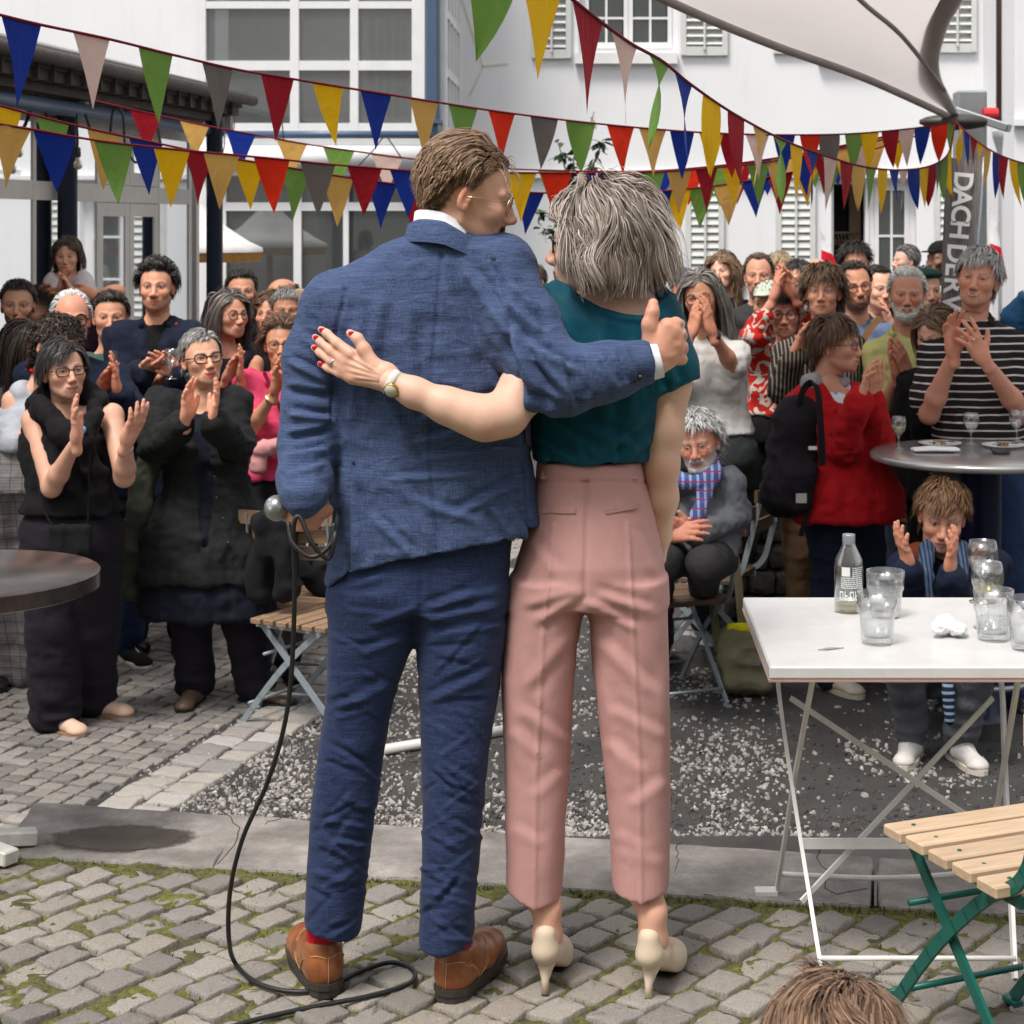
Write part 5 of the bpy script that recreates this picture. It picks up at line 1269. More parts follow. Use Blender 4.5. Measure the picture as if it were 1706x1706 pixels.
tpart(b, 'rim', mat('pinkish_edge', (.36, .24, .21), .5))
xa, xb = .43, .93; fz_, bz_ = W(1367, 1640, 3.92), W(1310, 1478, 4.46)
for x, xi in ((.425, 0), (.965, 1)):
 sg = 1 if xi == 0 else -1
 b = MB(); P3 = resample([(x, 4.40, TZ-.035), (x+sg*.012, 4.37, .60), (x+sg*.002, 4.32, .55), (x+sg*.02, 4.2, .36), (x+sg*.06, 3.93, .01)], 22)
 for p, q in zip(P3[:-1], P3[1:]): b.bar(p, q+(q-p)*.05, .009, .018, up=(0, 1, .3))
 tpart(b, 'leg')
 b = MB(); b.bar((x+sg*.045, 3.95, TZ-.035), (x+sg*.028, 4.2, .362), .009, .018, up=(0, 1, .3)); b.bar((x+sg*.028, 4.2, .362), (x+sg*.012, 4.45, .012), .009, .018, up=(0, 1, .3)); b.box((x-.012-.03*(sg > 0), 4.43, 0), (x+.012+.03*(sg < 0), 4.47, .010)); tpart(b, 'leg')
 tpart(MB().box((x-.012, TY0+.05, TZ-.045), (x+.012, TY1-.05, TZ-.034)), 'top_rail')
b = MB(); b.bar((.46, 4.11, .24), (.93, 4.11, .24), .024, .006, up=(0, 1, 0)); tpart(b, 'stretcher')
b = MB(); b.tube(resample([(.44, 4.43, .055), (.70, 4.43, .045), (.95, 4.43, .06)], 10), .007, 8); tpart(b, 'stretcher', sm=True)
b = MB(); b.tube([(.484, 3.945, .045), (.91, 3.945, .045)], .006, 8); tpart(b, 'stretcher', sm=True)
b = MB(); b.bar((.455, 4.31, .52), (.93, 4.09, .245), .013, .005, up=(0, 1, .4)); tpart(b, 'cross_brace')
b = MB(); b.bar((.94, 4.31, .52), (.455, 4.075, .12), .013, .005, up=(0, 1, .4)); tpart(b, 'cross_brace')
# glassware
def mat_gls(name, c=(1, 1, 1), rough=.0):
 m = NT(name); m.set(Roughness=rough, Transmission_Weight=1.0, IOR=1.45); m.base(c); return m.m
def mat_thin(name, c, base=.05, k=.75):
 m = NT(name); g = m.n('BsdfGlossy'); g.inputs['Roughness'].default_value = .04; t = m.n('BsdfTransparent'); t.inputs['Color'].default_value = (*c, 1); f = m.n('LayerWeight'); f.inputs['Blend'].default_value = .42
 p = m.math('ADD', m.math('MULTIPLY', m.math('POWER', (f, 'Facing'), 2.2), k), base); x = m.n('MixShader'); m.t.links.new(p[0].outputs[0], x.inputs[0]); m.l(t, 0, x, 1); m.l(g, 0, x, 2); m.t.links.new(x.outputs[0], m.out.inputs['Surface']); return m.m
M_GL = mat_thin('clear_glass', (.975, .98, .98), .14, 1.0); M_WATER = mat_thin('water', (.95, .97, .97), .03, .4); M_WINE = mat_thin('white_wine', (.90, .82, .5), .04, .4)
def tpos(px, py, z): Y = FPX*(EYE-z)/(py-CY); return W(px, py, Y)
def fluted(prof, n=36, fl=9, amp=.05, z0=.01, z1=.06):
 b = MB(); b.lathe(prof, (0, 0, 0), n); v, f = b.get(); a = np.arctan2(v[:, 1], v[:, 0]); k = 1-amp*(np.abs(np.sin(a*fl/2))**.6)*(sstep(z0, z0+.008, v[:, 2])*sstep(z1+.004, z1-.006, v[:, 2])); v[:, :2] *= k[:, None]; return v, f
def tumbler(px, py, hgt, r, lb, z=TZ, fill=.45):
 p = tpos(px, py, z); o = empty('water_glass', p, lb, 'drinking glass', 'faceted water tumblers'); h = hgt
 prof = [(0, .001), (r*.74, .001), (r*.78, .006), (r*.90, h*.55), (r*.97, h*.62), (r, h), (r*.965, h+.0005), (r*.93, h*.63), (r*.84, h*.5), (r*.70, .016), (0, .013)]
 v, f = fluted(prof, 54, 9, .055, .008, h*.56); mk('glass_body', v, f, M_GL, True, o)
 if fill: MB().lathe([(0, .0145), (r*.69, .0175), (r*.82, h*fill), (0, h*fill)], n=36).build('water', M_WATER, o, True)
 return o
tumbler(1461, 1072, .115, .045, 'front left faceted water glass, nearest the feather'); tumbler(1475, 1028, .112, .046, 'faceted water glass just right of the bottle', fill=.5)
tumbler(1655, 1066, .115, .046, 'faceted water glass right of the crumpled tissue'); tumbler(1712, 1082, .115, .046, 'faceted water glass cut by the photo edge on the white table')
def wineglass(px, py, z, hgt, r, lb, wine=.3, group='stemmed wine glasses'):
 p = tpos(px, py, z); o = empty('wine_glass', p, lb, 'wine glass', group); h = hgt; s0 = h*.42
 prof = [(0, .001), (r*.85, .001), (r*.86, .003), (.008, .008), (.004, .02), (.004, s0-.01), (.010, s0), (r*.72, s0+h*.12), (r, s0+h*.30), (r*.97, s0+h*.42), (r*.84, h), (r*.82, h), (r*.94, s0+h*.42), (r*.965, s0+h*.30), (r*.69, s0+h*.125), (0, s0+.006)]
 MB().lathe(prof, n=36).build('glass_body', M_GL, o, True)
 if wine: MB().lathe([(0, s0+.0075), (r*.66, s0+h*.125), (r*.90, s0+h*.125+wine*h*.25), (0, s0+h*.125+wine*h*.25)], n=32).build('wine', M_WINE, o, True)
 return o
wineglass(1637, 1004, TZ, .155, .039, 'rear stemmed wine glass on the white table', 0, 'stemmed wine glasses on the white table'); wineglass(1645, 1047, TZ, .155, .0385, 'front stemmed wine glass on the white table', .5, 'stemmed wine glasses on the white table')
# bottle
p = tpos(1414, 1019, TZ); BO = empty('glass_bottle', p, 'clear glass bottle with a grey cap on the white table', 'bottle'); r = .035
MB().lathe([(0, .001), (r*.9, .001), (r, .006), (r, .108), (r*.93, .128), (.017, .160), (.0145, .172), (.0145, .178), (.0125, .178), (.0125, .172), (.015, .160), (r*.9, .126), (r*.955, .108), (r*.955, .01), (0, .008)], n=40).build('bottle_body', M_GL, BO, True)
MB().lathe([(.0155, .166), (.0155, .187), (.0145, .189), (0, .189)], n=28).build('cap', mat('grey_cap', (.30, .32, .36), .4, .5), BO, True)
MB().lathe([(0, .0095), (r*.94, .0095), (r*.95, .02), (0, .02)], n=32).build('juice', mat('pale_juice', (.45, .40, .12), .2), BO, True)
# printed label: blocks of small white text lines and larger letters curved round the bottle
M_PRINT = mat('white_print_ink', (.72, .74, .74), .6, var=.02); b = MB()
def patch(a0, a1, z0, z1, rr_=r+.0006):
 n = max(1, int((a1-a0)/.12)); 
 for i in range(n):
  t0, t1 = a0+(a1-a0)*i/n, a0+(a1-a0)*(i+1)/n
  b.add([(rr_*math.cos(t), rr_*math.sin(t), z) for t, z in ((t0, z0), (t1, z0), (t1, z1), (t0, z1))], [[0, 1, 2, 3]])
rg = random.Random(3)
for k in range(11):
 z = .112-k*.0048; t = -1.55+.45*0
 t = -1.45 if k < 5 else -2.25
 while t < -.62: w_ = rg.uniform(.05, .22); patch(t, min(t+w_, -.6), z-.0013, z+.0013); t += w_+.045
patch(-2.2, -1.62, .092, .114)
for k, wd_ in enumerate((.12, .16, .10, .14, .12)):
 a0 = -2.35+k*.36
 patch(a0, a0+.06, .034, .056)
 if k % 2 == 0: patch(a0+.06, a0+.22, .052, .056); patch(a0+.22, a0+.27, .034, .056)
 else: patch(a0+.06, a0+.2, .043, .047); patch(a0+.06, a0+.22, .034, .038)
b.build('printed_label', M_PRINT, BO, True)
# crumpled tissue and feather
S = Sdf(); p = tpos(1576, 1060, TZ); rg = np.random.default_rng(4)
for k in range(16): c = p+np.array([rg.normal()*.016, rg.normal()*.014, .013+rg.random()*.018]); S.ell(c, rg.uniform(.008, .018, 3), .006)
P, Q = S.mesh(.0022, 1); P = P+vnorm(P, Q)*(.0028*ridge(P, 120, 3))[:, None]; P[:, 2] = np.maximum(P[:, 2], TZ+.0008); tag(mk('paper_tissue', P, Q, mat('white_tissue', (.80, .80, .80), .9, var=.03), False, base=(*p[:2], TZ)), 'crumpled white tissue on the white table', 'tissue')
p = tpos(1385, 1083, TZ); b = MB(); b.add([p+np.array(q)/1000. for q in ((-29, -3, 1), (-10, -6, 3), (12, 4, 3), (29, 13, 2), (8, 6, 5), (-12, 2, 5))], [[0, 1, 4, 5]], [[1, 2, 4], [2, 3, 4]]); b.tube([p+(-.03, -.004, .002), p+(.03, .0135, .002)], .0012, 4); o = b.build('feather', mat('grey_feather', (.30, .27, .25), .8), base=p); tag(o, 'small grey brown feather at the front of the white table', 'feather')
# ---- high table on the right
HY = FPX/406; HZ = EYE-(752-CY)/406; HX = (1633-CX)/406; HTb = empty('standing_table', (HX, HY, LOW), 'round grey zinc standing table with blue pedestal before the striped man', 'table'); hbb = np.array(HTb.location); R0 = .45
m = NT('zinc_top'); m.set(Roughness=.24, Metallic=.7); v = m.coord(); n_ = m.noise(v, 8, 6); m.base((m.ramp(n_, 'Fac', [(.3, (.40, .39, .39)), (.7, (.56, .55, .545))]), 0)); M_ZINC = m.m
hz0 = HZ-LOW
MB().lathe([(0, hz0), (R0-.02, hz0), (R0-.006, hz0-.005), (R0, hz0-.016), (R0-.004, hz0-.03), (R0-.02, hz0-.036), (0, hz0-.036)], n=72).build('table_top', M_ZINC, HTb, True)
MB().lathe([(.10, .03), (.085, .06), (.085, hz0-.05), (.2, hz0-.037)], n=32).build('pedestal', mat('dark_blue_gloss', (.008, .012, .05), .25), HTb, True)
MB().lathe([(0, .03), (.18, .03), (.23, .018), (.25, .0)], n=48).build('base_disc', mat('black_iron', (.02, .019, .02), .6), HTb, True)
a = np.linspace(0, 2*np.pi, 41); b = MB(); b.tube(np.stack([.21*np.cos(a), .21*np.sin(a), np.full(41, .20)], 1), .012, 8, False); [b.tube([(.08*math.cos(t), .08*math.sin(t), .20), (.21*math.cos(t), .21*math.sin(t), .20)], .009, 6) for t in (.4, 2.5, 4.6)]; b.build('foot_ring', M_STEEL, HTb, True)
HG = 'stemmed wine glasses on the standing table'
wineglass(1497, 748, HZ, .135, .033, 'wine glass with a little white wine at the left of the zinc table', .35, HG); wineglass(1618, 741, HZ, .135, .034, 'empty wine glass in front of the striped shirt', 0, HG); wineglass(1694, 736, HZ, .135, .034, 'wine glass farthest right on the zinc table', 0, HG)
M_PORC = mat('white_porcelain', (.72, .72, .71), .25, var=.03)
for px, py, lb in ((1566, 743, 'white plate with leftovers behind the folded napkin'), (1672, 746, 'white plate with cutlery at the right edge of the zinc table')):
 p = tpos(px, py, HZ); o = empty('plate', p, lb, 'plate', 'white plates on the standing table'); MB().lathe([(0, .002), (.05, .002), (.075, .009), (.09, .014), (.09, .016), (.073, .012), (.05, .006), (0, .006)], n=36).build('plate_body', M_PORC, o, True)
 b = MB(); b.bar((-.05, -.03, .018), (.07, .02, .020), .009, .002); b.bar((-.02, .04, .018), (.05, -.04, .022), .012, .002); b.build('cutlery', mat('brown_cutlery', (.12, .06, .04), .4, .4), o)
 b = MB(); [b.sphere((random.uniform(-.03, .03), random.uniform(-.02, .02), .012), random.uniform(.006, .012), 6, 5) for _ in range(7)]; b.build('crumbs', mat('brown_crumbs', (.30, .16, .06), .8), o)
p = tpos(1558, 753, HZ); S = Sdf(); S.box(p+(0, 0, .008), (.095, .05, .007), .006, .01); P, Q = S.mesh(.006, 1); P[:, 2] += .006*vn(P, 14)+.003; tag(mk('paper_napkin', P, Q, mat('white_napkin', (.78, .78, .79), .9, var=.03), True, base=(*p[:2], HZ)), 'folded white paper napkin at the front of the zinc table', 'napkin')
p = tpos(1668, 756, HZ); o = MB().lathe([(0, .001), (.035, .001), (.045, .018), (.041, .018), (.033, .006), (0, .006)], p, 28).build('ashtray', mat('dark_ashtray', (.06, .06, .065), .25, .5), None, True, base=p); tag(o, 'small dark round ashtray on the zinc table', 'ashtray')
# ---- black round table at the left edge
BX, BY, BZ = (-64-CX)/634, FPX/634, .737; BT = empty('round_table', (BX, BY, 0), 'worn black round table cut by the left photo edge', 'table')
m = NT('worn_black_top'); m.set(Roughness=.24); v = m.coord(); n_ = m.noise(v, 5, 6, .65); n2 = m.noise(v, 60, 4, .7); col = (m.ramp(n_, 'Fac', [(.35, (.022, .018, .017)), (.55, (.055, .042, .038)), (.68, (.16, .07, .045))]), 0); col = m.mix((m.ramp(n2, 'Fac', [(.70, 0.0), (.74, .7)]), 0), col, (.35, .28, .24)); m.base(col); M_BT = m.m
MB().lathe([(0, BZ), (.345, BZ), (.352, BZ-.004), (.352, BZ-.044), (.345, BZ-.047), (0, BZ-.047)], n=80).build('table_top', M_BT, BT, False, auto=40)
MB().lathe([(.03, .03), (.03, BZ-.05), (.14, BZ-.047)], n=20).build('pedestal', M_BT, BT, True)
for t in (.38, 5.75, 2.2, 3.9):
 b = MB(); b.bar((.03*math.cos(t), .03*math.sin(t), .035), (.19*math.cos(t), .19*math.sin(t), .022), .05, .038, bev=.004); b.build('foot_arm', mat('chipped_white_paint', (.58, .56, .52), .5, var=.15, vs=25, bump=.3), BT)
# ---- white pipe on the gravel
a, c = W(628, 1252, 3000*2.03/(1252-CY)), W(860, 1214, 3000*2.03/(1214-CY)); a[2] = c[2] = LOW+.022; b = MB(); b.tube([a, c], .021, 12); o = b.build('white_pipe', mat('white_plastic_pipe', (.62, .60, .57), .5, var=.15), None, True, base=a); tag(o, 'white plastic pipe lying on the gravel behind the couple', 'pipe')
b = MB(); b.tube([c+(-.20, .05, .02), c+(-.30, .10, .02)], .02, 10); b.sphere(c+(-.20, .05, .02), .028, 10, 8)
# ---- bags
M_BLKCL = cloth('black_bag_cloth', (.012, .012, .014)); M_OLIVE = cloth('olive_canvas', (.20, .185, .115))
Y = FPX/382; S = Sdf(); c = W(1240, 1095, Y)
S.box(c+(0, 0, -.01), (.115, .075, .135), .05, .03); S.box(c+(-.045, -.07, -.04), (.06, .035, .08), .03, .03); S.box(c+(.06, -.065, -.05), (.055, .035, .075), .03, .03); S.ell(c+(.02, 0, .155), (.085, .06, .06), .012, 's')
P, Q = S.mesh(.008, 1); P = P+vnorm(P, Q)*(.010*ridge(P, (9, 9, 16), 1)+.006*vn(P, 24))[:, None]; P[:, 2] = np.maximum(P[:, 2], LOW+.002)
BAG = mk('shoulder_bag', P, Q, M_OLIVE, True, base=(c[0], c[1], LOW)); tag(BAG, 'olive canvas shoulder bag on the ground by the white table', 'bag'); gb = (c[0], c[1], LOW)
S = Sdf(); S.box(c+(-.02, -.01, .125), (.055, .03, .018), .012, .01); P, Q = S.mesh(.006, 1); P = P+vnorm(P, Q)*(.006*ridge(P, 26))[:, None]; mk('yellow_lining', P, Q, cloth('bright_yellow_cloth', (.62, .60, .01)), True, BAG, base=gb)
def strap(name, pts, w, th, mt, parent, base, n=30, up=(0, -1, 0)):
 P3 = resample(pts, n); b = MB()
 for p, q in zip(P3[:-1], P3[1:]): b.bar(p, q+(q-p)*.03, w, th, up=up)
 return b.build(name, mt, parent, base=base)
M_STRAP = cloth('khaki_strap', (.12, .105, .06))
strap('strap', [W(1197, 1085, Y-.05), W(1185, 990, Y), W(1176, 930, Y+.05), W(1186, 865, Y+.12), W(1205, 862, Y+.14), W(1225, 930, Y+.12), W(1236, 1040, Y+.03)], .036, .004, M_STRAP, BAG, gb, up=(.3, -1, 0))
b = MB(); b.box(c+(.03, -.112, -.01), c+(.06, -.104, .01)); b.build('buckle', M_STEEL, BAG, base=gb)
# black jacket and bag on the rear left chair
Y = FPX/404; S = Sdf(); S.cap(W(432, 872, Y), W(488, 868, Y), .045, .045, .03); S.cap(W(440, 900, Y), W(428, 990, Y), .05, .04, .04); S.cap(W(474, 900, Y), W(478, 985, Y), .05, .045, .04)
P, Q = S.mesh(.010, 1); P = P+vnorm(P, Q)*(.016*ridge(P, (13, 13, 6), 2)+.006*vn(P, 30))[:, None]; o = mk('black_jacket', P, Q, M_BLKCL, True, base=W(458, 1000, Y)); tag(o, 'black jacket hung over the back of the rear left chair', 'jacket')
Y = FPX/385; S = Sdf(); S.ell(W(530, 955, Y), (.075, .07, .09), .02); S.ell(W(548, 975, Y), (.06, .06, .07), .03); P, Q = S.mesh(.009, 1); P = P+vnorm(P, Q)*(.01*ridge(P, (12, 12, 18)))[:, None]; o = mk('black_handbag', P, Q, M_BLKCL, True, base=W(530, 995, Y)); tag(o, 'small black bag on the seat behind the empty chair', 'bag')
b = MB(); b.tube(resample([W(515, 930, Y-.07), W(512, 905, Y-.05), W(525, 890, Y-.02), W(540, 900, Y-.02), W(547, 930, Y-.05)], 16), .007, 6); b.build('handle', M_STEEL, o, True, base=W(530, 995, Y))
# ---- stone pedestal and dark low wall behind the right crowd
PB = empty('stone_planter', W(1258, 990, FPX/335), 'rough dark stone pedestal between the standing people at right', 'planter'); PB.location.z = LOW; pbb = np.array(PB.location); rg = np.random.default_rng(8); M_ROCK = mat_stone('dark_rough_stone', (.05, .043, .038), (.12, .105, .09))
for lay in range(5):
 k = 9; off = rg.random()
 for i in range(k):
  a = (i+off)/k*6.283; S = Sdf(); h_ = .125; S.box((.17*math.cos(a), .17*math.sin(a), h_*(lay+.5)), (.062*rg.uniform(.9, 1.1), .05, h_*.5*rg.uniform(.88, .98)), .018, 0, R=np.array(Matrix.Rotation(a+1.57, 3, 'Z'))); P, Q = S.mesh(.022, 0); P = P+.008*vn(P+i, 30)[:, None]; mk('stone', P, Q, M_ROCK, False, PB)
MB().lathe([(0, .63), (.22, .63), (.245, .65), (.24, .675), (.2, .69), (0, .69)], n=24).build('capstone', M_ROCK, PB, False)
b = MB(); b.lathe([(0, 0), (.04, 0), (.05, .09), (.045, .1), (0, .1)], W(1262, 795, FPX/330), 14); o = b.build('lantern', mat('candle_glass', (.30, .28, .25), .2), None, True, base=W(1262, 795, FPX/330)); tag(o, 'small glass candle lantern on the stone pedestal', 'lantern')
o.location = (PB.location.x, PB.location.y-.05, LOW+.69)
# ---- plants
M_LEAF = NT('glossy_leaf'); M_LEAF.set(Roughness=.4); oi = M_LEAF.n('ObjectInfo'); v = M_LEAF.coord(); n_ = M_LEAF.noise(v, 7, 2); M_LEAF.base((M_LEAF.ramp(n_, 'Fac', [(.3, (.018, .045, .014)), (.7, (.05, .10, .03))]), 0)); M_LEAF = M_LEAF.m; M_STEM = mat('green_stem', (.07, .075, .03), .7)
def leaf_me(L=.08):
 v = []; prof = [(0, .0), (.15, .16), (.4, .26), (.7, .19), (1, 0)]
 for t, w in prof: z = -.25*t*t*L; v += [(-w*L, t*L, z+.05*w*L), (0, t*L, z-.03*L), (w*L, t*L, z+.05*w*L)]
 q = [[3*i+j, 3*i+j+1, 3*i+3+j+1, 3*i+3+j] for i in range(4) for j in (0, 1)]; o = mk('leaf', np.array(v), np.array(q), M_LEAF, True); me = o.data; bpy.data.objects.remove(o); return me
LEAF = leaf_me()
def sapling(label, stems, Y, nleaf, seed, spread, base_py, big=1.0):
 rg = np.random.default_rng(seed); b0 = W(stems[0][0][0], base_py, Y); b0[2] = LOW; o = empty('young_tree' if nleaf > 50 else 'leafy_plant', b0, label, 'plant'); bs = []
 for st in stems:
  P3 = resample([W(x, y, Y+rg.normal()*.03) for x, y in st], 24); b = MB(); b.tube(P3, np.linspace(.011, .003, 24), 6); b.build('trunk' if st is stems[0] else 'branch', M_STEM, o, True, base=b0); bs.append(P3)
 for k in range(nleaf):
  P3 = bs[rg.integers(len(bs))]; i = int(24*rg.uniform(spread, 1.0)); p = P3[min(i, 23)]+rg.normal(size=3)*.012; q = bpy.data.objects.new('leaf', LEAF); COL.objects.link(q); q.parent = o; q.location = p-b0
  a = rg.random()*6.28; q.rotation_euler = (rg.normal()*.5-.3, rg.normal()*.4, a); s_ = rg.uniform(.6, 1.3)*big; q.scale = (s_, s_, s_)
sapling('slender leafy young tree rising behind the grey haired woman', [[(962, 620), (962, 420), (968, 300), (975, 235), (990, 186)], [(966, 330), (945, 290), (930, 238)], [(968, 320), (990, 270), (1005, 232)], [(966, 345), (955, 300), (958, 240)], [(966, 360), (985, 300), (992, 262)], [(963, 380), (930, 360), (885, 352)], [(963, 400), (930, 392), (905, 380)]], 12.2, 150, 3, .35, 700, .95)
sapling('low green shrub between the couple and the clapping woman in white', [[(1112, 640), (1120, 540), (1138, 470)], [(1112, 640), (1105, 550), (1120, 500)], [(1112, 640), (1140, 560), (1160, 500)], [(1112, 640), (1125, 560), (1178, 455)]], 9.6, 34, 5, .3, 760, .8)
sapling('small dark green plant by the stone pedestal', [[(1255, 800), (1265, 760), (1280, 735)], [(1255, 800), (1248, 770), (1262, 748)]], 9.0, 14, 6, .3, 800, .8)
# ---- strings of pennants
M_PEN = {k: cloth('pennant_'+k, c, .8, .05, sheen=.05) for k, c in dict(blue=(.008, .03, .26), pale=(.66, .47, .42), green=(.16, .30, .06), grey=(.15, .13, .125), red=(.30, .008, .018), yellow=(.80, .46, .008), tan=(.62, .36, .10), orange=(.68, .03, .008)).items()}
for k_, m_ in M_PEN.items():
 t_ = m_.node_tree; bs_ = next(x for x in t_.nodes if x.type == 'BSDF_PRINCIPLED'); tl = t_.nodes.new('ShaderNodeBsdfTranslucent'); mx_ = t_.nodes.new('ShaderNodeMixShader'); mx_.inputs[0].default_value = .3
 src = bs_.inputs['Base Color'].links[0].from_socket; t_.links.new(src, tl.inputs[0]); t_.links.new(bs_.outputs[0], mx_.inputs[1]); t_.links.new(tl.outputs[0], mx_.inputs[2]); t_.links.new(mx_.outputs[0], next(x for x in t_.nodes if x.type == 'OUTPUT_MATERIAL').inputs['Surface'])
M_TAPE = cloth('dark_red_tape', (.16, .012, .022))
def bunting(label, ctl, pens, wind=.3, seed=1, hgt=.195, wid=.172):
 """ctl: (px, py, s) along the cord; pens: (px, colour) of the pennants' centres"""
 rg = np.random.default_rng(seed); P3 = resample([W(x, y, FPX/s) for x, y, s in ctl], 260); b0 = P3[0]; o = empty('bunting', b0, label, 'bunting', 'strings of coloured pennants')
 b = MB(); b.tube(P3, .0042, 5); b.build('cord', M_TAPE, o, True, base=b0); px = CX+FPX*P3[:, 0]/P3[:, 1]; seg = np.r_[0, np.cumsum(np.linalg.norm(np.diff(P3, axis=0), axis=1))]
 for x, c in pens:
  i = int(np.argmin(np.abs(px-x))); s0 = seg[i]; n = 7; w = wid*rg.uniform(.95, 1.05); h = hgt*rg.uniform(.93, 1.08); tw = rg.normal()*wind*.8; sway = rg.normal(size=2)*.25*wind; V = []; cu_ = rg.normal()*.6*wind+.2*wind
  for k in range(n+1):
   t = k/n; hw = w*.5*(1-t)
   for u in (-1, -.33, .33, 1):
    ss = np.clip(s0+u*w*.5, seg[0], seg[-1]); top = np.array([np.interp(ss, seg, P3[:, d]) for d in range(3)]); mid = np.array([np.interp(s0, seg, P3[:, d]) for d in range(3)]); d = top-mid
    a = tw*t*1.6; dx, dy = d[0]*(1-t), d[1]*(1-t); dx, dy = dx*math.cos(a)-dy*math.sin(a), dx*math.sin(a)+dy*math.cos(a)
    p = mid+np.array([dx, dy, d[2]*(1-t)])+np.array([sway[0]*t*t*h, (sway[1]*t*t+cu_*math.sin(2.6*t)*.35)*h+.008*math.sin(u*2.2+tw*9)*(wind*2)*t, -h*t]); V.append(p)
  q = np.array([[k*4+j, k*4+j+1, k*4+j+5, k*4+j+4] for k in range(n) for j in range(3)]); mk('pennant', np.array(V), q, M_PEN[c], True, o, base=b0)
POLE = (1592, 203, 322)
bunting('top string of pennants starting at the upper left corner, cord nearest above the suited man', [(-60, 10, 715), (0, 25, 690), (66, 41, 665), (180, 65, 622), (290, 92, 585), (390, 115, 553), (483, 131, 525), (650, 158, 485), (860, 190, 440), (1055, 212, 408), (1220, 223, 382), (1390, 224, 356), (1510, 215, 336), POLE],
  [(36, 'blue'), (151, 'pale'), (259, 'green'), (363, 'grey'), (459, 'red'), (546, 'yellow'), (627, 'blue'), (703, 'tan'), (772, 'green'), (839, 'orange'), (904, 'grey'), (963, 'green'), (1038, 'orange'), (1088, 'tan'), (1140, 'blue'), (1182, 'yellow'), (1222, 'red'), (1265, 'pale'), (1305, 'blue'), (1348, 'orange'), (1382, 'grey'), (1420, 'green'), (1447, 'yellow'), (1481, 'red'), (1508, 'pale'), (1536, 'blue'), (1564, 'orange'), (1585, 'green')], .24, 1)
bunting('string of long fluttering pennants sweeping down from the top centre to the steel mast', [(700, -150, 1010), (815, -92, 960), (928, -20, 880), (990, 28, 820), (1050, 72, 760), (1105, 103, 700), (1150, 140, 650), (1220, 188, 580), (1300, 231, 510), (1370, 258, 455), (1440, 278, 410), (1500, 283, 370), (1550, 276, 345), (1580, 255, 330), POLE],
  [(822, 'green'), (903, 'yellow'), (978, 'red'), (1041, 'pale'), (1097, 'green'), (1138, 'blue'), (1187, 'yellow'), (1226, 'red'), (1265, 'tan'), (1300, 'green'), (1328, 'yellow'), (1352, 'blue'), (1384, 'pale'), (1410, 'red'), (1431, 'tan'), (1452, 'green'), (1470, 'yellow'), (1490, 'blue'), (1505, 'pale'), (1522, 'blue'), (1537, 'yellow'), (1551, 'red'), (1563, 'grey'), (1572, 'green'), (1578, 'yellow')], .30, 2, .20, .235)
bunting('lowest left string of pennants, passing behind the suited man at ear height', [(-50, 166, 545), (0, 176, 530), (58, 192, 515), (117, 207, 500), (197, 225, 482), (345, 256, 452), (435, 272, 436), (510, 284, 424), (570, 294, 415), (695, 310, 398), (890, 321, 376), (1040, 322, 362), (1170, 312, 350), (1290, 293, 342), (1400, 265, 334), (1500, 235, 328), POLE],
  [(10, 'yellow'), (88, 'green'), (172, 'tan'), (246, 'blue'), (327, 'red'), (416, 'yellow'), (490, 'green'), (563, 'tan'), (632, 'blue'), (690, 'red'), (750, 'green'), (884, 'blue'), (1100, 'blue'), (1127, 'yellow'), (1170, 'green'), (1213, 'tan'), (1258, 'blue'), (1298, 'red'), (1340, 'yellow'), (1385, 'green'), (1430, 'red')], .15, 3)
bunting('middle left string of pennants starting at the left edge with tan and blue', [(-50, 200, 560), (0, 207, 540), (62, 217, 530), (123, 228, 518), (190, 238, 505), (283, 248, 488), (367, 256, 473), (452, 264, 459), (530, 272, 447), (600, 278, 437), (700, 285, 424), (890, 288, 402), (1100, 286, 380), (1290, 268, 352), (1470, 233, 332), POLE],
  [(8, 'tan'), (92, 'blue'), (192, 'green'), (284, 'yellow'), (368, 'tan'), (451, 'orange'), (529, 'grey'), (607, 'red'), (676, 'blue'), (745, 'pale'), (868, 'yellow'), (922, 'orange'), (1000, 'blue'), (1045, 'red'), (1082, 'green'), (1133, 'tan'), (1175, 'red'), (1218, 'yellow'), (1262, 'green'), (1300, 'tan'), (1338, 'blue'), (1372, 'red'), (1405, 'tan'), (1440, 'pale')], .15, 4)
bunting('far string of pennants tied below the annex eaves at left', [(150, 166, 330), (220, 182, 330), (268, 193, 330), (348, 210, 332), (423, 224, 334), (510, 240, 336), (585, 251, 338), (665, 262, 340), (780, 275, 342), (890, 283, 342), (1100, 284, 340), (1300, 262, 335), (1480, 226, 328), POLE],
  [(244, 'red'), (325, 'tan'), (399, 'blue'), (488, 'tan'), (565, 'green'), (645, 'pale'), (720, 'yellow'), (790, 'red'), (926, 'green'), (985, 'pale'), (1018, 'yellow'), (1060, 'blue'), (1096, 'blue'), (1150, 'orange'), (1195, 'green'), (1235, 'red'), (1275, 'blue'), (1312, 'tan'), (1352, 'green'), (1390, 'blue'), (1425, 'red'), (1460, 'tan'), (1495, 'yellow')], .10, 5, .19, .165)
bunting('short string of pennants running from the steel mast to the right edge', [POLE, (1612, 222, 335), (1640, 244, 350), (1675, 262, 370), (1720, 275, 390), (1790, 285, 420)],
  [(1600, 'yellow'), (1610, 'blue'), (1622, 'red'), (1632, 'yellow'), (1645, 'tan'), (1660, 'blue'), (1672, 'red'), (1690, 'yellow'), (1704, 'green')], .35, 6)
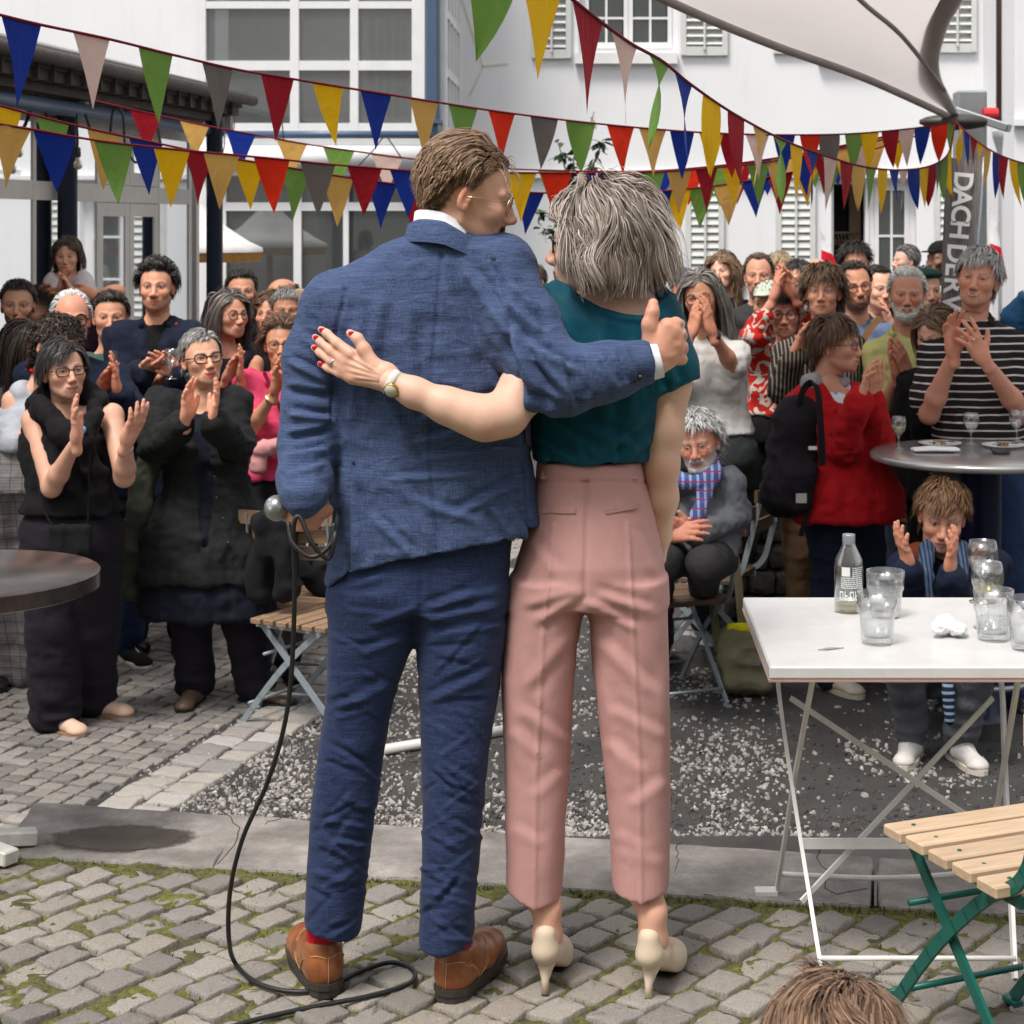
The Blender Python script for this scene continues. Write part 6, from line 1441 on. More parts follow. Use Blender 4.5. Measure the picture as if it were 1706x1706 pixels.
# ================================================================== the couple
def linen(name, c1, c2, scale=1.0, crease=.5):
 m = NT(name); m.set(Roughness=.85); m.b.inputs['Specular IOR Level'].default_value = .2; m.b.inputs['Sheen Weight'].default_value = .05
 a = m.noise(m.coord((680*scale, 680*scale, 18)), 1, 3, .65); b_ = m.noise(m.coord((22, 22, 720*scale)), 1, 3, .65); n = m.noise(m.coord(), 7, 5, .6)
 f = m.math('ADD', m.math('MULTIPLY', (a, 'Fac'), .5), m.math('MULTIPLY', (b_, 'Fac'), .5))
 col = (m.ramp(f[0], f[1], [(.36, c1), (.50, tuple((x+y)/2 for x, y in zip(c1, c2))), (.64, c2)]), 0)
 col = m.mix(.35, col, (m.ramp(n, 'Fac', [(.3, (.38,)*3), (.7, (.62,)*3)]), 0), 'OVERLAY'); m.base(col)
 w = m.noise(m.coord((1, 1, 2.2)), 16, 3, .6, 1.5); h = m.math('ADD', m.math('MULTIPLY', (w, 'Fac'), crease), m.math('MULTIPLY', f, .10)); m.bump(h, .36, .018); return m.m
M_SUIT = linen('blue_linen', (.018, .029, .074), (.084, .124, .25)); M_SUIT2 = linen('blue_linen_trousers', (.007, .0125, .040), (.034, .054, .135), 1.1)
M_TEAL = cloth('teal_jersey', (.004, .064, .098), .6, .08, .5, bmp=.3); M_PINK = cloth('dusty_pink_twill', (.50, .275, .258), .75, .05, .7, bmp=.18); M_SHIRTW = cloth('white_cotton', (.74, .75, .80), .8, .03)
SKM, SKW = (.66, .365, .265), (.67, .42, .315)
def pxloft(S, st, k=.03, n=2.3, op='u'):
 """stations (py, px left, px right, depth of the axis Y, half depth)"""
 out = []
 for py, xl, xr, Y, d in st: a, b_ = W(xl, py, Y), W(xr, py, Y); out.append((a[2], (a[0]+b_[0])/2, Y, (b_[0]-a[0])/2, d))
 S.loft(out, k, n, op=op); return S
def zcurve(pts, Y):
 P3 = np.array([W(x, y, Y) for x, y in pts]); o = np.argsort(P3[:, 0]); return P3[o, 0], P3[o, 2]
def pt(px, py, Y, r): return (W(px, py, Y), r)
MBASE = np.array([W(640, 1650, 3.9)[0], 3.9, 0.0]); WBASE = np.array([W(1000, 1645, 3.92)[0], 3.92, 0.0])
# ---------------- man: head, neck, hands (one mesh)
HP, HQ = HT['m'][0].copy(), HT['m'][1]
ME = W(779, 321, 3.88); MR = headframe(97, -14, -4); MHS = .945
hcol = (.17, .095, .052)
C = face_cols(HP, SKM, hcol, eye='bl', beard='mous', beardc=(.17, .09, .05), smile=.7, blush=.8, stub=.85)
# crow's-feet and neck creases
mp = [(ME+(HP*MHS)@MR, HQ)]; mc = [C]
S = Sdf(); S.tube([(ME+np.array([0, -.03, -.09])*MHS@MR, .055), (W(742, 400, 3.89), .062), (W(735, 470, 3.9), .075)], .03); P, Q = S.mesh(.006, 1); mp.append((P, Q)); mc.append(np.tile(SKM, (len(P), 1))*np.array([1.03, .95, .93])*(1+.05*vn(P, 40))[:, None])
# right hand over the woman's shoulder: back of the hand to us, thumb up
S = Sdf(); Yh = 3.775
S.cap(W(1060, 604, Yh-.005), W(1096, 588, Yh), .030, .027, .02, sq=(1, .8, 1))
S.cap(W(1092, 580, Yh), W(1112, 545, Yh-.005), .026, .020, .02); S.cap(W(1092, 592, Yh), W(1122, 558, Yh), .024, .019, .02); S.cap(W(1094, 602, Yh), W(1126, 578, Yh+.005), .021, .018, .02); S.cap(W(1094, 608, Yh), W(1122, 595, Yh+.01), .018, .016, .02)
S.tube([pt(1084, 566, Yh-.005, .019), pt(1082, 540, Yh-.012, .0155), pt(1087, 520, Yh-.012, .0135), pt(1088, 506, Yh-.006, .0115)], .008)
for p in ([(1112, 545, -.005, .0155), (1126, 539, .012, .0135), (1131, 541, .04, .0125), (1124, 548, .07, .011)], [(1122, 558, 0, .0155), (1133, 556, .02, .0135), (1136, 560, .05, .012), (1128, 566, .08, .011)],
          [(1125, 577, .005, .015), (1136, 577, .025, .013), (1138, 581, .055, .0115), (1130, 586, .08, .0105)], [(1121, 594, .01, .0135), (1134, 596, .03, .0115), (1137, 599, .055, .0105), (1130, 602, .07, .0095)]):
 S.tube([pt(x, y, Yh+d, r) for x, y, d, r in p], .005)
P, Q = S.mesh(.0032, 1); n = vnorm(P, Q); P = P+n*(.0008*vn(P, 90))[:, None]; HD = [(P, Q)]; c_ = np.tile(SKM, (len(P), 1))*np.array([1.05, .93, .9])
kn = [W(x, y, Yh+d) for x, y, d in ((1112, 545, -.01), (1122, 558, -.01), (1126, 577, 0), (1122, 595, .005), (1131, 540, .03), (1136, 560, .04), (1138, 580, .045))]
for k in kn: c_ *= 1-np.array([.02, .16, .16])*np.exp(-(np.linalg.norm(P-k, axis=1)/.009)**2)[:, None]
HC = [c_*(1+.06*vn(P, 70))[:, None]]
# left hand round the microphone
S = Sdf(); Ym = 3.80
S.ell(W(505, 858, Ym), (.036, .034, .034), .01)
for k, (x, y) in enumerate(((487, 842), (486, 854), (489, 866), (494, 876))): S.tube([pt(x+30, y-2, Ym-.012, .012), pt(x+8, y, Ym-.032, .0115), pt(x-4, y+1, Ym-.018, .0105), pt(x-2, y+2, Ym+.004, .0095)], .005)
S.tube([pt(528, 842, Ym, .016), pt(505, 828, Ym+.01, .0135), pt(486, 832, Ym+.012, .011)], .008); S.cap(W(545, 850, Ym+.01), W(520, 858, Ym), .014, .02, .02)
P, Q = S.mesh(.0034, 1); HD.append((P, Q)); HC.append(np.tile(SKM, (len(P), 1))*np.array([1.0, .86, .82]))
v, q = join(mp); MAN = mk('person', v, q, MSKIN, True, None, col=np.clip(np.concatenate(mc), 0, 1), base=MBASE); tag(MAN, 'man in a blue linen suit seen from behind, arm around the woman, turning to her', 'person')
for (P, Q), c_ in zip(HD, HC): mk('hand', P, Q, MSKIN, True, MAN, col=np.clip(c_, 0, 1), base=MBASE)
# hair: combed back
rng = np.random.default_rng(21); V = []; Qs = []; Cs = []; n0 = 0
def addhair(geo):
 global n0
 v, q, c = geo; V.append(v); Qs.append(q+n0); Cs.append(c); n0 += len(v)
hb_ = dict(col=(.14, .075, .04), col2=(.36, .235, .145), rec=0, low=-.005, tent=True)
addhair(hair_geo(HP, HQ, 91*77, dict(style='back', L=.115, Lv=.16, lift=.16, n=4600, k=11, w=.0034, g=.16, mess=.03, vol=.018, edge=.3, wave=.05, zmin=.036, ylen=.24, xlen=.38, **hb_), rng))
addhair(hair_geo(HP, HQ, 91*77, dict(style='back', L=.026, Lv=.2, lift=.03, n=4200, k=6, w=.0026, g=.3, mess=.08, vol=.006, edge=.5, **{**hb_, 'col2': (.20, .115, .065)}), rng))
hv = np.concatenate(V); hv[:, 1] *= 1.0
# a forelock falling over the brow
fl = hair_geo(HP, HQ, 91*77, dict(style='fwd', L=.080, Lv=.25, lift=.45, n=420, k=10, w=.0028, g=.34, mess=.12, vol=.02, edge=1.0, wave=.4, topL=1.0, **{**hb_, 'col': (.22, .13, .075), 'col2': (.48, .34, .23)}), rng)
ok = np.arange(len(fl[0])).reshape(-1, 30); keep = (fl[0][ok[:, 0], 1] > .045) & (fl[0][ok[:, 0], 2] > .058)
kk = ok[keep]; vv = fl[0][kk.ravel()]; cc = fl[2][kk.ravel()]; base_ = np.arange(len(kk))[:, None, None]*30+np.arange(9)[None, :, None]*3+np.arange(2)[None, None, :]
qq = np.stack([base_, base_+1, base_+4, base_+3], -1).reshape(-1, 4)
V.append(vv); Qs.append(qq+n0); Cs.append(cc)
hv = np.concatenate(V); mk('hair', ME+(hv*MHS)@MR, np.concatenate(Qs), MHAIR, True, MAN, col=np.concatenate(Cs), base=MBASE)
M_GOLD = mat('pale_gold', (.60, .48, .28), .25, .9, var=.03)
gl = make_glasses('glasses', MAN, ME, MR, MHS, M_GOLD, 'round', .0235, y=.104, z=-.006, th=.0017, base=MBASE)
# moustache locks
mm = np.random.default_rng(2); rt = np.stack([mm.uniform(-.03, .03, 160), np.zeros(160), np.zeros(160)], 1); rt[:, 1] = .1015-.35*np.abs(rt[:, 0])**1.3*3; rt[:, 2] = -.0545-.12*np.abs(rt[:, 0])+mm.normal(size=160)*.003
ps = np.stack([rt+np.array([np.sign(r_), .25, -.7])*.0035*i for i in range(4) for r_ in [0]][:4], 1) if False else np.stack([rt+np.stack([np.sign(rt[:, 0])*.0016*i, .0011*i*np.ones(160), -.0032*i*np.ones(160)], 1) for i in range(4)], 1)
v, q, per = ribbons(ps, np.tile([0, 1., 0], (160, 4, 1)), np.full((160, 4), .0022)); mk('moustache', ME+(v*MHS)@MR, q, MHAIR, True, MAN, col=np.tile((.20, .11, .06), (len(v), 1)), base=MBASE)
# ---------------- jacket
S = Sdf(); YB_ = 3.9
pxloft(S, [(392, 690, 800, 3.9, .065), (412, 650, 826, 3.9, .085), (440, 612, 850, 3.9, .10), (500, 560, 858, 3.905, .115), (570, 552, 862, 3.905, .125), (650, 560, 868, 3.9, .125), (740, 562, 880, 3.9, .122), (820, 556, 893, 3.9, .128), (900, 549, 909, 3.9, .136), (1010, 541, 922, 3.9, .142)], .03, 2.4)
S.cap(W(735, 415, 3.9), W(566, 508, 3.9), .05, .066, .05); S.cap(W(745, 412, 3.9), W(832, 448, 3.88), .05, .075, .05)
# right sleeve
S.tube([pt(832, 462, 3.87, .083), pt(868, 545, 3.82, .079), pt(905, 612, 3.77, .074), pt(940, 634, 3.75, .068)], .03); S.tube([pt(940, 634, 3.75, .066), pt(1010, 620, 3.75, .058), pt(1080, 603, 3.765, .046)], .025)
# left sleeve
S.tube([pt(556, 515, 3.9, .074), pt(522, 600, 3.885, .062), pt(514, 690, 3.86, .057), pt(512, 740, 3.84, .056)], .03); S.tube([pt(512, 740, 3.84, .055), pt(508, 800, 3.78, .052), pt(506, 826, 3.74, .048)], .025)
ca_, cd_ = W(1084, 602, 3.765), W(1084, 602, 3.765)-W(1010, 620, 3.75); cd_ /= np.linalg.norm(cd_); S.cut(lambda x, y, z: np.where(x > W(1000, 600, 3.75)[0], (x-ca_[0])*cd_[0]+(y-ca_[1])*cd_[1]+(z-ca_[2])*cd_[2], -1.0))
xh, zh = zcurve([(500, 1000), (541, 988), (565, 968), (600, 950), (680, 930), (760, 916), (840, 902), (913, 884), (960, 878)], 3.78)
S.cut(lambda x, y, z: np.where((z < EYE-(840-CY)/790) & (x > W(535, 900, 3.85)[0]), np.interp(x.ravel(), xh, zh).reshape(x.shape)-z, -1.0)+0*y)
# collar hole
S.ell(W(742, 372, 3.885), (.066, .062, .045), .012, 's')
# arm pit gap on the left between sleeve and body
P, Q = S.mesh(.0047, 1); n = vnorm(P, Q)
def wpx(P): return CX+FPX*P[:, 0]/P[:, 1], CY+FPX*(EYE-P[:, 2])/P[:, 1]
px, py = wpx(P); dsp = np.zeros(len(P))
def fold(px, py, x0, y0, x1, y1, wd, amp, sharp=1.0):
 """a crease from (x0,y0) to (x1,y1): ridge with a valley beside it"""
 dx, dy = x1-x0, y1-y0; L2 = dx*dx+dy*dy; t = ((px-x0)*dx+(py-y0)*dy)/L2; d = ((px-x0)*dy-(py-y0)*dx)/math.sqrt(L2)
 e = np.exp(-np.clip(np.abs(t-.5)-.32, 0, None)**2/.02); return amp*e*(np.exp(-(d/wd)**2)-.75*np.exp(-((d-1.5*wd)/wd)**2))
back = n[:, 1] < .35
body = back & (px > 545)
for f in [(845, 560, 880, 700, 9, -.016), (850, 545, 905, 660, 8, .012), (820, 600, 872, 760, 10, .009), (700, 700, 860, 655, 7, .007), (690, 735, 870, 705, 7, .008), (700, 765, 880, 745, 6, .006), (640, 800, 800, 790, 6, .004),
          (770, 440, 850, 560, 10, .008), (735, 470, 800, 600, 12, .006), (640, 480, 600, 700, 12, .006), (600, 520, 585, 720, 9, .006), (680, 520, 690, 700, 12, .005), (760, 860, 870, 800, 8, .007), (810, 850, 845, 905, 7, -.008), (850, 840, 880, 905, 8, .009), (700, 840, 800, 870, 8, .005), (620, 860, 690, 930, 7, .005), (580, 800, 600, 940, 9, .007), (640, 640, 700, 800, 10, .004), (660, 790, 720, 905, 8, .004)]:
 dsp += fold(px, py, *f)*body
for f in [(842, 500, 905, 560, 8, .010), (850, 470, 900, 520, 8, .007), (860, 560, 930, 610, 8, .009), (880, 600, 935, 660, 8, -.010), (900, 580, 960, 620, 7, .009), (930, 590, 955, 680, 6, .010), (965, 590, 985, 665, 6, -.007), (1000, 590, 1030, 650, 6, .006), (850, 640, 930, 690, 7, .009), (1030, 580, 1050, 640, 6, -.005)]:
 dsp += fold(px, py, *f)*(px > 835)
for f in [(480, 600, 555, 640, 7, .009), (478, 650, 550, 660, 7, -.008), (480, 690, 552, 700, 7, .010), (478, 730, 548, 718, 6, -.009), (480, 760, 545, 750, 6, .008), (480, 790, 540, 775, 6, .006), (500, 560, 560, 600, 8, .006)]:
 dsp += fold(px, py, *f)*(px < 560)
dsp += .0028*vn(P, (14, 14, 22), 2)+.0016*ridge(P, (26, 26, 36), 3)
cs = np.interp(py, [400, 600, 760, 1000], [738, 722, 716, 738]); dsp -= .0040*np.exp(-((px-cs)/3.2)**2)*body*(py > 420)      # back seam
vx = np.interp(py, [700, 1000], [590, 578]); dsp -= .006*np.exp(-((px-vx)/3.0)**2)*body*(py > 770); vx = np.interp(py, [700, 1000], [866, 895]); dsp -= .006*np.exp(-((px-vx)/3.0)**2)*body*(py > 770)
sx = np.interp(py, [440, 470, 560, 640], [822, 838, 852, 868]); dsp -= .006*np.exp(-((px-sx)/3.2)**2)*(py > 430)*(py < 640)*back; sx = np.interp(py, [490, 560, 680], [575, 558, 553]); dsp -= .005*np.exp(-((px-sx)/3)**2)*(py > 480)*(py < 700)*back
dsp *= 1.3; P = P+n*dsp[:, None]; JK = mk('jacket', P, Q, M_SUIT, True, MAN, base=MBASE)
# collar fold, shirt collar, cuffs, buttons
a = np.linspace(-2.0, 2.2, 30); cpts = []; bmc = MB(); V = []
for t in a:
 p = W(744, 392, 3.885)+np.array([.080*math.sin(t), -.078*math.cos(t), .012*math.cos(t)-.028*math.sin(t)*.9-.012*abs(t)])
 o = np.array([math.sin(t), -math.cos(t), 0]); top = p*1.0-o*.012+np.array([0, 0, .020]); mid = p+o*.004+np.array([0, 0, .012]); low = p+o*.014+np.array([0, 0, -.030]); inn = p-o*.014+np.array([0, 0, -.012])
 V += [inn, top, mid, low]
q = np.array([[4*i+j, 4*i+j+1, 4*i+5+j, 4*i+4+j] for i in range(29) for j in range(3)]); mk('collar', np.array(V), q, M_SUIT, True, JK, base=MBASE)
V = []
for t in a:
 p = W(744, 384, 3.885)+np.array([.071*math.sin(t), -.069*math.cos(t), .012*math.cos(t)-.028*math.sin(t)*.9-.010*abs(t)]); o = np.array([math.sin(t), -math.cos(t), 0]); V += [p-o*.010+np.array([0, 0, .026]), p-o*.002+np.array([0, 0, .026]), p+o*.004+np.array([0, 0, -.02])]
q = np.array([[3*i+j, 3*i+j+1, 3*i+4+j, 3*i+3+j] for i in range(29) for j in range(2)]); mk('shirt_collar', np.array(V), q, M_SHIRTW, True, MAN, base=MBASE)
b = MB(); d0, d1 = W(1060, 608, 3.764), W(1099, 598, 3.768); b.tube([d0, d1], [.042, .0395], 24, False); b.tube([d1, d0], [.037, .038], 24, False); b.build('shirt_cuff', M_SHIRTW, MAN, True, base=MBASE)
for k in range(4): b = MB(); b.sphere(W(1040+k*9, 640-k*3.5, 3.715), (.0065, .004, .0065), 10, 6); b.build('cuff_button', mat('dark_button', (.012, .012, .015), .3), JK, True, base=MBASE)
# ---------------- trousers
S = Sdf()
pxloft(S, [(840, 572, 862, 3.9, .10), (930, 556, 850, 3.9, .118), (985, 549, 846, 3.9, .122), (1010, 548, 842, 3.9, .115)], .03, 2.5)
pxloft(S, [(975, 549, 712, 3.89, .112), (1060, 547, 694, 3.89, .105), (1150, 545, 660, 3.89, .095), (1250, 531, 640, 3.89, .085), (1340, 520, 628, 3.885, .082), (1440, 512, 614, 3.885, .08), (1540, 508, 602, 3.885, .079), (1590, 508, 596, 3.885, .079)], .02, 2.25)
pxloft(S, [(975, 684, 845, 3.9, .112), (1060, 694, 843, 3.895, .106), (1150, 697, 832, 3.89, .096), (1250, 703, 814, 3.87, .086), (1340, 704, 806, 3.865, .083), (1440, 703, 798, 3.86, .08), (1540, 699, 790, 3.85, .079), (1600, 695, 786, 3.85, .079)], .02, 2.25)
xb_, zb2 = zcurve([(500, 1560), (560, 1574), (600, 1580), (690, 1586), (740, 1588), (790, 1574)], 3.8); S.cut(lambda x, y, z: np.interp(x.ravel(), xb_, zb2).reshape(x.shape)-z+0*y)
P, Q = S.mesh(.005, 1); n = vnorm(P, Q); px, py = wpx(P); rg = np.random.default_rng(31); dsp = np.zeros(len(P))
for lx, rx, tx in ((548, 670, 0), (698, 835, 1)):
 mk_ = (px < 697) if tx == 0 else (px >= 697)
 for k in range(46):
  y = rg.uniform(1280, 1580) if k < 30 else rg.uniform(1010, 1280); xl = np.interp(y, [1000, 1250, 1580], [548, 531, 508] if tx == 0 else [690, 703, 695]); xr = np.interp(y, [1000, 1250, 1580], [695, 640, 597] if tx == 0 else [845, 815, 787])
  wd_ = xr-xl; x0 = xl+wd_*rg.uniform(-.05, .45); x1 = x0+wd_*rg.uniform(.4, .75); sl_ = rg.normal()*14+(10 if rg.random() < .5 else -8); dsp += fold(px, py, x0, y-sl_, x1, y+sl_, rg.uniform(3, 6), rg.uniform(.0015, .0048)*(1 if rg.random() < .6 else -1)*(1.0 if y > 1250 else .8))*mk_
for f in [(700, 1010, 620, 1040, 7, .007), (705, 1020, 790, 990, 8, .009), (700, 1035, 830, 1010, 8, .008), (720, 1060, 840, 1040, 7, .006), (560, 985, 640, 960, 8, .006), (600, 1090, 680, 1060, 7, .006), (560, 1180, 650, 1140, 8, .007), (710, 1170, 820, 1120, 8, .007)]: dsp += fold(px, py, *f)
dsp += .002*vn(P, (20, 20, 30), 5); dsp -= .004*np.exp(-((px-np.interp(py, [840, 1010], [708, 700]))/3)**2)*(py < 1015)
P = P+n*dsp[:, None]; TRO = mk('trousers', P, Q, M_SUIT2, True, MAN, base=MBASE)
# shoes: tan brogues, red socks
M_TAN = NT('tan_leather'); M_TAN.set(Roughness=.32); v = M_TAN.coord(); n_ = M_TAN.noise(v, 14, 5, .6); M_TAN.base((M_TAN.ramp(n_, 'Fac', [(.3, (.13, .035, .012)), (.7, (.36, .125, .04))]), 0)); M_TAN.bump((M_TAN.noise(v, 220, 2), 'Fac'), .08, .002); M_TAN = M_TAN.m
M_SOLE = mat('dark_rubber_sole', (.035, .028, .024), .6); M_RED = cloth('red_sock', (.42, .01, .02)); M_STITCH = mat('brogue_stitch', (.42, .25, .12), .7)
def brogue(hx, hy, Y, ang, name='shoe'):
 """heel px, direction angle (degrees from away, positive to the right)"""
 h = W(hx, hy, Y); h[2] = .0; a = math.radians(ang); f = np.array([math.sin(a), math.cos(a), 0]); s = np.array([math.cos(a), -math.sin(a), 0])
 p = lambda u, w_, z: h+f*u+s*w_+np.array([0, 0, z])
 S = Sdf(); S.tube([(p(.035, 0, .058), .036), (p(.08, 0, .055), .038), (p(.15, .0, .048), .041), (p(.215, -.002, .040), .037), (p(.262, -.002, .036), .028)], .03)
 S.cap(p(.036, 0, .045), p(.042, 0, .092), .037, .041, .02, sq=(1, 1, 1)); S.cap(p(.09, 0, .085), p(.15, 0, .06), .03, .03, .03); S.ell(p(.048, 0, .125), (.035, .035, .04), .008, 's')
 S.cut(lambda x, y, z: .026+0*x+0*y-z); P, Q = S.mesh(.0045, 1); o = mk(name, P, Q, M_TAN, True, MAN, base=MBASE)
 def outline(e): 
  ol = [(-.006-e, 0), (-.0-e, .02), (.02, .036+e), (.07, .037+e), (.12, .041+e), (.18, .047+e), (.235, .042+e), (.275, .026), (.292+e, 0)]; return ol+[(u, -w_) for u, w_ in ol[-2:0:-1]]
 b = MB(); b.prism([p(u, w_, 0)[:2] for u, w_ in outline(.003)], .018, .031); b.build('welt', M_SOLE, o, base=MBASE)
 b = MB(); b.prism([p(u, w_, 0)[:2] for u, w_ in outline(.0)], .004, .0175); b.prism([p(u, w_, 0)[:2] for u, w_ in [(-.006, 0), (0, .02), (.02, .036), (.075, .036), (.08, 0), (.075, -.036), (.02, -.036), (0, -.02)]], .001, .0035); b.build('sole', M_SOLE, o, base=MBASE)
 # stitched heel counter, quarters and laces
 b = MB()
 def onsurf(pts): 
  out = []
  for u, w_, z in pts: d = np.linalg.norm(P-p(u, w_, z), axis=1); i = d.argmin(); out.append(P[i]+(P[i]-p(.09, 0, .05))/np.linalg.norm(P[i]-p(.09, 0, .05))*.0012)
  return resample(out, 26)
 for sg in (-1, 1):
  b.tube(onsurf([(-.0, 0, .085), (.01, sg*.03, .088), (.045, sg*.045, .07), (.07, sg*.045, .045), (.085, sg*.045, .03)]), .0012, 4)
  b.tube(onsurf([(.09, sg*.045, .03), (.11, sg*.045, .055), (.13, sg*.03, .085), (.14, sg*.012, .09)]), .0012, 4); b.tube(onsurf([(.098, sg*.045, .03), (.118, sg*.045, .055), (.138, sg*.03, .08)]), .001, 4)
 b.tube(onsurf([(-.004, .001, .03), (-.004, .001, .05), (-.002, .001, .07), (.0, .001, .09)]), .0011, 4)
 for k in range(14):
  t = k/13; q_ = onsurf([(.01+.07*t, .045, .08-.05*t*t), (.012+.07*t, .045, .079-.05*t*t)])
  b.sphere(q_[0], .0016, 5, 4)
 b.build('stitching', M_STITCH, o, True, base=MBASE)
 S = Sdf(); S.cap(p(.042, 0, .07), p(.046, 0, .16), .034, .036, 0); P, Q = S.mesh(.006, 1); P = P+vnorm(P, Q)*(.0012*np.sin(P[:, 0]*1800))[:, None]; mk('sock', P, Q, M_RED, True, MAN, base=MBASE)
brogue(546, 1658, 3.845, -21); brogue(744, 1672, 3.815, 19)
# microphone and its cable
b0 = W(468, 848, 3.78); MIC = empty('microphone', b0, 'handheld microphone with silver ball grille in the suited man\'s left hand', 'microphone'); d = np.array([.70, .70, -.1]); d /= np.linalg.norm(d)
m = NT('grille'); m.set(Roughness=.35, Metallic=.9); v = m.coord((900, 900, 900)); ck = m.n('TexChecker'); ck.inputs['Scale'].default_value = 1; m.l(v, 0, ck, 'Vector'); m.base((m.ramp(ck, 'Fac', [(0, (.16, .16, .17)), (1, (.50, .50, .52))]), 0)); m.bump((ck, 'Fac'), .4, .002)
MB().sphere(np.array([-.008, 0, .002]), .0275, 24, 16).build('grille', m.m, MIC, True)
b = MB(); b.tube([d*.012, d*.022], .027, 20); b.build('collar_ring', M_STEEL, MIC, True); b = MB(); b.tube([d*.024, d*.06, d*.13, d*.15], [.019, .018, .013, .011], 16); b.build('handle', M_BLACKP if False else MBLACK, MIC, True)
cz_ = lambda px, py, z: (lambda Y: W(px, py, Y))(FPX*(EYE-z)/(py-CY))
pts = [b0+d*.15, W(560, 880, 3.68), W(548, 930, 3.66), W(520, 905, 3.65), W(500, 862, 3.66), W(489, 880, 3.66), W(491, 980, 3.68), W(485, 1130, 3.71), W(470, 1225, 3.73), W(443, 1310, 3.77), W(405, 1395, 3.80), W(384, 1480, 3.85), W(381, 1560, 3.90)]+[np.array([*G(x, y), .010]) for x, y in ((392, 1612), (430, 1646), (490, 1660), (545, 1652), (600, 1626), (652, 1611), (688, 1624), (682, 1646), (620, 1666), (530, 1684), (430, 1706), (300, 1745), (100, 1800))]
b = MB(); b.tube(resample(pts, 260)-b0, .0052, 8); o = b.build('microphone_cable', M_CORD, None, True); o.location = b0; tag(o, 'black microphone cable trailing down and looping over the cobbles', 'cable')
b = MB(); b.tube(resample([W(480, 870, 3.67), W(488, 905, 3.655), W(520, 928, 3.65), W(552, 905, 3.66), W(556, 872, 3.67)], 30)-b0, .005, 8); lp = b.build('cable_loop', M_CORD, o, True)
# ================ woman
WE = W(996, 402, 3.93); WR = headframe(-104, -2, 3); WHS = .98
P0, Q0 = HT['f']; wp = [(WE+(P0*WHS)@WR, Q0)]; gcol = (.30, .25, .235); wc = [face_cols(P0, SKW, (.22, .18, .165), lip=(.42, .12, .11), smile=.6, blush=.9)]
S = Sdf(); S.tube([(WE+np.array([0, -.03, -.08])@WR, .05), (W(1010, 490, 3.95), .055), (W(1015, 540, 3.95), .075)], .03)
pxloft(S, [(478, 958, 1078, 3.955, .060), (505, 925, 1100, 3.955, .082), (540, 905, 1118, 3.955, .098), (600, 902, 1125, 3.955, .10)], .03, 2.3)
S.tube([pt(1105, 560, 3.95, .058), pt(1112, 640, 3.94, .050), pt(1106, 720, 3.93, .0415), pt(1102, 775, 3.925, .037)], .02); S.tube([pt(1102, 775, 3.925, .037), pt(1103, 830, 3.95, .034), pt(1096, 890, 3.99, .028), pt(1092, 930, 4.02, .024)], .02)
P, Q = S.mesh(.006, 1); wp.append((P, Q)); c_ = np.tile(SKW, (len(P), 1))*(1+.04*vn(P, 30))[:, None]; k = W(1095, 778, 3.89); c_ *= 1-np.array([.02, .14, .16])*np.exp(-(np.linalg.norm(P-k, axis=1)/.03)**2)[:, None]; wc.append(c_)
hp, hq = put_hand('cup', W(1092, 935, 4.02), W(1084, 1010, 4.06), (-1, 0, 0), 1, .95); wp.append((hp, hq)); wc.append(np.tile(SKW, (len(hp), 1)))
# left arm across his back, hand spread on his side
S = Sdf(); S.tube([pt(880, 610, 3.84, .05), pt(868, 655, 3.77, .048), pt(842, 690, 3.735, .045), pt(812, 697, 3.72, .043), pt(780, 688, 3.715, .041)], .02); S.tube([pt(800, 697, 3.715, .040), pt(745, 676, 3.715, .036), pt(690, 654, 3.72, .0295), pt(652, 636, 3.725, .0255)], .02)
P, Q = S.mesh(.0052, 1); wp.append((P, Q)); c_ = np.tile(SKW, (len(P), 1))*(1+.04*vn(P, 30))[:, None]; k = W(815, 722, 3.68); c_ *= 1-np.array([.02, .16, .18])*np.exp(-(np.linalg.norm(P-k, axis=1)/.03)**2)[:, None]; wc.append(c_)
S = Sdf(); Yk = lambda x: np.interp(x, [520, 560, 600, 660], [3.815, 3.775, 3.752, 3.735])
def ft(pts, rs, k=.005): S.tube([(W(x, y, Yk(x)-.004), r) for (x, y), r in zip(pts, rs)], k)
S.cap(W(662, 640, Yk(662)), W(640, 628, Yk(640)), .0245, .022, .015, sq=(1, .8, 1))
for (x, y), rr_ in (((580, 592), .0165), ((574, 604), .0165), ((577, 617), .016), ((588, 629), .0145)): S.cap(W(640, 627, Yk(640)), W(x, y, Yk(x)), .0215, rr_, .018, sq=(1, .75, 1))
ft([(585, 590), (562, 572), (545, 556), (535, 549)], [.0135, .0105, .0092, .0075]); ft([(577, 603), (553, 585), (535, 570), (525, 562)], [.0135, .0105, .0093, .0075]); ft([(577, 616), (553, 602), (534, 588), (523, 579)], [.013, .0102, .009, .0072]); ft([(589, 629), (566, 622), (547, 614), (533, 606)], [.012, .0092, .008, .0066])
ft([(622, 608), (607, 582), (596, 564), (583, 555)], [.0165, .0125, .0105, .0085], .01)
P, Q = S.mesh(.0030, 1); n = vnorm(P, Q); px, py = wpx(P)
for (a, b_) in (((632, 622), (580, 592)), ((634, 625), (575, 604)), ((636, 630), (578, 617)), ((638, 634), (590, 629))): P = P+n*(fold(px, py, *a, *b_, 2.2, .0016)*(n[:, 1] < 0))[:, None]
wp.append((P, Q)); c_ = np.tile(SKW, (len(P), 1))*np.array([1.02, .93, .9])*(1+.05*vn(P, 60))[:, None]
for x, y in ((583, 590), (576, 603), (577, 616), (588, 629), (562, 572), (553, 585), (553, 602), (566, 622), (607, 582)): c_ *= 1-np.array([.02, .15, .15])*np.exp(-(np.hypot(px-x, py-y)/6)**2)[:, None]
wc.append(c_)
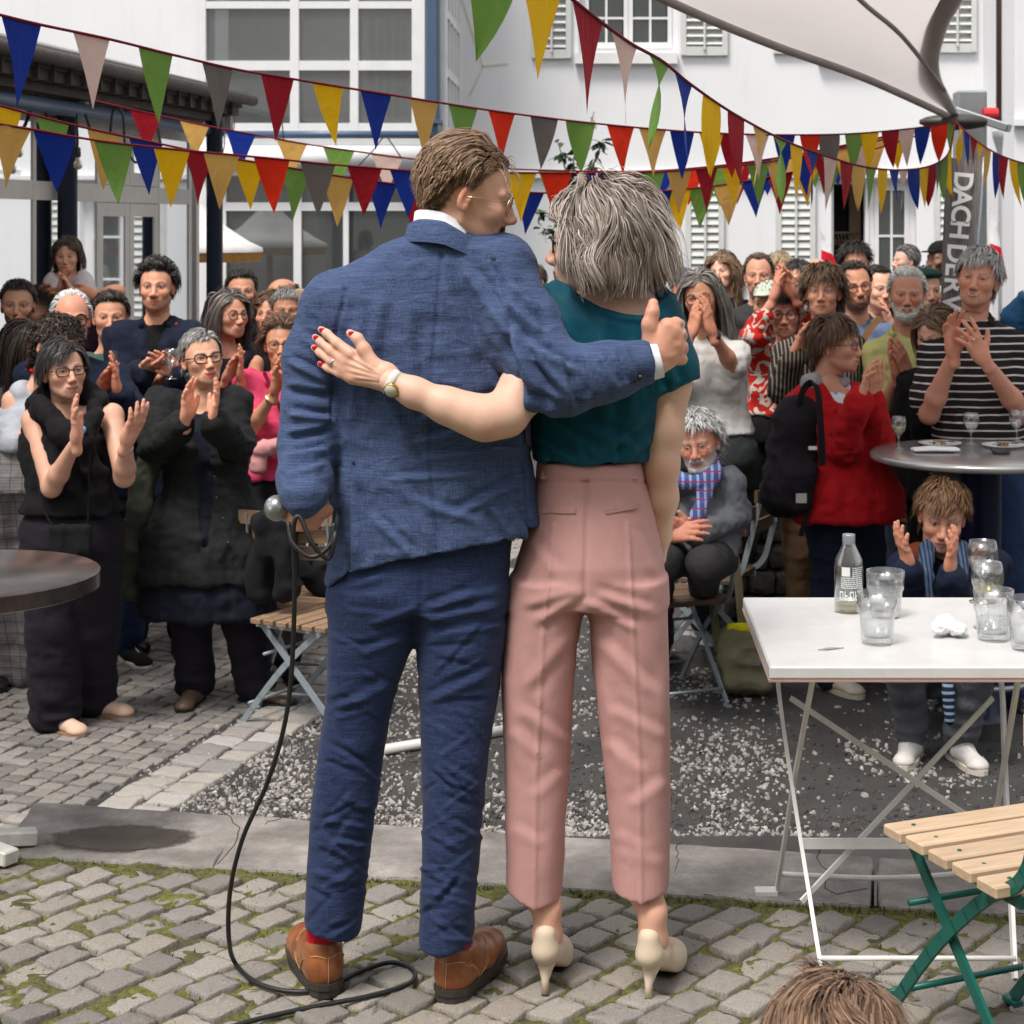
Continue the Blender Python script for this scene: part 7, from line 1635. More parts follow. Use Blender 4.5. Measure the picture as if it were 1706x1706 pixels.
v, q = join(wp); WOM = mk('person', v, q, MSKIN, True, None, col=np.clip(np.concatenate(wc), 0, 1), base=WBASE); tag(WOM, 'woman with grey bob, teal top and pink trousers seen from behind, holding the man', 'person')
M_NAIL = mat('red_nail_polish', (.50, .005, .03), .15, var=.02)
for x, y, dx, dy in ((537, 550.5, -.8, -.6), (527, 563, -.8, -.6), (525, 580, -.8, -.55), (535, 606.5, -.9, -.4), (586, 556, -.9, -.5)):
 b = MB(); b.sphere((0, 0, 0), (.0078, .0028, .0056), 12, 8); v, f = b.get(); a = math.atan2(-dy, dx); v = v@np.array([[math.cos(a), 0, math.sin(a)], [0, 1, 0], [-math.sin(a), 0, math.cos(a)]]); mk('nail', v+W(x, y, Yk(x)-.0125), f, M_NAIL, True, WOM, base=WBASE)
b = MB(); rc = W(556, 604, Yk(556)-.004); t_ = W(540, 592, Yk(545))-W(570, 612, Yk(565)); b.tube([rc-t_*.07, rc+t_*.07], .0118, 20); b.build('ring', mat('silver', (.62, .60, .56), .2, .9), WOM, True, base=WBASE)
ax_ = W(640, 632, 3.73)-W(676, 650, 3.722); ax_ /= np.linalg.norm(ax_); wc_ = W(655, 638, 3.725)
b = MB(); b.tube([wc_-ax_*.009, wc_+ax_*.009], .0275, 28); o = b.build('watch', cloth('cream_strap', (.60, .58, .52)), WOM, True, base=WBASE)
b = MB(); f_ = W(652, 650, 3.698); nn_ = np.array([-.25, -.85, -.45]); nn_ /= np.linalg.norm(nn_); b.tube([f_-nn_*.003, f_+nn_*.004], .0165, 24); b.build('watch_case', mat('gold_case', (.55, .36, .12), .25, .9), o, True, base=WBASE); b = MB(); b.tube([f_+nn_*.0042, f_+nn_*.005], .0135, 24); b.build('watch_dial', mat('pale_dial', (.62, .57, .48), .3), o, True, base=WBASE)
# hair: wavy grey bob over the whole back of the head
rng = np.random.default_rng(5); V = []; Qs = []; Cs = []; n0 = 0
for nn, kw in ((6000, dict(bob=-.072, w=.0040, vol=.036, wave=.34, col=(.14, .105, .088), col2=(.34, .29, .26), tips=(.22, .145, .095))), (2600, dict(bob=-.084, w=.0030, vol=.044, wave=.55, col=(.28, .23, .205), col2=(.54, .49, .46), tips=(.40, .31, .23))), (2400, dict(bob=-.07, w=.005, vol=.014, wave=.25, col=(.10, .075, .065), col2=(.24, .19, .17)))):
 addhair(hair_geo(P0, Q0, 91*77, dict(style='long', n=nn, k=14, Lv=.12, lift=.06, g=.55, mess=.06, edge=1.0, tent=True, px=.012, cf=1.1, curl=.06, low=.0, **kw), rng))
hv = np.concatenate(V)
# fuller toward the bottom, as a bob
hv[:, 1] = np.minimum(hv[:, 1], .088); t = sstep(.0, -.10, hv[:, 2]); hv[:, 0] *= 1+.10*t; hv[:, 1] = -.02+(hv[:, 1]+.02)*(1+.16*t*(hv[:, 1] < -.02))
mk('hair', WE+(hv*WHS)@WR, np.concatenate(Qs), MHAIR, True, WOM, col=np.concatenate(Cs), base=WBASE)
make_glasses('glasses', WOM, WE, WR, WHS, mat('dark_tortoise', (.03, .018, .012), .25), 'rect', .024, y=.101, th=.0022, base=WBASE)
# blouse
S = Sdf()
pxloft(S, [(468, 940, 1098, 3.955, .075), (490, 905, 1118, 3.955, .098), (530, 892, 1128, 3.955, .112), (600, 884, 1128, 3.955, .120), (660, 880, 1112, 3.95, .120), (720, 884, 1096, 3.945, .118), (765, 886, 1084, 3.945, .126), (800, 890, 1078, 3.945, .124)], .03, 2.3)
S.cap(W(1080, 535, 3.955), W(1112, 610, 3.945), .07, .066, .04); S.cap(W(1112, 610, 3.945), W(1117, 636, 3.942), .064, .064, .02); S.cap(W(925, 520, 3.95), W(885, 585, 3.88), .065, .062, .04)
xn, zn = zcurve([(860, 440), (925, 462), (948, 478), (970, 496), (1000, 513), (1040, 524), (1070, 527), (1092, 516), (1104, 500), (1150, 480)], 3.86)
S.cut(lambda x, y, z: np.where((y < 3.97), z-np.interp(x.ravel(), xn, zn).reshape(x.shape), -1.0))
zt2 = EYE-(771-CY)*3.86/FPX; S.cut(lambda x, y, z: zt2+.004*np.sin(x*55)-z+0*y)
xs_, zs_ = zcurve([(1075, 672), (1090, 662), (1137, 640), (1160, 632)], 3.93); S.cut(lambda x, y, z: np.where(x > W(1092, 650, 3.94)[0], np.interp(x.ravel(), xs_, zs_).reshape(x.shape)-z, -1.0)+0*y)
P, Q = S.mesh(.0058, 1); n = vnorm(P, Q); px, py = wpx(P); dsp = np.zeros(len(P))
for f in [(1075, 560, 1085, 650, 9, .011), (1058, 560, 1050, 700, 10, .006), (940, 530, 960, 700, 12, .006), (1000, 540, 1010, 760, 13, .005), (1090, 590, 1110, 655, 8, -.009), (1100, 560, 1120, 640, 8, .008), (900, 680, 1000, 760, 9, .008), (950, 700, 1060, 745, 9, .008), (890, 720, 960, 770, 8, .009), (1080, 690, 1000, 760, 9, .009), (1085, 730, 1030, 772, 8, .009), (930, 640, 1000, 730, 10, .005), (960, 740, 975, 775, 6, .006), (1020, 735, 1025, 775, 6, .006), (900, 745, 910, 775, 6, .005), (1055, 740, 1050, 775, 6, .005)]: dsp += fold(px, py, *f)*(n[:, 1] < .5)
dsp += .0025*vn(P, (12, 12, 16), 3); zline = np.interp(P[:, 0], xn, zn); dsp += .0026*np.exp(-((P[:, 2]-zline+.006)/.005)**2)-.002*np.exp(-((P[:, 2]-zline+.019)/.003)**2)
P = P+n*dsp[:, None]; mk('blouse', P, Q, M_TEAL, True, WOM, base=WBASE)
# trousers
S = Sdf()
pxloft(S, [(764, 895, 1070, 3.945, .112), (800, 892, 1076, 3.945, .118), (860, 884, 1092, 3.945, .13), (930, 862, 1106, 3.945, .142), (985, 848, 1110, 3.945, .140), (1000, 846, 1111, 3.945, .132)], .03, 2.35)
pxloft(S, [(960, 854, 985, 3.94, .128), (1040, 840, 968, 3.94, .118), (1120, 836, 958, 3.935, .106), (1220, 838, 952, 3.93, .094), (1320, 842, 946, 3.925, .086), (1420, 843, 940, 3.92, .079), (1520, 842, 934, 3.92, .074)], .02, 2.3)
pxloft(S, [(960, 970, 1111, 3.945, .128), (1040, 982, 1113, 3.94, .118), (1120, 988, 1116, 3.935, .107), (1220, 1000, 1117, 3.925, .095), (1320, 1010, 1117, 3.915, .087), (1420, 1018, 1116, 3.91, .079), (1520, 1022, 1114, 3.905, .074)], .02, 2.3)
xb_, zb2 = zcurve([(840, 1495), (890, 1516), (935, 1508), (1015, 1492), (1070, 1502), (1116, 1490)], 3.85); S.cut(lambda x, y, z: np.interp(x.ravel(), xb_, zb2).reshape(x.shape)-z+0*y)
P, Q = S.mesh(.0048, 1); n = vnorm(P, Q); px, py = wpx(P); bk = n[:, 1] < .4; dsp = np.zeros(len(P))
for f in [(975, 985, 890, 1040, 9, .008), (975, 1000, 1060, 1050, 9, .008), (970, 980, 870, 1010, 9, .006), (985, 990, 1090, 1020, 9, .006), (960, 1050, 870, 1150, 12, .006), (990, 1060, 1090, 1160, 12, .006), (860, 1180, 950, 1240, 10, .007), (1010, 1180, 1110, 1230, 10, .007), (848, 1215, 900, 1262, 5, .007), (1008, 1235, 1070, 1290, 5, .008), (890, 1330, 942, 1285, 5, .006), (1050, 1345, 1112, 1300, 5, .007), (1000, 1130, 1040, 1300, 6, .006), (845, 1110, 870, 1290, 6, .006), (1020, 1390, 1080, 1420, 5, .005), (850, 1380, 905, 1410, 5, .005), (880, 900, 930, 960, 10, .004), (1050, 880, 1090, 960, 10, .004), (1020, 1420, 1110, 1440, 8, .004), (1105, 1100, 1100, 1350, 5, .006)]: dsp += .72*fold(px, py, *f)*bk if f[1] < 1100 else .42*fold(px, py, *f[:4], 11, f[5])*bk
for xs_, yy in (([925, 905, 893, 890], [860, 1050, 1300, 1515]), ([1045, 1055, 1066, 1068], [860, 1050, 1300, 1500])): cx_ = np.interp(py, yy, xs_); dsp += .0045*np.exp(-((px-cx_)/3.2)**2)*bk*(py > 870)
dsp -= .006*np.exp(-((px-np.interp(py, [800, 1000], [978, 974]))/3.2)**2)*bk*(py > 800)*(py < 1000); dsp -= .003*np.exp(-((py-803)/2.2)**2)*bk
dsp += .0016*vn(P, (16, 16, 14), 7); P = P+n*dsp[:, None]; PT_ = mk('trousers', P, Q, M_PINK, True, WOM, base=WBASE)
def onback(px0, py0):
 i = np.argmin(np.hypot(px-px0, py-py0)+1e3*(n[:, 1] > 0)); return P[i]+n[i]*.002
for x in (905, 1062, 975, 975-34): pass
for x in (908, 974, 1058): 
 b = MB(); a_, c_ = onback(x, 768), onback(x-1, 797); b.bar(a_+(0, -.003, 0), c_+(0, -.003, 0), .012, .003, up=(0, -1, 0)); b.build('belt_loop', M_PINK, PT_, base=WBASE)
for x0, y0, x1, y1 in ((906, 852, 960, 850), (1010, 853, 1086, 838)):
 pts = resample([onback(x0+(x1-x0)*t, y0+(y1-y0)*t) for t in (0, .33, .66, 1)], 12); b = MB()
 for a_, c_ in zip(pts[:-1], pts[1:]): b.bar(a_, c_, .004, .010, up=(0, 0, 1))
 b.build('pocket_welt', M_PINK, PT_, base=WBASE)
# ankles, pumps
M_CREAMS = mat('cream_suede', (.60, .49, .37), .75, var=.06, bump=.15, bs=300)
def pump(hx, hy, Y, ang, htx, hty):
 t = W(htx, hty, Y); t[2] = 0.0; a = math.radians(ang); f = np.array([math.sin(a), math.cos(a), 0]); s = np.array([math.cos(a), -math.sin(a), 0]); hh = .066
 p = lambda u, w_, z: t+f*u+s*w_+np.array([0, 0, z])
 S = Sdf(); S.tube([(p(.012, 0, hh+.024), .028), (p(.05, 0, hh+.012), .029), (p(.10, 0, .048), .030), (p(.13, 0, .036), .0325), (p(.16, 0, .027), .033), (p(.185, 0, .022), .028), (p(.21, 0, .018), .020), (p(.23, 0, .014), .011)], .03); S.cap(p(.004, 0, hh+.03), p(.006, 0, hh+.062), .026, .023, .015)
 S.ell(p(.075, 0, hh+.04), (.030, .030, .055), .01, 's', R=np.stack([s, f, [0, 0, 1.]]).T) if False else S.cap(p(.035, 0, hh+.052), p(.135, 0, .075), .026, .024, .01, 's')
 u_ = f; S.cut(lambda x, y, z: np.interp(((x-t[0])*f[0]+(y-t[1])*f[1]).ravel(), [-.05, .03, .12, .16, .3], [hh-.004, hh-.006, .012, .004, .004]).reshape(np.broadcast(x, y).shape if False else ((x-t[0])*f[0]+(y-t[1])*f[1]).shape)-z)
 P, Q = S.mesh(.0040, 1); o = mk('shoe', P, Q, M_CREAMS, True, WOM, base=WBASE)
 b = MB(); b.tube([p(.024, 0, hh+.006), p(.013, 0, hh*.75), p(.004, 0, .03), p(0, 0, .001)], [.026, .015, .0085, .0075], 16); b.build('heel', M_CREAMS, o, True, base=WBASE)
 b = MB(); b.tube([p(0, 0, .0035), p(0, 0, .0002)], .0078, 14); b.build('heel_tip', M_SOLE, o, base=WBASE)
 b = MB(); b.prism([p(u, w_, 0)[:2] for u, w_ in [(.11, .02), (.15, .034), (.19, .026), (.232, 0), (.19, -.026), (.15, -.034), (.11, -.02)]], .0005, .0045); b.build('sole', M_SOLE, o, base=WBASE)
 return p, hh
for args, top in (((905, 1575, 3.862, 6, 908, 1637), (892, 1480)), ((1083, 1585, 3.842, 17, 1080, 1648), (1072, 1480))):
 p, hh = pump(*args); S = Sdf(); S.tube([(W(*top, 3.91), .041), (p(.034, 0, .175), .0285), (p(.04, 0, .115), .027)], .02); S.tube([(p(.040, 0, .112), .026), (p(.09, 0, .066), .024), (p(.15, 0, .030), .018)], .03); S.cap(p(.008, 0, .075), p(.02, 0, .15), .016, .012, .03)
 P, Q = S.mesh(.0055, 1); mk('foot', P, Q, MSKIN, True, WOM, col=np.tile(np.array(SKW)*np.array([1.02, .90, .86]), (len(P), 1))*(1+.05*vn(P, 40))[:, None], base=WBASE)
# ================================================================== the crowd
def _fr(m, v, axis, period, duty, wob=.012):
 n = m.noise(m.coord(), 5, 2); s = m.n('SeparateXYZ'); m.l(m.coord(), 0, s, 0)
 x = m.math('ADD', (s, axis), m.math('MULTIPLY', (n, 'Fac'), wob)); x = m.math('DIVIDE', x, period); return m.math('LESS_THAN', m.math('FRACT', x), duty)
def p_stripe(axis, period, duty, c2): return lambda m, v, col: m.mix(_fr(m, v, axis, period, duty), col, c2)
def p_plaid(c2, c3): return lambda m, v, col: m.mix(m.math('MULTIPLY', _fr(m, v, 2, .055, .06), .8), m.mix(m.math('MULTIPLY', _fr(m, v, 0, .05, .06), .8), m.mix(m.math('MULTIPLY', _fr(m, v, 2, .014, .3), .35), col, c3), c2), c2)
def p_print(c2, sc_=9, lo=.46, hi=.49):
 def f(m, v, col):
  n = m.noise(v, sc_, 1.5, .4, 1.2); a = m.ramp(n, 'Fac', [(lo-.05, 0.0), (lo-.045, 1.0), (hi, 1.0), (hi+.005, 0.0)]); return m.mix((a, 0), col, c2)
 return f
CL = {}
def K(name, c, **kw):
 if name not in CL: CL[name] = cloth(name, c, **kw)
 return CL[name]
BLK = K('black_cotton', (.010, .0095, .011)); NVY = K('navy_cotton', (.012, .018, .038)); DKG = K('charcoal_cotton', (.045, .042, .045)); JEA = K('denim', (.022, .04, .10), var=.3); DRS = K('dark_trousers', (.016, .014, .02)); WHT = K('white_tee', (.58, .57, .55), var=.05)
KHK = K('khaki_cotton', (.16, .095, .05)); GRY = K('grey_knit', (.16, .17, .19)); GJE = K('grey_denim', (.10, .105, .12), var=.25)
def H(style='short', col=(.03, .02, .014), col2=None, **kw):
 d = dict(style=style, col=col, col2=col2 or tuple(min(1, x*2.2) for x in col), n=1500, L=.045, w=.0055, lift=.16, mess=.08, vol=.014, g=.25, edge=.45); d.update(kw); return d
DK, BR, LB, GR, WH, RD = (.014, .010, .008), (.045, .026, .015), (.14, .08, .042), (.17, .16, .155), (.50, .49, .47), (.09, .035, .015)
LONG = dict(L=.25, n=2000, k=11, vol=.022, wave=.22, g=.65, lift=.05, mess=.06, w=.0065, edge=.75)
FAIR, TAN, PINKY, DARK, PALE = (.61, .325, .225), (.53, .27, .175), (.63, .31, .225), (.25, .125, .075), (.69, .41, .305)
GLB = dict(shape='rect', r=.023, th=.0024); GLR = dict(shape='round', r=.0225, th=.0018); TORT = mat('tortoise', (.05, .02, .012), .3)
def arm(e, w, t, **kw): return dict(e=e, w=w, t=t, **kw)
UPL, UPR = (1, -.35, 0), (-1, -.35, 0)
def sdf_part(name, S, h, mt, parent, base, fold_=None, amp=.006):
 P, Q = S.mesh(h, 1); n = vnorm(P, Q); P = P+n*(amp*(ridge(P, (18, 18, 10), 2)+.5*vn(P, 40)))[:, None]; return mk(name, P, Q, mt, True, parent, base=base)
def hat(r, kind, mt, name='cap'):
 E, R, hs = r['E'], r['R'], 1.0; S = Sdf()
 S.ell((0, -.008, .045), (.086, .108, .086), .0); S.cut(lambda x, y, z: .045+.25*0*y+0*x-z+.0*y+(.012 if kind == 'beret' else 0))
 if kind == 'cap': S.cap((-.03, .09, .05), (.03, .09, .05), .012, .012, .01, sq=(1, 6.5, .8))
 if kind == 'beret': S.ops = []; S.ell((.02, -.01, .085), (.115, .115, .035), .01)
 P, Q = S.mesh(.007, 1); mk(name, E+P@R, Q, mt, True, r['o'], base=r['base'])
def bracelet(r, i, mt, name='watch', f=.9, rad=.031, wd=.010):
 a = r['A'][i]; d = a['W']-a['E']; d /= np.linalg.norm(d); p = a['E']*(1-f)+a['W']*f; b = MB(); b.tube([p-d*wd, p+d*wd], rad, 18); b.build(name, mt, r['o'], True, base=r['base'])
def strapline(r, pts, w, mt, name='bag_strap', Yo=0.0):
 P3 = [W(x, y, r['Y']-d) for x, y, d in pts]; return strap(name, P3, w, .004, mt, r['o'], r['base'], 24)
# ---- left side, front row
r = person('woman in black sleeveless top and glasses clapping beside the black round table', 412, 106, 617, yaw=34, pitch=3, roll=-4, tm='fs', skin=(.66, .40, .31), fem=True, build=1.16, tyaw=18, hip=(120, 868),
           hair=H('part', (.010, .008, .007), (.05, .045, .043), L=.10, n=2200, px=-.03, vol=.018, lift=.1, g=.42, edge=.8), face=dict(smile=.5, lip=(.42, .16, .15), eye='br', low=-.0), glasses=dict(shape='rect', r=.0235, th=.0024, mat=TORT),
           top=dict(mat=BLK, sleeve='none', neck='scoop', hem=(120, 852), name='sleeveless_top', flare=.1, wr=.005), bot=dict(mat=DRS, r=(.10, .088, .088)), shoe=dict(mat=mat('beige_suede', (.58, .40, .30), .8, bump=.2, bs=200), sole=mat('tan_sole', (.25, .15, .09), .7)), toes=(50, 76), feet=[(92, 1218), (150, 1194)], sh=((56, 700), (186, 692)),
           arms=(arm((86, 812, .14), (127, 735, .30), (123, 680, .32), palm=(1, .15, 0)), arm((207, 795, .16), (211, 738, .30), (236, 678, .32), palm=(-.8, .5, .3))))
S = Sdf(); Y = r['Y']; S.tube([(W(58, 668, Y), .035), (W(90, 655, Y+.06), .045), (W(140, 655, Y+.06), .045), (W(172, 670, Y), .032)], .03); S.tube([(W(66, 672, Y-.06), .034), (W(105, 720, Y-.16), .038), (W(135, 735, Y-.17), .034), (W(160, 690, Y-.10), .034)], .03); S.tube([(W(138, 735, Y-.17), .032), (W(160, 790, Y-.15), .034), (W(172, 850, Y-.13), .030)], .02, sq=(1.2, .6, 1)); S.tube([(W(60, 680, Y+.02), .04), (W(46, 760, Y+.05), .03), (W(48, 795, Y+.06), .02)], .03)
sdf_part('draped_sweater', S, .009, K('black_knit', (.011, .010, .012)), r['o'], r['base'], amp=.009)
S = Sdf(); S.box(W(117, 900, Y-.185), (.085, .018, .062), .014, .01); sdf_part('crossbody_bag', S, .009, BLK, r['o'], r['base'], amp=.005); strapline(r, [(88, 878, .19), (70, 840, .16), (60, 780, .10)], .006, BLK); strapline(r, [(146, 880, .19), (148, 800, .19), (150, 740, .19)], .006, BLK)
for k in range(16): a = r['A'][1]; d = (a['W']-a['E'])/np.linalg.norm(a['W']-a['E']); u_ = np.cross(d, [0, 1, 0]); w_ = np.cross(d, u_); b = MB(); b.sphere(a['E']*.14+a['W']*.86+.031*(u_*math.cos(k*.393)+w_*math.sin(k*.393)), .0062, 7, 5); b.build('bracelet_bead', mat('silver_bead', (.5, .48, .46), .25, .8), r['o'], True, base=r['base'])
b = MB(); b.sphere(W(136, 702, Y-.2), .009, 8, 6); b.build('yellow_bead', mat('yellow_bead', (.65, .50, .02), .4), r['o'], True, base=r['base']); b = MB(); b.sphere(W(140, 716, Y-.2), (.009, .007, .014), 8, 6); b.build('blue_bead', mat('blue_bead', (.10, .35, .60), .4), r['o'], True, base=r['base'])
r = person('woman with cropped grey hair in a long black coat, red lipstick and dark glasses', 393, 336, 597, yaw=30, pitch=6, roll=-5, tm='fs', skin=(.66, .39, .29), fem=True, build=1.08, tyaw=16, hip=(345, 868),
           hair=H('part', (.14, .135, .13), (.44, .43, .43), L=.045, n=2200, px=-.03, vol=.010, w=.0045), face=dict(smile=.8, lip=(.62, .03, .09), rec=.1), glasses=dict(shape='cat', r=.0245, th=.003),
           inner=dict(mat=K('dark_navy_dress', (.011, .013, .022)), sleeve='none', neck='scoop', hem=(345, 1022), flare=.16, name='dress', infl=.006), top=dict(mat=K('black_coat_cloth', (.016, .018, .018), var=.25), sleeve='long', sf=.88, neck='deep', depth=.62, hem=(340, 962), flare=.22, name='coat', infl=.018, wr=.010),
           bot=dict(mat=DRS, r=(.095, .08, .075)), shoe=dict(mat=mat('brown_shoe_leather', (.10, .065, .045), .5)), toes=(-4, 66), feet=[(325, 1172), (425, 1172)], sh=((266, 672), (390, 672)),
           arms=(arm((262, 742, .12), (310, 700, .30), (314, 634, .33), palm=UPL), arm((396, 742, .12), (352, 702, .30), (366, 634, .33), palm=UPR)))
Y = r['Y']; S = Sdf(); S.tube([(W(256, 745, Y-.02), .05), (W(240, 800, Y-.02), .05), (W(226, 900, Y-.02), .055), (W(222, 985, Y-.02), .05)], .03, sq=(1, .55, 1)); sdf_part('olive_shawl', S, .010, K('olive_shawl_knit', (.055, .062, .045)), r['o'], r['base'], amp=.014)
for x, y in ((357, 795), (361, 830), (372, 865), (380, 905)): b = MB(); b.sphere(W(x, y, Y-.185), (.008, .004, .008), 8, 5); b.build('button', MBLACK, r['o'], True, base=r['base'])
b = MB(); b.sphere(W(312, 625, Y-.05), (.005, .005, .011), 8, 6); b.build('earring', mat('turquoise', (.01, .22, .25), .3), r['o'], True, base=r['base'])
r = person('woman in a bright pink shirt with a pale pink cardigan knotted at her waist', 342, 469, 572, yaw=8, tm='f', skin=TAN, fem=True, build=1.1, hair=H('back', (.07, .032, .016), (.2, .10, .05), L=.085, n=1600, vol=.03, lift=.5, curl=.3), face=dict(smile=.3, lip=(.36, .11, .10)), glasses=dict(shape='rect', r=.023, th=.002, mat=TORT),
           top=dict(mat=K('pink_polo', (.68, .07, .16), var=.08), sleeve='short', sf=.75, neck='v', depth=.10, hem=(450, 797), collar=True, name='polo_shirt'), bot=dict(mat=BLK), hip=(455, 800), feet=[(430, 1130), (480, 1130)], sh=((412, 640), (520, 640)),
           arms=(arm((420, 712, .12), (457, 655, .25), (461, 596, .28), palm=(1, -.2, 0)), arm((520, 712, .10), (485, 660, .24), (474, 602, .28), palm=(-1, .2, 0))))
Y = r['Y']; bracelet(r, 0, M_GOLD, 'bracelet', .86, .033, .004); strapline(r, [(440, 620, .14), (470, 690, .18), (490, 770, .17)], .018, K('burgundy_strap', (.16, .012, .03)))
S = Sdf(); S.tube([(W(402, 755, Y-.08), .03), (W(435, 748, Y-.17), .036), (W(470, 742, Y-.16), .03)], .02); S.ell(W(437, 748, Y-.19), (.045, .03, .035), .01); S.tube([(W(432, 752, Y-.19), .026), (W(430, 778, Y-.19), .03)], .01, sq=(1.3, .7, 1)); S.tube([(W(410, 755, Y-.1), .028), (W(398, 785, Y-.08), .024)], .02); sdf_part('knotted_cardigan', S, .009, K('pale_pink_knit', (.62, .30, .30)), r['o'], r['base'], amp=.008)
r = person('woman with curly dark hair in a pale grey crop top and checked trousers', 388, 96, 578, yaw=48, pitch=-14, roll=10, tm='f', skin=(.62, .36, .26), fem=True, build=1.1, hair=H('short', (.018, .011, .009), (.07, .04, .025), L=.06, n=2600, curl=.9, cf=2.6, lift=.4, g=.2, vol=.022, w=.006, edge=.9, low=.06), face=dict(low=.06), tyaw=25, hip=(35, 775), sh=((22, 668), (128, 660)),
           top=dict(mat=K('pale_grey_rib', (.42, .44, .50)), sleeve='none', neck='scoop', hem=(40, 748), name='crop_top', wr=.002), bot=dict(mat=K('checked_wool', (.22, .20, .20), pat=p_plaid((.025, .035, .075), (.09, .08, .085))), r=(.105, .10, .11), name='checked_trousers'), feet=[(10, 1140), (55, 1140)],
           arms=(arm((32, 728, .05), (75, 718, .2), (100, 690, .22)), arm((150, 720, .08), (140, 690, .25), (140, 650, .28), hide=True)))
b = MB(); N_ = r['N']; b.tube([N_+np.array([math.cos(t)*.056, math.sin(t)*.056, .02]) for t in np.linspace(0, 6.28, 20)], .008, 6, False); b.build('red_choker', K('red_scarf', (.50, .012, .02)), r['o'], True, base=r['base'])
r = person('white haired man with round black glasses in a navy sweater, clapping', 366, 119, 531, yaw=22, tm='mo', skin=PINKY, hair=H('back', (.62, .62, .61), (.85, .85, .84), L=.05, n=1500, vol=.014, lift=.15), face=dict(rec=.9, brow=(.4, .38, .36)), glasses=dict(shape='round', r=.026, th=.0042),
           top=dict(mat=NVY, sleeve='long', name='sweater'), bot=dict(mat=JEA), shoe=dict(lace=M_PORC, mat=BLK, sole=mat('white_rubber', (.62, .61, .60), .6)), hip=(205, 800), feet=[(150, 1095), (216, 1104)], tyaw=20,
           arms=(arm((135, 715, .1), (158, 662, .28), (186, 604, .3), palm=(1, -.3, 0)), arm((238, 715, .1), (196, 655, .28), (191, 602, .3), palm=(-1, -.2, 0))))
bracelet(r, 0, mat('mauve_band', (.12, .09, .10), .6), 'watch', .93, .031, .012); bracelet(r, 1, MBLACK, 'watch', .9, .033, .010)
b = MB(); p = W(191, 604, r['Y']-.32); b.bar(p, p+(0, 0, .01), .006, .003, up=(0, -1, 0)); b.bar(p+(0, 0, .008), p+(0, 0, .022), .022, .002, up=(0, -1, 0)); [b.bar(p+(x, 0, .02), p+(x*1.05, 0, .052), .0032, .002, up=(0, -1, 0)) for x in (-.009, -.003, .003, .009)]; o = b.build('fork', mat('fork_steel', (.6, .6, .6), .2, .9), None, base=p); tag(o, 'steel fork held up in the clapping hands of the white haired man', 'fork')
r = person('dark haired man in a grey green T-shirt clapping toward the right', 342, 184, 528, yaw=14, tm='ms', skin=FAIR, hair=H('quiff', DK, BR, L=.05, rec=.1), face=dict(smile=.5), top=dict(mat=K('grey_green_tee', (.065, .115, .11))), bot=dict(mat=JEA), hip=(190, 760), sh=((138, 612), (232, 612)),
           arms=(arm((150, 690, .08), (215, 650, .25), (262, 625, .28), palm=(0, -.6, .6), hide=True), arm((238, 682, .06), (266, 632, .24), (297, 604, .28), palm=(-.4, -.3, .9), kind='open')))
r = person('tall dark haired man in a navy blazer with a red lapel pin', 345, 261, 477, yaw=6, tm='mj', skin=FAIR, hair=H('quiff', (.010, .008, .007), (.03, .022, .017), L=.06, n=2300, vol=.03, lift=.18, w=.006, edge=.55), face=dict(beard='full', stub=.4, browt=1.35, eye='dk'),
           inner=dict(mat=BLK, sleeve='none', neck='v', depth=.09, name='shirt'), top=dict(mat=K('navy_blazer', (.013, .017, .034)), sleeve='long', neck='deep', depth=.30, infl=.024, name='blazer', collar=True), bot=dict(mat=DRS), hip=(262, 760), sh=((200, 562), (322, 562)),
           arms=(arm((208, 650, .1), (232, 622, .27), (270, 605, .3), palm=(.3, .2, .9)), arm((330, 655, .1), (302, 622, .26), (274, 600, .3), palm=(-.5, -.5, .4))))
b = MB(); b.sphere(W(294, 540, r['Y']-.13), .007, 8, 6); b.build('red_pin', mat('red_enamel', (.5, .01, .01), .3), r['o'], True, base=r['base'])
wg = wineglass(278, 632, EYE-(632-CY)/380, .14, .032, 'wine glass held upside by the man in the navy blazer' if False else 'wine glass held by the tall man in the navy blazer', 0, None); wg.location = W(285, 632, FPX/365)
girl = person('small girl in a white T-shirt riding on shoulders above the crowd', 304, 112, 426, yaw=8, pitch=-4, hs=.80, tm='ch', skin=PALE, fem=True, build=.74, hair=H('long', (.05, .028, .018), (.13, .075, .045), **{**LONG, 'L': .17, 'px': .0, 'wave': .5}), face=dict(smile=0, blush=.6), ground=EYE-(600-CY)/304, hip=(112, 522), sh=((92, 467), (138, 467)),
           top=dict(mat=K('white_child_tee', (.62, .58, .58)), sf=.8, name='shirt', hem=(112, 528)), bot=dict(mat=NVY, r=(.06, .05, .045)), feet=[(96, 600), (132, 600)], arms=(arm((86, 497, .08), (100, 482, .16), (104, 463, .18), palm=UPL), arm((148, 500, .06), (122, 486, .16), (108, 464, .18), palm=UPR)))
person('curly haired carrier with the girl on his shoulders, face turned away', 306, 74, 516, yaw=-50, tm='m', skin=TAN, hair=H('short', DK, (.04, .025, .02), L=.08, n=1900, curl=.8, lift=.6, vol=.03), top=dict(mat=K('dark_plum_shirt', (.035, .015, .03)), sleeve='short'), bot=dict(mat=DRS), arms=(arm((24, 556, .05), (52, 492, .05), (78, 492, .06)), arm((196, 486, .02), (158, 492, .05), (132, 492, .06))))
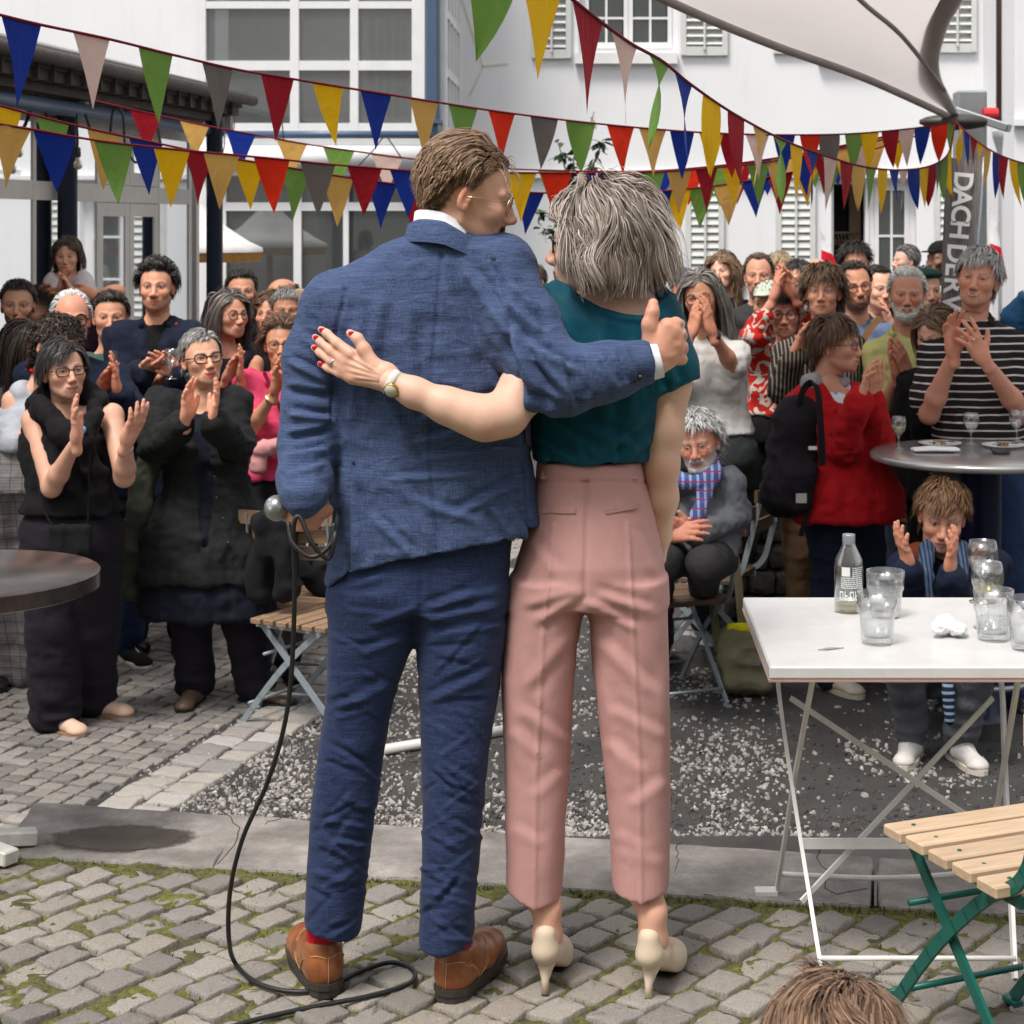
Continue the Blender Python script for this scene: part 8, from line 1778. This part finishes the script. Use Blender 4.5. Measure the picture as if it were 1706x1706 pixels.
r = person('bearded man with a hand at his mouth at the left photo edge', 332, 30, 508, yaw=14, tm='m', skin=(.47, .25, .17), hair=H('short', DK, BR, L=.035), face=dict(beard='full', rec=.15), top=dict(mat=K('grey_olive_tee', (.11, .12, .105))), bot=dict(mat=DRS), arms=(arm((-20, 640, .1), (12, 585, .22), (28, 526, .2), palm=(.8, .4, 0)), arm((70, 660, .08), (52, 610, .22), (36, 570, .24))))
person('woman seen from behind the curls, straight dark brown hair, grey shirt', 352, 44, 578, yaw=70, tm='f', skin=TAN, fem=True, hair=H('long', (.02, .012, .009), (.05, .03, .02), **LONG), top=dict(mat=K('grey_stripe_tee', (.22, .22, .20), pat=p_stripe(0, .02, .4, (.14, .13, .12)))), bot=dict(mat=DRS))
person('dark head cut by the left photo edge behind the bearded man', 262, -4, 474, yaw=30, tm='m', skin=DARK, hair=H('short', DK), top=dict(mat=DKG), bot=dict(mat=DRS))
r = person('woman with long brown grey hair and round glasses clapping, mouth open', 336, 381, 523, yaw=44, tm='fs', skin=FAIR, fem=True, hair=H('long', (.05, .035, .03), (.20, .17, .15), **{**LONG, 'L': .27, 'px': .01}), face=dict(smile=.5, teeth=.9, rec=.1), glasses=GLR, top=dict(mat=K('navy_dress', (.011, .013, .022)), sleeve='none', neck='scoop'), bot=dict(mat=DRS), hip=(365, 760), sh=((330, 606), (425, 606)),
           arms=(arm((352, 690, .1), (376, 632, .26), (399, 580, .3), palm=(.9, -.4, 0)), arm((425, 690, .1), (400, 630, .26), (403, 582, .3), palm=(-.9, -.2, 0))))
person('dark bearded man in black behind the woman with round glasses', 292, 402, 485, yaw=16, tm='mj', skin=FAIR, hair=H('quiff', DK, BR, L=.045), face=dict(beard='full', stub=.75), top=dict(mat=BLK, sleeve='long'), bot=dict(mat=DRS), arms=(None, arm((450, 600, .05), (437, 548, .12), (434, 506, .14), palm=(-1, 0, 0))))
person('balding man at the back left of the paper bag', 268, 468, 497, yaw=-60, tm='mo', skin=TAN, hair=H('short', DK, BR, L=.02, n=700, bald=1.0), face=dict(bald=1.0), top=dict(mat=NVY), bot=dict(mat=DRS))
person('person with short grey hair and a calm smile just left of the suit shoulder', 300, 478, 517, yaw=10, tm='mo', skin=TAN, hair=H('short', GR, (.36, .35, .34), L=.035, vol=.012), face=dict(smile=.4), top=dict(mat=BLK), bot=dict(mat=DRS))
person('woman with auburn hair half hidden behind the grey haired person', 296, 452, 522, yaw=-12, tm='f', skin=FAIR, fem=True, hair=H('long', (.07, .03, .016), (.18, .08, .035), **{**LONG, 'L': .12, 'wave': .5}), top=dict(mat=BLK), bot=dict(mat=DRS))
person('grey haired person mostly hidden by the suit sleeve', 306, 546, 504, yaw=30, tm='mo', skin=FAIR, hair=H('short', GR, (.4, .38, .36), L=.06, vol=.02), top=dict(mat=DKG), bot=dict(mat=DRS))
Y = FPX/300; S = Sdf(); S.box(W(511, 520, Y), (.07, .04, .12), .012, .01, R=np.array(Matrix.Rotation(.12, 3, 'Y'))); P, Q = S.mesh(.012, 0); P = P+vnorm(P, Q)*(.008*ridge(P, 14))[:, None]; o = mk('paper_bag', P, Q, mat('brown_paper', (.36, .27, .19), .85, bump=.3), False, base=W(511, 556, Y)); tag(o, 'brown paper bag carried in the crowd left of the suit', 'paper bag')
# ---- between the heads
person('boy with short brown hair far back between the couple', 232, 889, 468, yaw=-35, hs=.92, tm='ch', skin=PALE, hair=H('short', BR, LB, L=.03), top=dict(mat=NVY), bot=dict(mat=DRS))
# ---- right side
r = person('man in a grey flat cap behind the woman in the white T-shirt', 262, 1142, 480, yaw=35, tm='mo', skin=TAN, hair=H('short', GR, L=.02, n=600), top=dict(mat=NVY, sleeve='long', name='jacket'), bot=dict(mat=DRS)); hat(r, 'cap', K('grey_cap_cloth', (.09, .10, .13)))
r = person('woman in a white T-shirt covering her mouth with clapping hands', 360, 1168, 494, yaw=-12, pitch=-4, roll=-7, tm='fs', skin=(.54, .28, .19), fem=True, build=1.08, hair=H('long', (.06, .05, .045), (.27, .24, .22), **{**LONG, 'L': .30, 'n': 2000, 'px': -.015}), face=dict(smile=1), glasses=GLR, hip=(1190, 735), sh=((1122, 592), (1226, 590)),
           top=dict(mat=WHT, neck='v', depth=.10, hem=(1190, 722), sf=.7, name='t_shirt'), bot=dict(mat=K('dark_green_grey_denim', (.035, .04, .042)), r=(.105, .085, .075)), shoe=dict(lace=M_PORC, mat=mat('grey_suede_shoe', (.22, .20, .18), .8), sole=mat('pale_sole', (.5, .48, .45), .7)), feet=[(1165, 1045), (1228, 1050)],
           arms=(arm((1128, 650, .12), (1150, 560, .24), (1166, 499, .22), palm=(.9, .5, 0)), arm((1222, 612, .1), (1187, 556, .24), (1173, 497, .23), palm=(-.9, .4, 0))))
bracelet(r, 1, MBLACK, 'watch', .93, .032, .010); S = Sdf(); N2 = r['N']
r = person('far woman with long curly light brown hair and a teal hair tie', 252, 1203, 452, yaw=-22, roll=-8, tm='f', skin=PALE, fem=True, hair=H('long', (.10, .055, .03), (.36, .22, .11), **{**LONG, 'L': .26, 'curl': .5, 'wave': .6, 'vol': .03}), face=dict(lip=(.55, .1, .12)), top=dict(mat=NVY, sleeve='long'), bot=dict(mat=DRS))
S = Sdf(); S.ell(W(1215, 428, r['Y']+.02), (.035, .03, .026), .01); sdf_part('hair_tie', S, .008, K('teal_scrunchie', (.006, .12, .14)), r['o'], r['base'], amp=.01)
person('man with a goatee in a charcoal T-shirt against the white wall', 288, 1264, 459, yaw=-8, tm='mj', skin=FAIR, hair=H('back', BR, LB, L=.045, n=1200), face=dict(beard='goatee', rec=.5), top=dict(mat=DKG), bot=dict(mat=DRS), sh=((1213, 538), (1312, 538)), arms=(None, None))
r = person('woman in a red and white patterned blouse clapping above her head', 336, 1309, 523, yaw=-10, tm='fs', skin=(.57, .29, .21), fem=True, build=1.05, hair=H('fwd', DK, (.035, .02, .016), L=.07, n=1700, fringe=.05, fx=.3, vol=.012), face=dict(smile=.6), glasses=GLR, hip=(1290, 700),
           top=dict(mat=K('red_white_print', (.48, .022, .014), pat=p_print((.55, .50, .44), 14, .44, .52)), sleeve='long', sf=.42, neck='crew', hem=(1290, 690), name='blouse'), bot=dict(mat=BLK), sh=((1262, 596), (1345, 592)),
           arms=(arm((1256, 556, .12), (1288, 498, .14), (1301, 442, .14), palm=(1, .2, 0)), arm((1352, 520, .02), (1324, 494, .12), (1304, 440, .14), palm=(-.8, -.6, 0))))
bracelet(r, 1, MBLACK, 'watch', .88, .031, .010)
r = person('person under a pale cream cap behind the raised arms', 305, 1281, 506, yaw=-25, tm='m', skin=TAN, hair=H('short', BR, L=.03, n=700), top=dict(mat=DKG), bot=dict(mat=DRS)); hat(r, 'cap', K('cream_cap_cloth', (.48, .52, .42)))
person('blond head just visible behind the raised clapping hands', 232, 1299, 449, yaw=20, tm='f', skin=FAIR, fem=True, hair=H('short', (.28, .2, .11), (.5, .4, .26), L=.07, vol=.02), top=dict(mat=WHT), bot=dict(mat=DRS))
person('dark haired man looking left behind the patterned blouse', 275, 1330, 467, yaw=-30, tm='m', skin=PINKY, hair=H('short', DK, (.03, .025, .02), L=.05), top=dict(mat=K('red_jacket_cloth', (.35, .02, .03)), sleeve='long'), bot=dict(mat=DRS))
person('bald man behind the curly haired youth', 288, 1364, 466, yaw=18, tm='mo', skin=(.54, .29, .2), face=dict(bald=1.0), hair=H('short', GR, L=.01, n=350, bald=1.0), top=dict(mat=NVY), bot=dict(mat=DRS))
r = person('young man with wavy brown hair in a dark pinstriped shirt', 352, 1371, 486, yaw=-12, pitch=3, tm='m', skin=(.59, .315, .215), hair=H('short', (.06, .032, .016), (.19, .11, .055), L=.085, n=2000, curl=.45, lift=.5, vol=.028, w=.008, edge=.9, low=.02), face=dict(lip=(.44, .17, .14), eye='bl'), hip=(1352, 740), sh=((1310, 590), (1425, 585)),
           top=dict(mat=K('pinstripe_shirt', (.028, .023, .022), pat=p_stripe(0, .018, .32, (.25, .21, .17))), sleeve='long', neck='v', depth=.07, collar=True), bot=dict(mat=KHK), feet=[(1335, 1090), (1372, 1090)],
           arms=(arm((1305, 650, .1), (1322, 590, .24), (1342, 546, .26), palm=(.8, -.5, 0)), arm((1400, 660, .1), (1362, 600, .22), (1347, 548, .26), palm=(-1, 0, 0))))
r = person('man with dark beard and round glasses in a pale blue shirt, leather strap', 328, 1425, 477, yaw=4, roll=-7, tm='ms', skin=FAIR, hair=H('back', (.025, .016, .012), BR, L=.04), face=dict(beard='full', smile=1, teeth=.9, rec=.35, stub=.95), glasses=GLR, top=dict(mat=K('pale_blue_shirt', (.17, .22, .36)), sleeve='long', neck='v', depth=.08, collar=True), bot=dict(mat=DRS), sh=((1385, 562), (1490, 560)))
strapline(r, [(1466, 528, .12), (1447, 552, .15), (1430, 585, .17), (1415, 640, .17)], .032, mat('tan_strap_leather', (.26, .12, .04), .5))
person('man with a moustache and dark quiff left of the white bearded man', 302, 1464, 481, yaw=16, tm='mj', skin=PALE, hair=H('quiff', (.03, .018, .013), BR, L=.06), face=dict(beard='mous', rec=.3), top=dict(mat=K('grey_pink_shirt', (.30, .2, .22)), sleeve='long'), bot=dict(mat=DRS), arms=(None, arm((1520, 620, .05), (1490, 548, .15), (1476, 514, .16), palm=(-1, 0, 0))))
person('curly dark haired man whose forehead shows before the open doorway', 258, 1425, 438, yaw=0, tm='m', skin=TAN, hair=H('short', DK, (.03, .02, .015), L=.065, curl=.5, lift=.6, vol=.03, n=1700), top=dict(mat=BLK), bot=dict(mat=DRS))
person('grey haired man in profile at the french door, facing left', 206, 1509, 434, yaw=-72, tm='ms', skin=(.64, .40, .31), hair=H('quiff', (.09, .085, .085), (.2, .19, .19), L=.045), face=dict(beard='full', stub=.25, smile=.4), top=dict(mat=WHT), bot=dict(mat=DRS))
r = person('white bearded man in a pale yellow shirt, smiling and clapping', 354, 1511, 491, yaw=-8, roll=2, tm='ms', skin=(.57, .28, .195), hair=H('quiff', (.62, .61, .58), (.84, .83, .80), L=.045, n=1900, vol=.016), face=dict(beard='full', beardc=(.55, .54, .52), smile=1, teeth=.5, rec=.25, brow=(.3, .27, .24)), hip=(1500, 760), sh=((1458, 590), (1572, 590)),
           top=dict(mat=K('pale_yellow_linen', (.52, .50, .20)), sleeve='short', neck='v', depth=.13, collar=True, hem=(1500, 750)), bot=dict(mat=K('blue_grey_trousers', (.09, .12, .17))), arms=(arm((1468, 690, .08), (1494, 628, .26), (1478, 570, .30), palm=(.9, -.3, 0)), arm((1560, 690, .08), (1514, 624, .26), (1490, 572, .3), palm=(-.7, .7, 0))))
# full beard volume
hb2 = Sdf(); E_, R_ = r['E'], r['R']; hb2.ell((0, .068, -.098), (.042, .036, .03), .0); hb2.cap((-.055, .02, -.05), (-.03, .06, -.095), .016, .02, .02); hb2.cap((.055, .02, -.05), (.03, .06, -.095), .016, .02, .02); P, Q = hb2.mesh(.004, 1); P = P+vnorm(P, Q)*(.004*ridge(P, 130))[:, None]; mk('beard', E_+P@R_, Q, MHAIR, True, r['o'], col=np.tile((.52, .51, .49), (len(P), 1))*(1+.25*vn(P, 160))[:, None], base=r['base'])
r = person('person in a dark green beret behind the white bearded man', 318, 1541, 484, yaw=10, tm='m', skin=(.55, .32, .22), hair=H('short', GR, L=.02, n=500), top=dict(mat=K('print_scarf_tee', (.35, .08, .09))), bot=dict(mat=DRS)); hat(r, 'beret', K('dark_green_felt', (.012, .045, .035)), 'beret')
r = person('bearded man with a dark cap and navy jacket left of the banner', 232, 1566, 431, yaw=-55, tm='m', skin=(.25, .13, .085), hair=H('short', DK, L=.02, n=500), face=dict(beard='full'), top=dict(mat=NVY, sleeve='long', name='jacket', neck='deep'), inner=dict(mat=K('red_white_tee', (.60, .58, .58), pat=p_print((.55, .03, .05), 16, .5, .6)), sleeve='none'), bot=dict(mat=DRS)); hat(r, 'cap', BLK)
person('long haired girl whose bowed head shows beside the striped shoulder', 372, 1558, 552, yaw=-40, pitch=-25, hs=.93, tm='ch', skin=PALE, fem=True, hair=H('long', (.09, .05, .028), (.24, .15, .085), **{**LONG, 'L': .28}), top=dict(mat=BLK, sleeve='long'), bot=dict(mat=DRS))
r = person('tall grey haired man in a black and white striped polo, clapping and smiling', 374, 1630, 464, yaw=-20, pitch=2, roll=8, tm='ms', hs=1.07, skin=(.60, .30, .215), build=1.16, hair=H('fwd', (.30, .29, .28), (.66, .65, .63), L=.055, n=2400, vol=.02, lift=.1, w=.0055, wave=.25, mess=.06, edge=.8), face=dict(smile=1, teeth=1.1, brow=(.2, .17, .15), blush=.8), hip=(1632, 760), sh=((1553, 590), (1716, 582)), belly=.03,
           top=dict(mat=K('striped_polo', (.022, .018, .022), pat=p_stripe(2, .034, .20, (.62, .58, .54)), var=.06), sleeve='short', sf=.72, neck='v', depth=.10, collar=True, cmat=K('dark_polo_collar', (.03, .022, .024)), hem=(1632, 730), name='polo_shirt', flare=.02), bot=dict(mat=JEA, r=(.10, .085, .075)), feet=[(1590, 1180), (1680, 1180)],
           arms=(arm((1548, 690, .10), (1588, 590, .30), (1583, 521, .33), palm=(.5, -.85, 0), kind='open'), arm((1704, 690, .10), (1640, 600, .32), (1606, 540, .36), palm=(-.55, .8, .2), kind='open')))
b = MB(); p = W(1622, 566, r['Y']-.375); b.sphere(p, .0075, 8, 6); b.build('ring', M_GOLD, r['o'], True, base=r['base'])
# red jacket woman with backpack, in profile
r = person('woman in a red rain jacket with a black backpack, profile facing right', 388, 1391, 574, yaw=68, tm='fs', skin=(.57, .30, .21), fem=True, build=1.16, tyaw=52, hair=H('short', (.05, .022, .012), (.15, .07, .035), L=.075, n=2000, vol=.018, lift=.3, g=.45, edge=.7), face=dict(smile=.4), glasses=dict(shape='rect', r=.022, th=.002, mat=mat('purple_frame', (.10, .02, .05), .3)), hip=(1405, 800), sh=((1352, 668), (1420, 668)),
           inner=dict(mat=K('blue_white_print', (.20, .30, .52), pat=p_print((.60, .62, .66), 22, .42, .58)), sleeve='none', neck='v', depth=.1, hem=(1410, 845), name='printed_blouse', infl=.001, wr=.002), top=dict(mat=K('red_rain_jacket', (.36, .008, .012), var=.1), sleeve='long', neck='deep', depth=.62, hem=(1405, 862), flare=.05, infl=.02, name='jacket', wr=.008), bot=dict(mat=NVY, r=(.10, .08, .07)),
           shoe=dict(lace=M_PORC, mat=mat('beige_sneaker', (.44, .38, .31), .7, var=.2, vs=14), sole=mat('tan_rubber', (.42, .36, .28), .7)), feet=[(1385, 1150), (1440, 1132)], arms=(arm((1402, 742, .14), (1432, 665, .30), (1452, 600, .32), palm=(.6, -.1, 0), kind='open'), arm((1460, 735, .02), (1452, 668, .18), (1463, 604, .22), palm=(-.5, .8, 0), hide=False)))
S = Sdf(); Y = r['Y']; S.tube([(W(1352, 640, Y-.02), .045), (W(1372, 628, Y+.06), .04), (W(1402, 640, Y+.02), .036)], .03); sdf_part('hood', S, .009, K('grey_hood_lining', (.28, .27, .29)), r['o'], r['base'], amp=.006)
bpk = W(1318, 765, Y-.05); S = Sdf(); Rz = np.array(Matrix.Rotation(.16, 3, 'Y')); S.box(bpk, (.105, .10, .24), .085, .03, R=Rz); S.box(bpk+np.array([.01, -.09, -.10]), (.08, .05, .11), .05, .03, R=Rz); S.ell(bpk+(.03, 0, .2), (.09, .09, .07), .04); P, Q = S.mesh(.010, 1); P = P+vnorm(P, Q)*(.010*ridge(P, (10, 10, 14), 3)+.005*vn(P, 28))[:, None]
BP = mk('backpack', P, Q, K('black_nylon', (.012, .010, .013)), True, base=(bpk[0], bpk[1], bpk[2]-.28)); tag(BP, 'black backpack worn by the woman in the red jacket', 'backpack'); bq = (bpk[0], bpk[1], bpk[2]-.28)
strap('shoulder_strap', [W(1330, 690, Y-.12), W(1336, 655, Y-.13), W(1350, 638, Y-.10), W(1362, 650, Y-.16), W(1368, 720, Y-.24), W(1370, 775, Y-.24)], .03, .006, K('black_nylon', (.012, .010, .013)), BP, bq, up=(.5, -1, 0)); strap('waist_strap', [W(1340, 815, Y-.16), W(1345, 850, Y-.16), W(1334, 893, Y-.15)], .022, .004, BLK, BP, bq)
b = MB(); b.box(bpk+(.005, -.145, -.165), bpk+(.05, -.138, -.125), .0); b.build('grey_patch', mat('grey_label', (.35, .34, .33), .7), BP, base=bq); b = MB(); b.box(bpk+(.06, -.125, .055), bpk+(.095, -.118, .07)); b.build('white_tag', M_PORC, BP, base=bq)
# seated bearded man
Y = FPX/400
r = person('seated man with curly white hair, beard and blue scarf, grey sweater', 402, 1164, 737, yaw=-14, pitch=-6, roll=-8, tm='mo', skin=(.62, .31, .23), hair=H('short', (.48, .48, .47), (.78, .78, .77), L=.06, n=2000, curl=.6, lift=.55, vol=.026, w=.007, edge=.8), face=dict(beard='full', beardc=(.5, .49, .48), rec=.25, brow=(.42, .40, .38), blush=1.0), glasses=dict(shape='round', r=.019, th=.0011, z=-.014, mat=M_GOLD), hip=(1160, 905), sh=((1105, 808), (1214, 806)), belly=.02,
           top=dict(mat=GRY, sleeve='long', neck='crew', hem=(1160, 925), name='sweater'), bot=dict(mat=DKG), shoe=dict(mat=mat('grey_sneaker', (.30, .28, .27), .7), sole=M_PORC), feet=[(1100, 1098), (1168, 1062)], knees=[W(1095, 935, Y-.36), W(1175, 940, Y-.30)],
           arms=(arm((1092, 880, .1), (1110, 890, .22), (1140, 886, .24)), arm((1220, 858, .02), (1150, 893, .2), (1112, 872, .24), palm=(.2, 1, 0))))
Y = r['Y']; S = Sdf(); S.tube([(W(1122, 788, Y-.05), .024), (W(1140, 803, Y-.12), .026), (W(1165, 806, Y-.13), .026), (W(1194, 786, Y-.07), .025), (W(1190, 772, Y+.02), .025)], .02); S.tube([(W(1186, 795, Y-.10), .024), (W(1174, 825, Y-.15), .024), (W(1160, 862, Y-.185), .026)], .02, sq=(1.2, .5, 1)); sdf_part('scarf', S, .007, K('blue_tartan', (.07, .11, .32), pat=lambda m, v, c: m.mix(_fr(m, v, 2, .035, .14), m.mix(_fr(m, v, 0, .03, .35), c, (.33, .40, .58)), (.42, .02, .05))), r['o'], r['base'], amp=.005)
E_, R_ = r['E'], r['R']; S = Sdf(); S.ell((0, .07, -.098), (.040, .032, .024), .0); S.cap((-.055, .02, -.05), (-.03, .06, -.09), .013, .016, .02); S.cap((.055, .02, -.05), (.03, .06, -.09), .013, .016, .02); S.cap((-.026, .094, -.06), (0, .103, -.054), .006, .008, .006); S.cap((.026, .094, -.06), (0, .103, -.054), .006, .008, .006); P, Q = S.mesh(.0035, 1); P = P+vnorm(P, Q)*(.003*ridge(P, 140))[:, None]; mk('beard', E_+P@R_, Q, MHAIR, True, r['o'], col=np.tile((.50, .48, .46), (len(P), 1))*(1+.3*vn(P, 170))[:, None], base=r['base'])
# ginger youth crouching behind the white table
r = person('ginger haired youth sitting low with eyes shut, hands raised, rust cardigan', 426, 1570, 858, yaw=-8, pitch=-14, roll=5, hs=1.08, tm='m', skin=(.64, .36, .27), build=.98, hair=H('fwd', (.11, .05, .022), (.30, .16, .07), L=.06, n=2800, vol=.022, lift=.12, w=.005, mess=.06, fringe=.07, fx=.4, wave=.25, edge=.5), face=dict(smile=.1, eye='br', blush=.8, lip=(.5, .2, .18)), hip=(1582, 1105), sh=((1508, 945), (1655, 945)),
           inner=dict(mat=K('navy_jumper', (.013, .018, .04)), sleeve='long', neck='crew', hem=(1582, 1125), name='jumper', infl=.012), top=dict(mat=K('rust_knit', (.14, .035, .014)), sleeve='none', neck='deep', depth=.35, infl=.026, hem=(1582, 1125), name='cardigan'), bot=dict(mat=GJE, r=(.085, .075, .062)), shoe=dict(lace=M_PORC, mat=mat('white_sneaker', (.55, .53, .50), .6, var=.12, vs=14, bump=.2), sole=mat('cream_sole', (.55, .50, .42), .7)), feet=[(1520, 1262), (1598, 1268)], knees=[W(1500, 1075, FPX/426-.36), W(1640, 1078, FPX/426-.34)],
           arms=(arm((1512, 1010, .16), (1514, 945, .30), (1490, 862, .34), palm=(.95, .3, 0), kind='flat'), arm((1600, 1020, .16), (1583, 955, .32), (1592, 868, .36), palm=(-.9, .5, 0), kind='flat')))
Y = r['Y']; S = Sdf(); S.tube([(W(1545, 915, Y-.06), .026), (W(1540, 960, Y-.16), .026), (W(1545, 1010, Y-.19), .026), (W(1550, 1060, Y-.19), .026)], .02, sq=(1.2, .55, 1)); S.tube([(W(1600, 915, Y-.05), .026), (W(1604, 960, Y-.14), .024)], .02); S.tube([(W(1545, 912, Y-.05), .028), (W(1572, 905, Y+.06), .03), (W(1602, 912, Y-.04), .026)], .02); sdf_part('scarf', S, .007, K('blue_grey_scarf', (.07, .11, .19), pat=p_stripe(0, .016, .4, (.02, .03, .05))), r['o'], r['base'], amp=.004)
S = Sdf(); S.tube([(W(1578, 1110, Y-.3), .020), (W(1580, 1155, Y-.33), .020), (W(1582, 1200, Y-.33), .018)], .01, sq=(1.1, .6, 1)); sdf_part('scarf_end', S, .007, K('dark_stripe_scarf', (.012, .016, .03), pat=p_stripe(2, .026, .4, (.20, .28, .42))), r['o'], r['base'], amp=.003)
for i, (x, y) in enumerate(((1519, 1190), (1625, 1190))): S = Sdf(); f_ = np.array([*G(*((1520, 1262), (1598, 1268))[i], LOW), LOW]); S.cap(f_+(0, 0, .08), f_+(0, 0, .165), .040, .043, 0); P, Q = S.mesh(.008, 1); mk('sock', P, Q, K('striped_sock', (.02, .022, .035), pat=p_stripe(2, .028, .2, (.30, .36, .45))), True, r['o'], base=r['base'])
person('arm in a blue sleeve reaching in from the right photo edge', 332, 1748, 500, yaw=-40, tm='f', skin=PALE, fem=True, hair=H('long', BR, LB, **LONG), top=dict(mat=K('blue_long_sleeve', (.018, .07, .16)), sleeve='long', sf=.55), bot=dict(mat=DRS), arms=(arm((1688, 535, .05), (1720, 470, .1), (1735, 425, .1)), None))
# child's head close to the camera
r = person('tousled brown crown of a child close to the camera, cut by the lower edge', 1290, 1390, 1812, yaw=178, hs=.97, tm='ch', skin=PALE, build=.8, ground=0.0, hip=(1390, 2440), hair=H('back', (.075, .04, .024), (.32, .19, .115), L=.10, n=9000, k=9, vol=.026, lift=.0, mess=.05, w=.0024, g=.25, edge=.9, tent=True, wave=.35), top=dict(mat=NVY), bot=dict(mat=JEA, r=(.06, .05, .045)), lod=.012, feet=[(1330, 2400), (1450, 2400)], arms=(None, None))
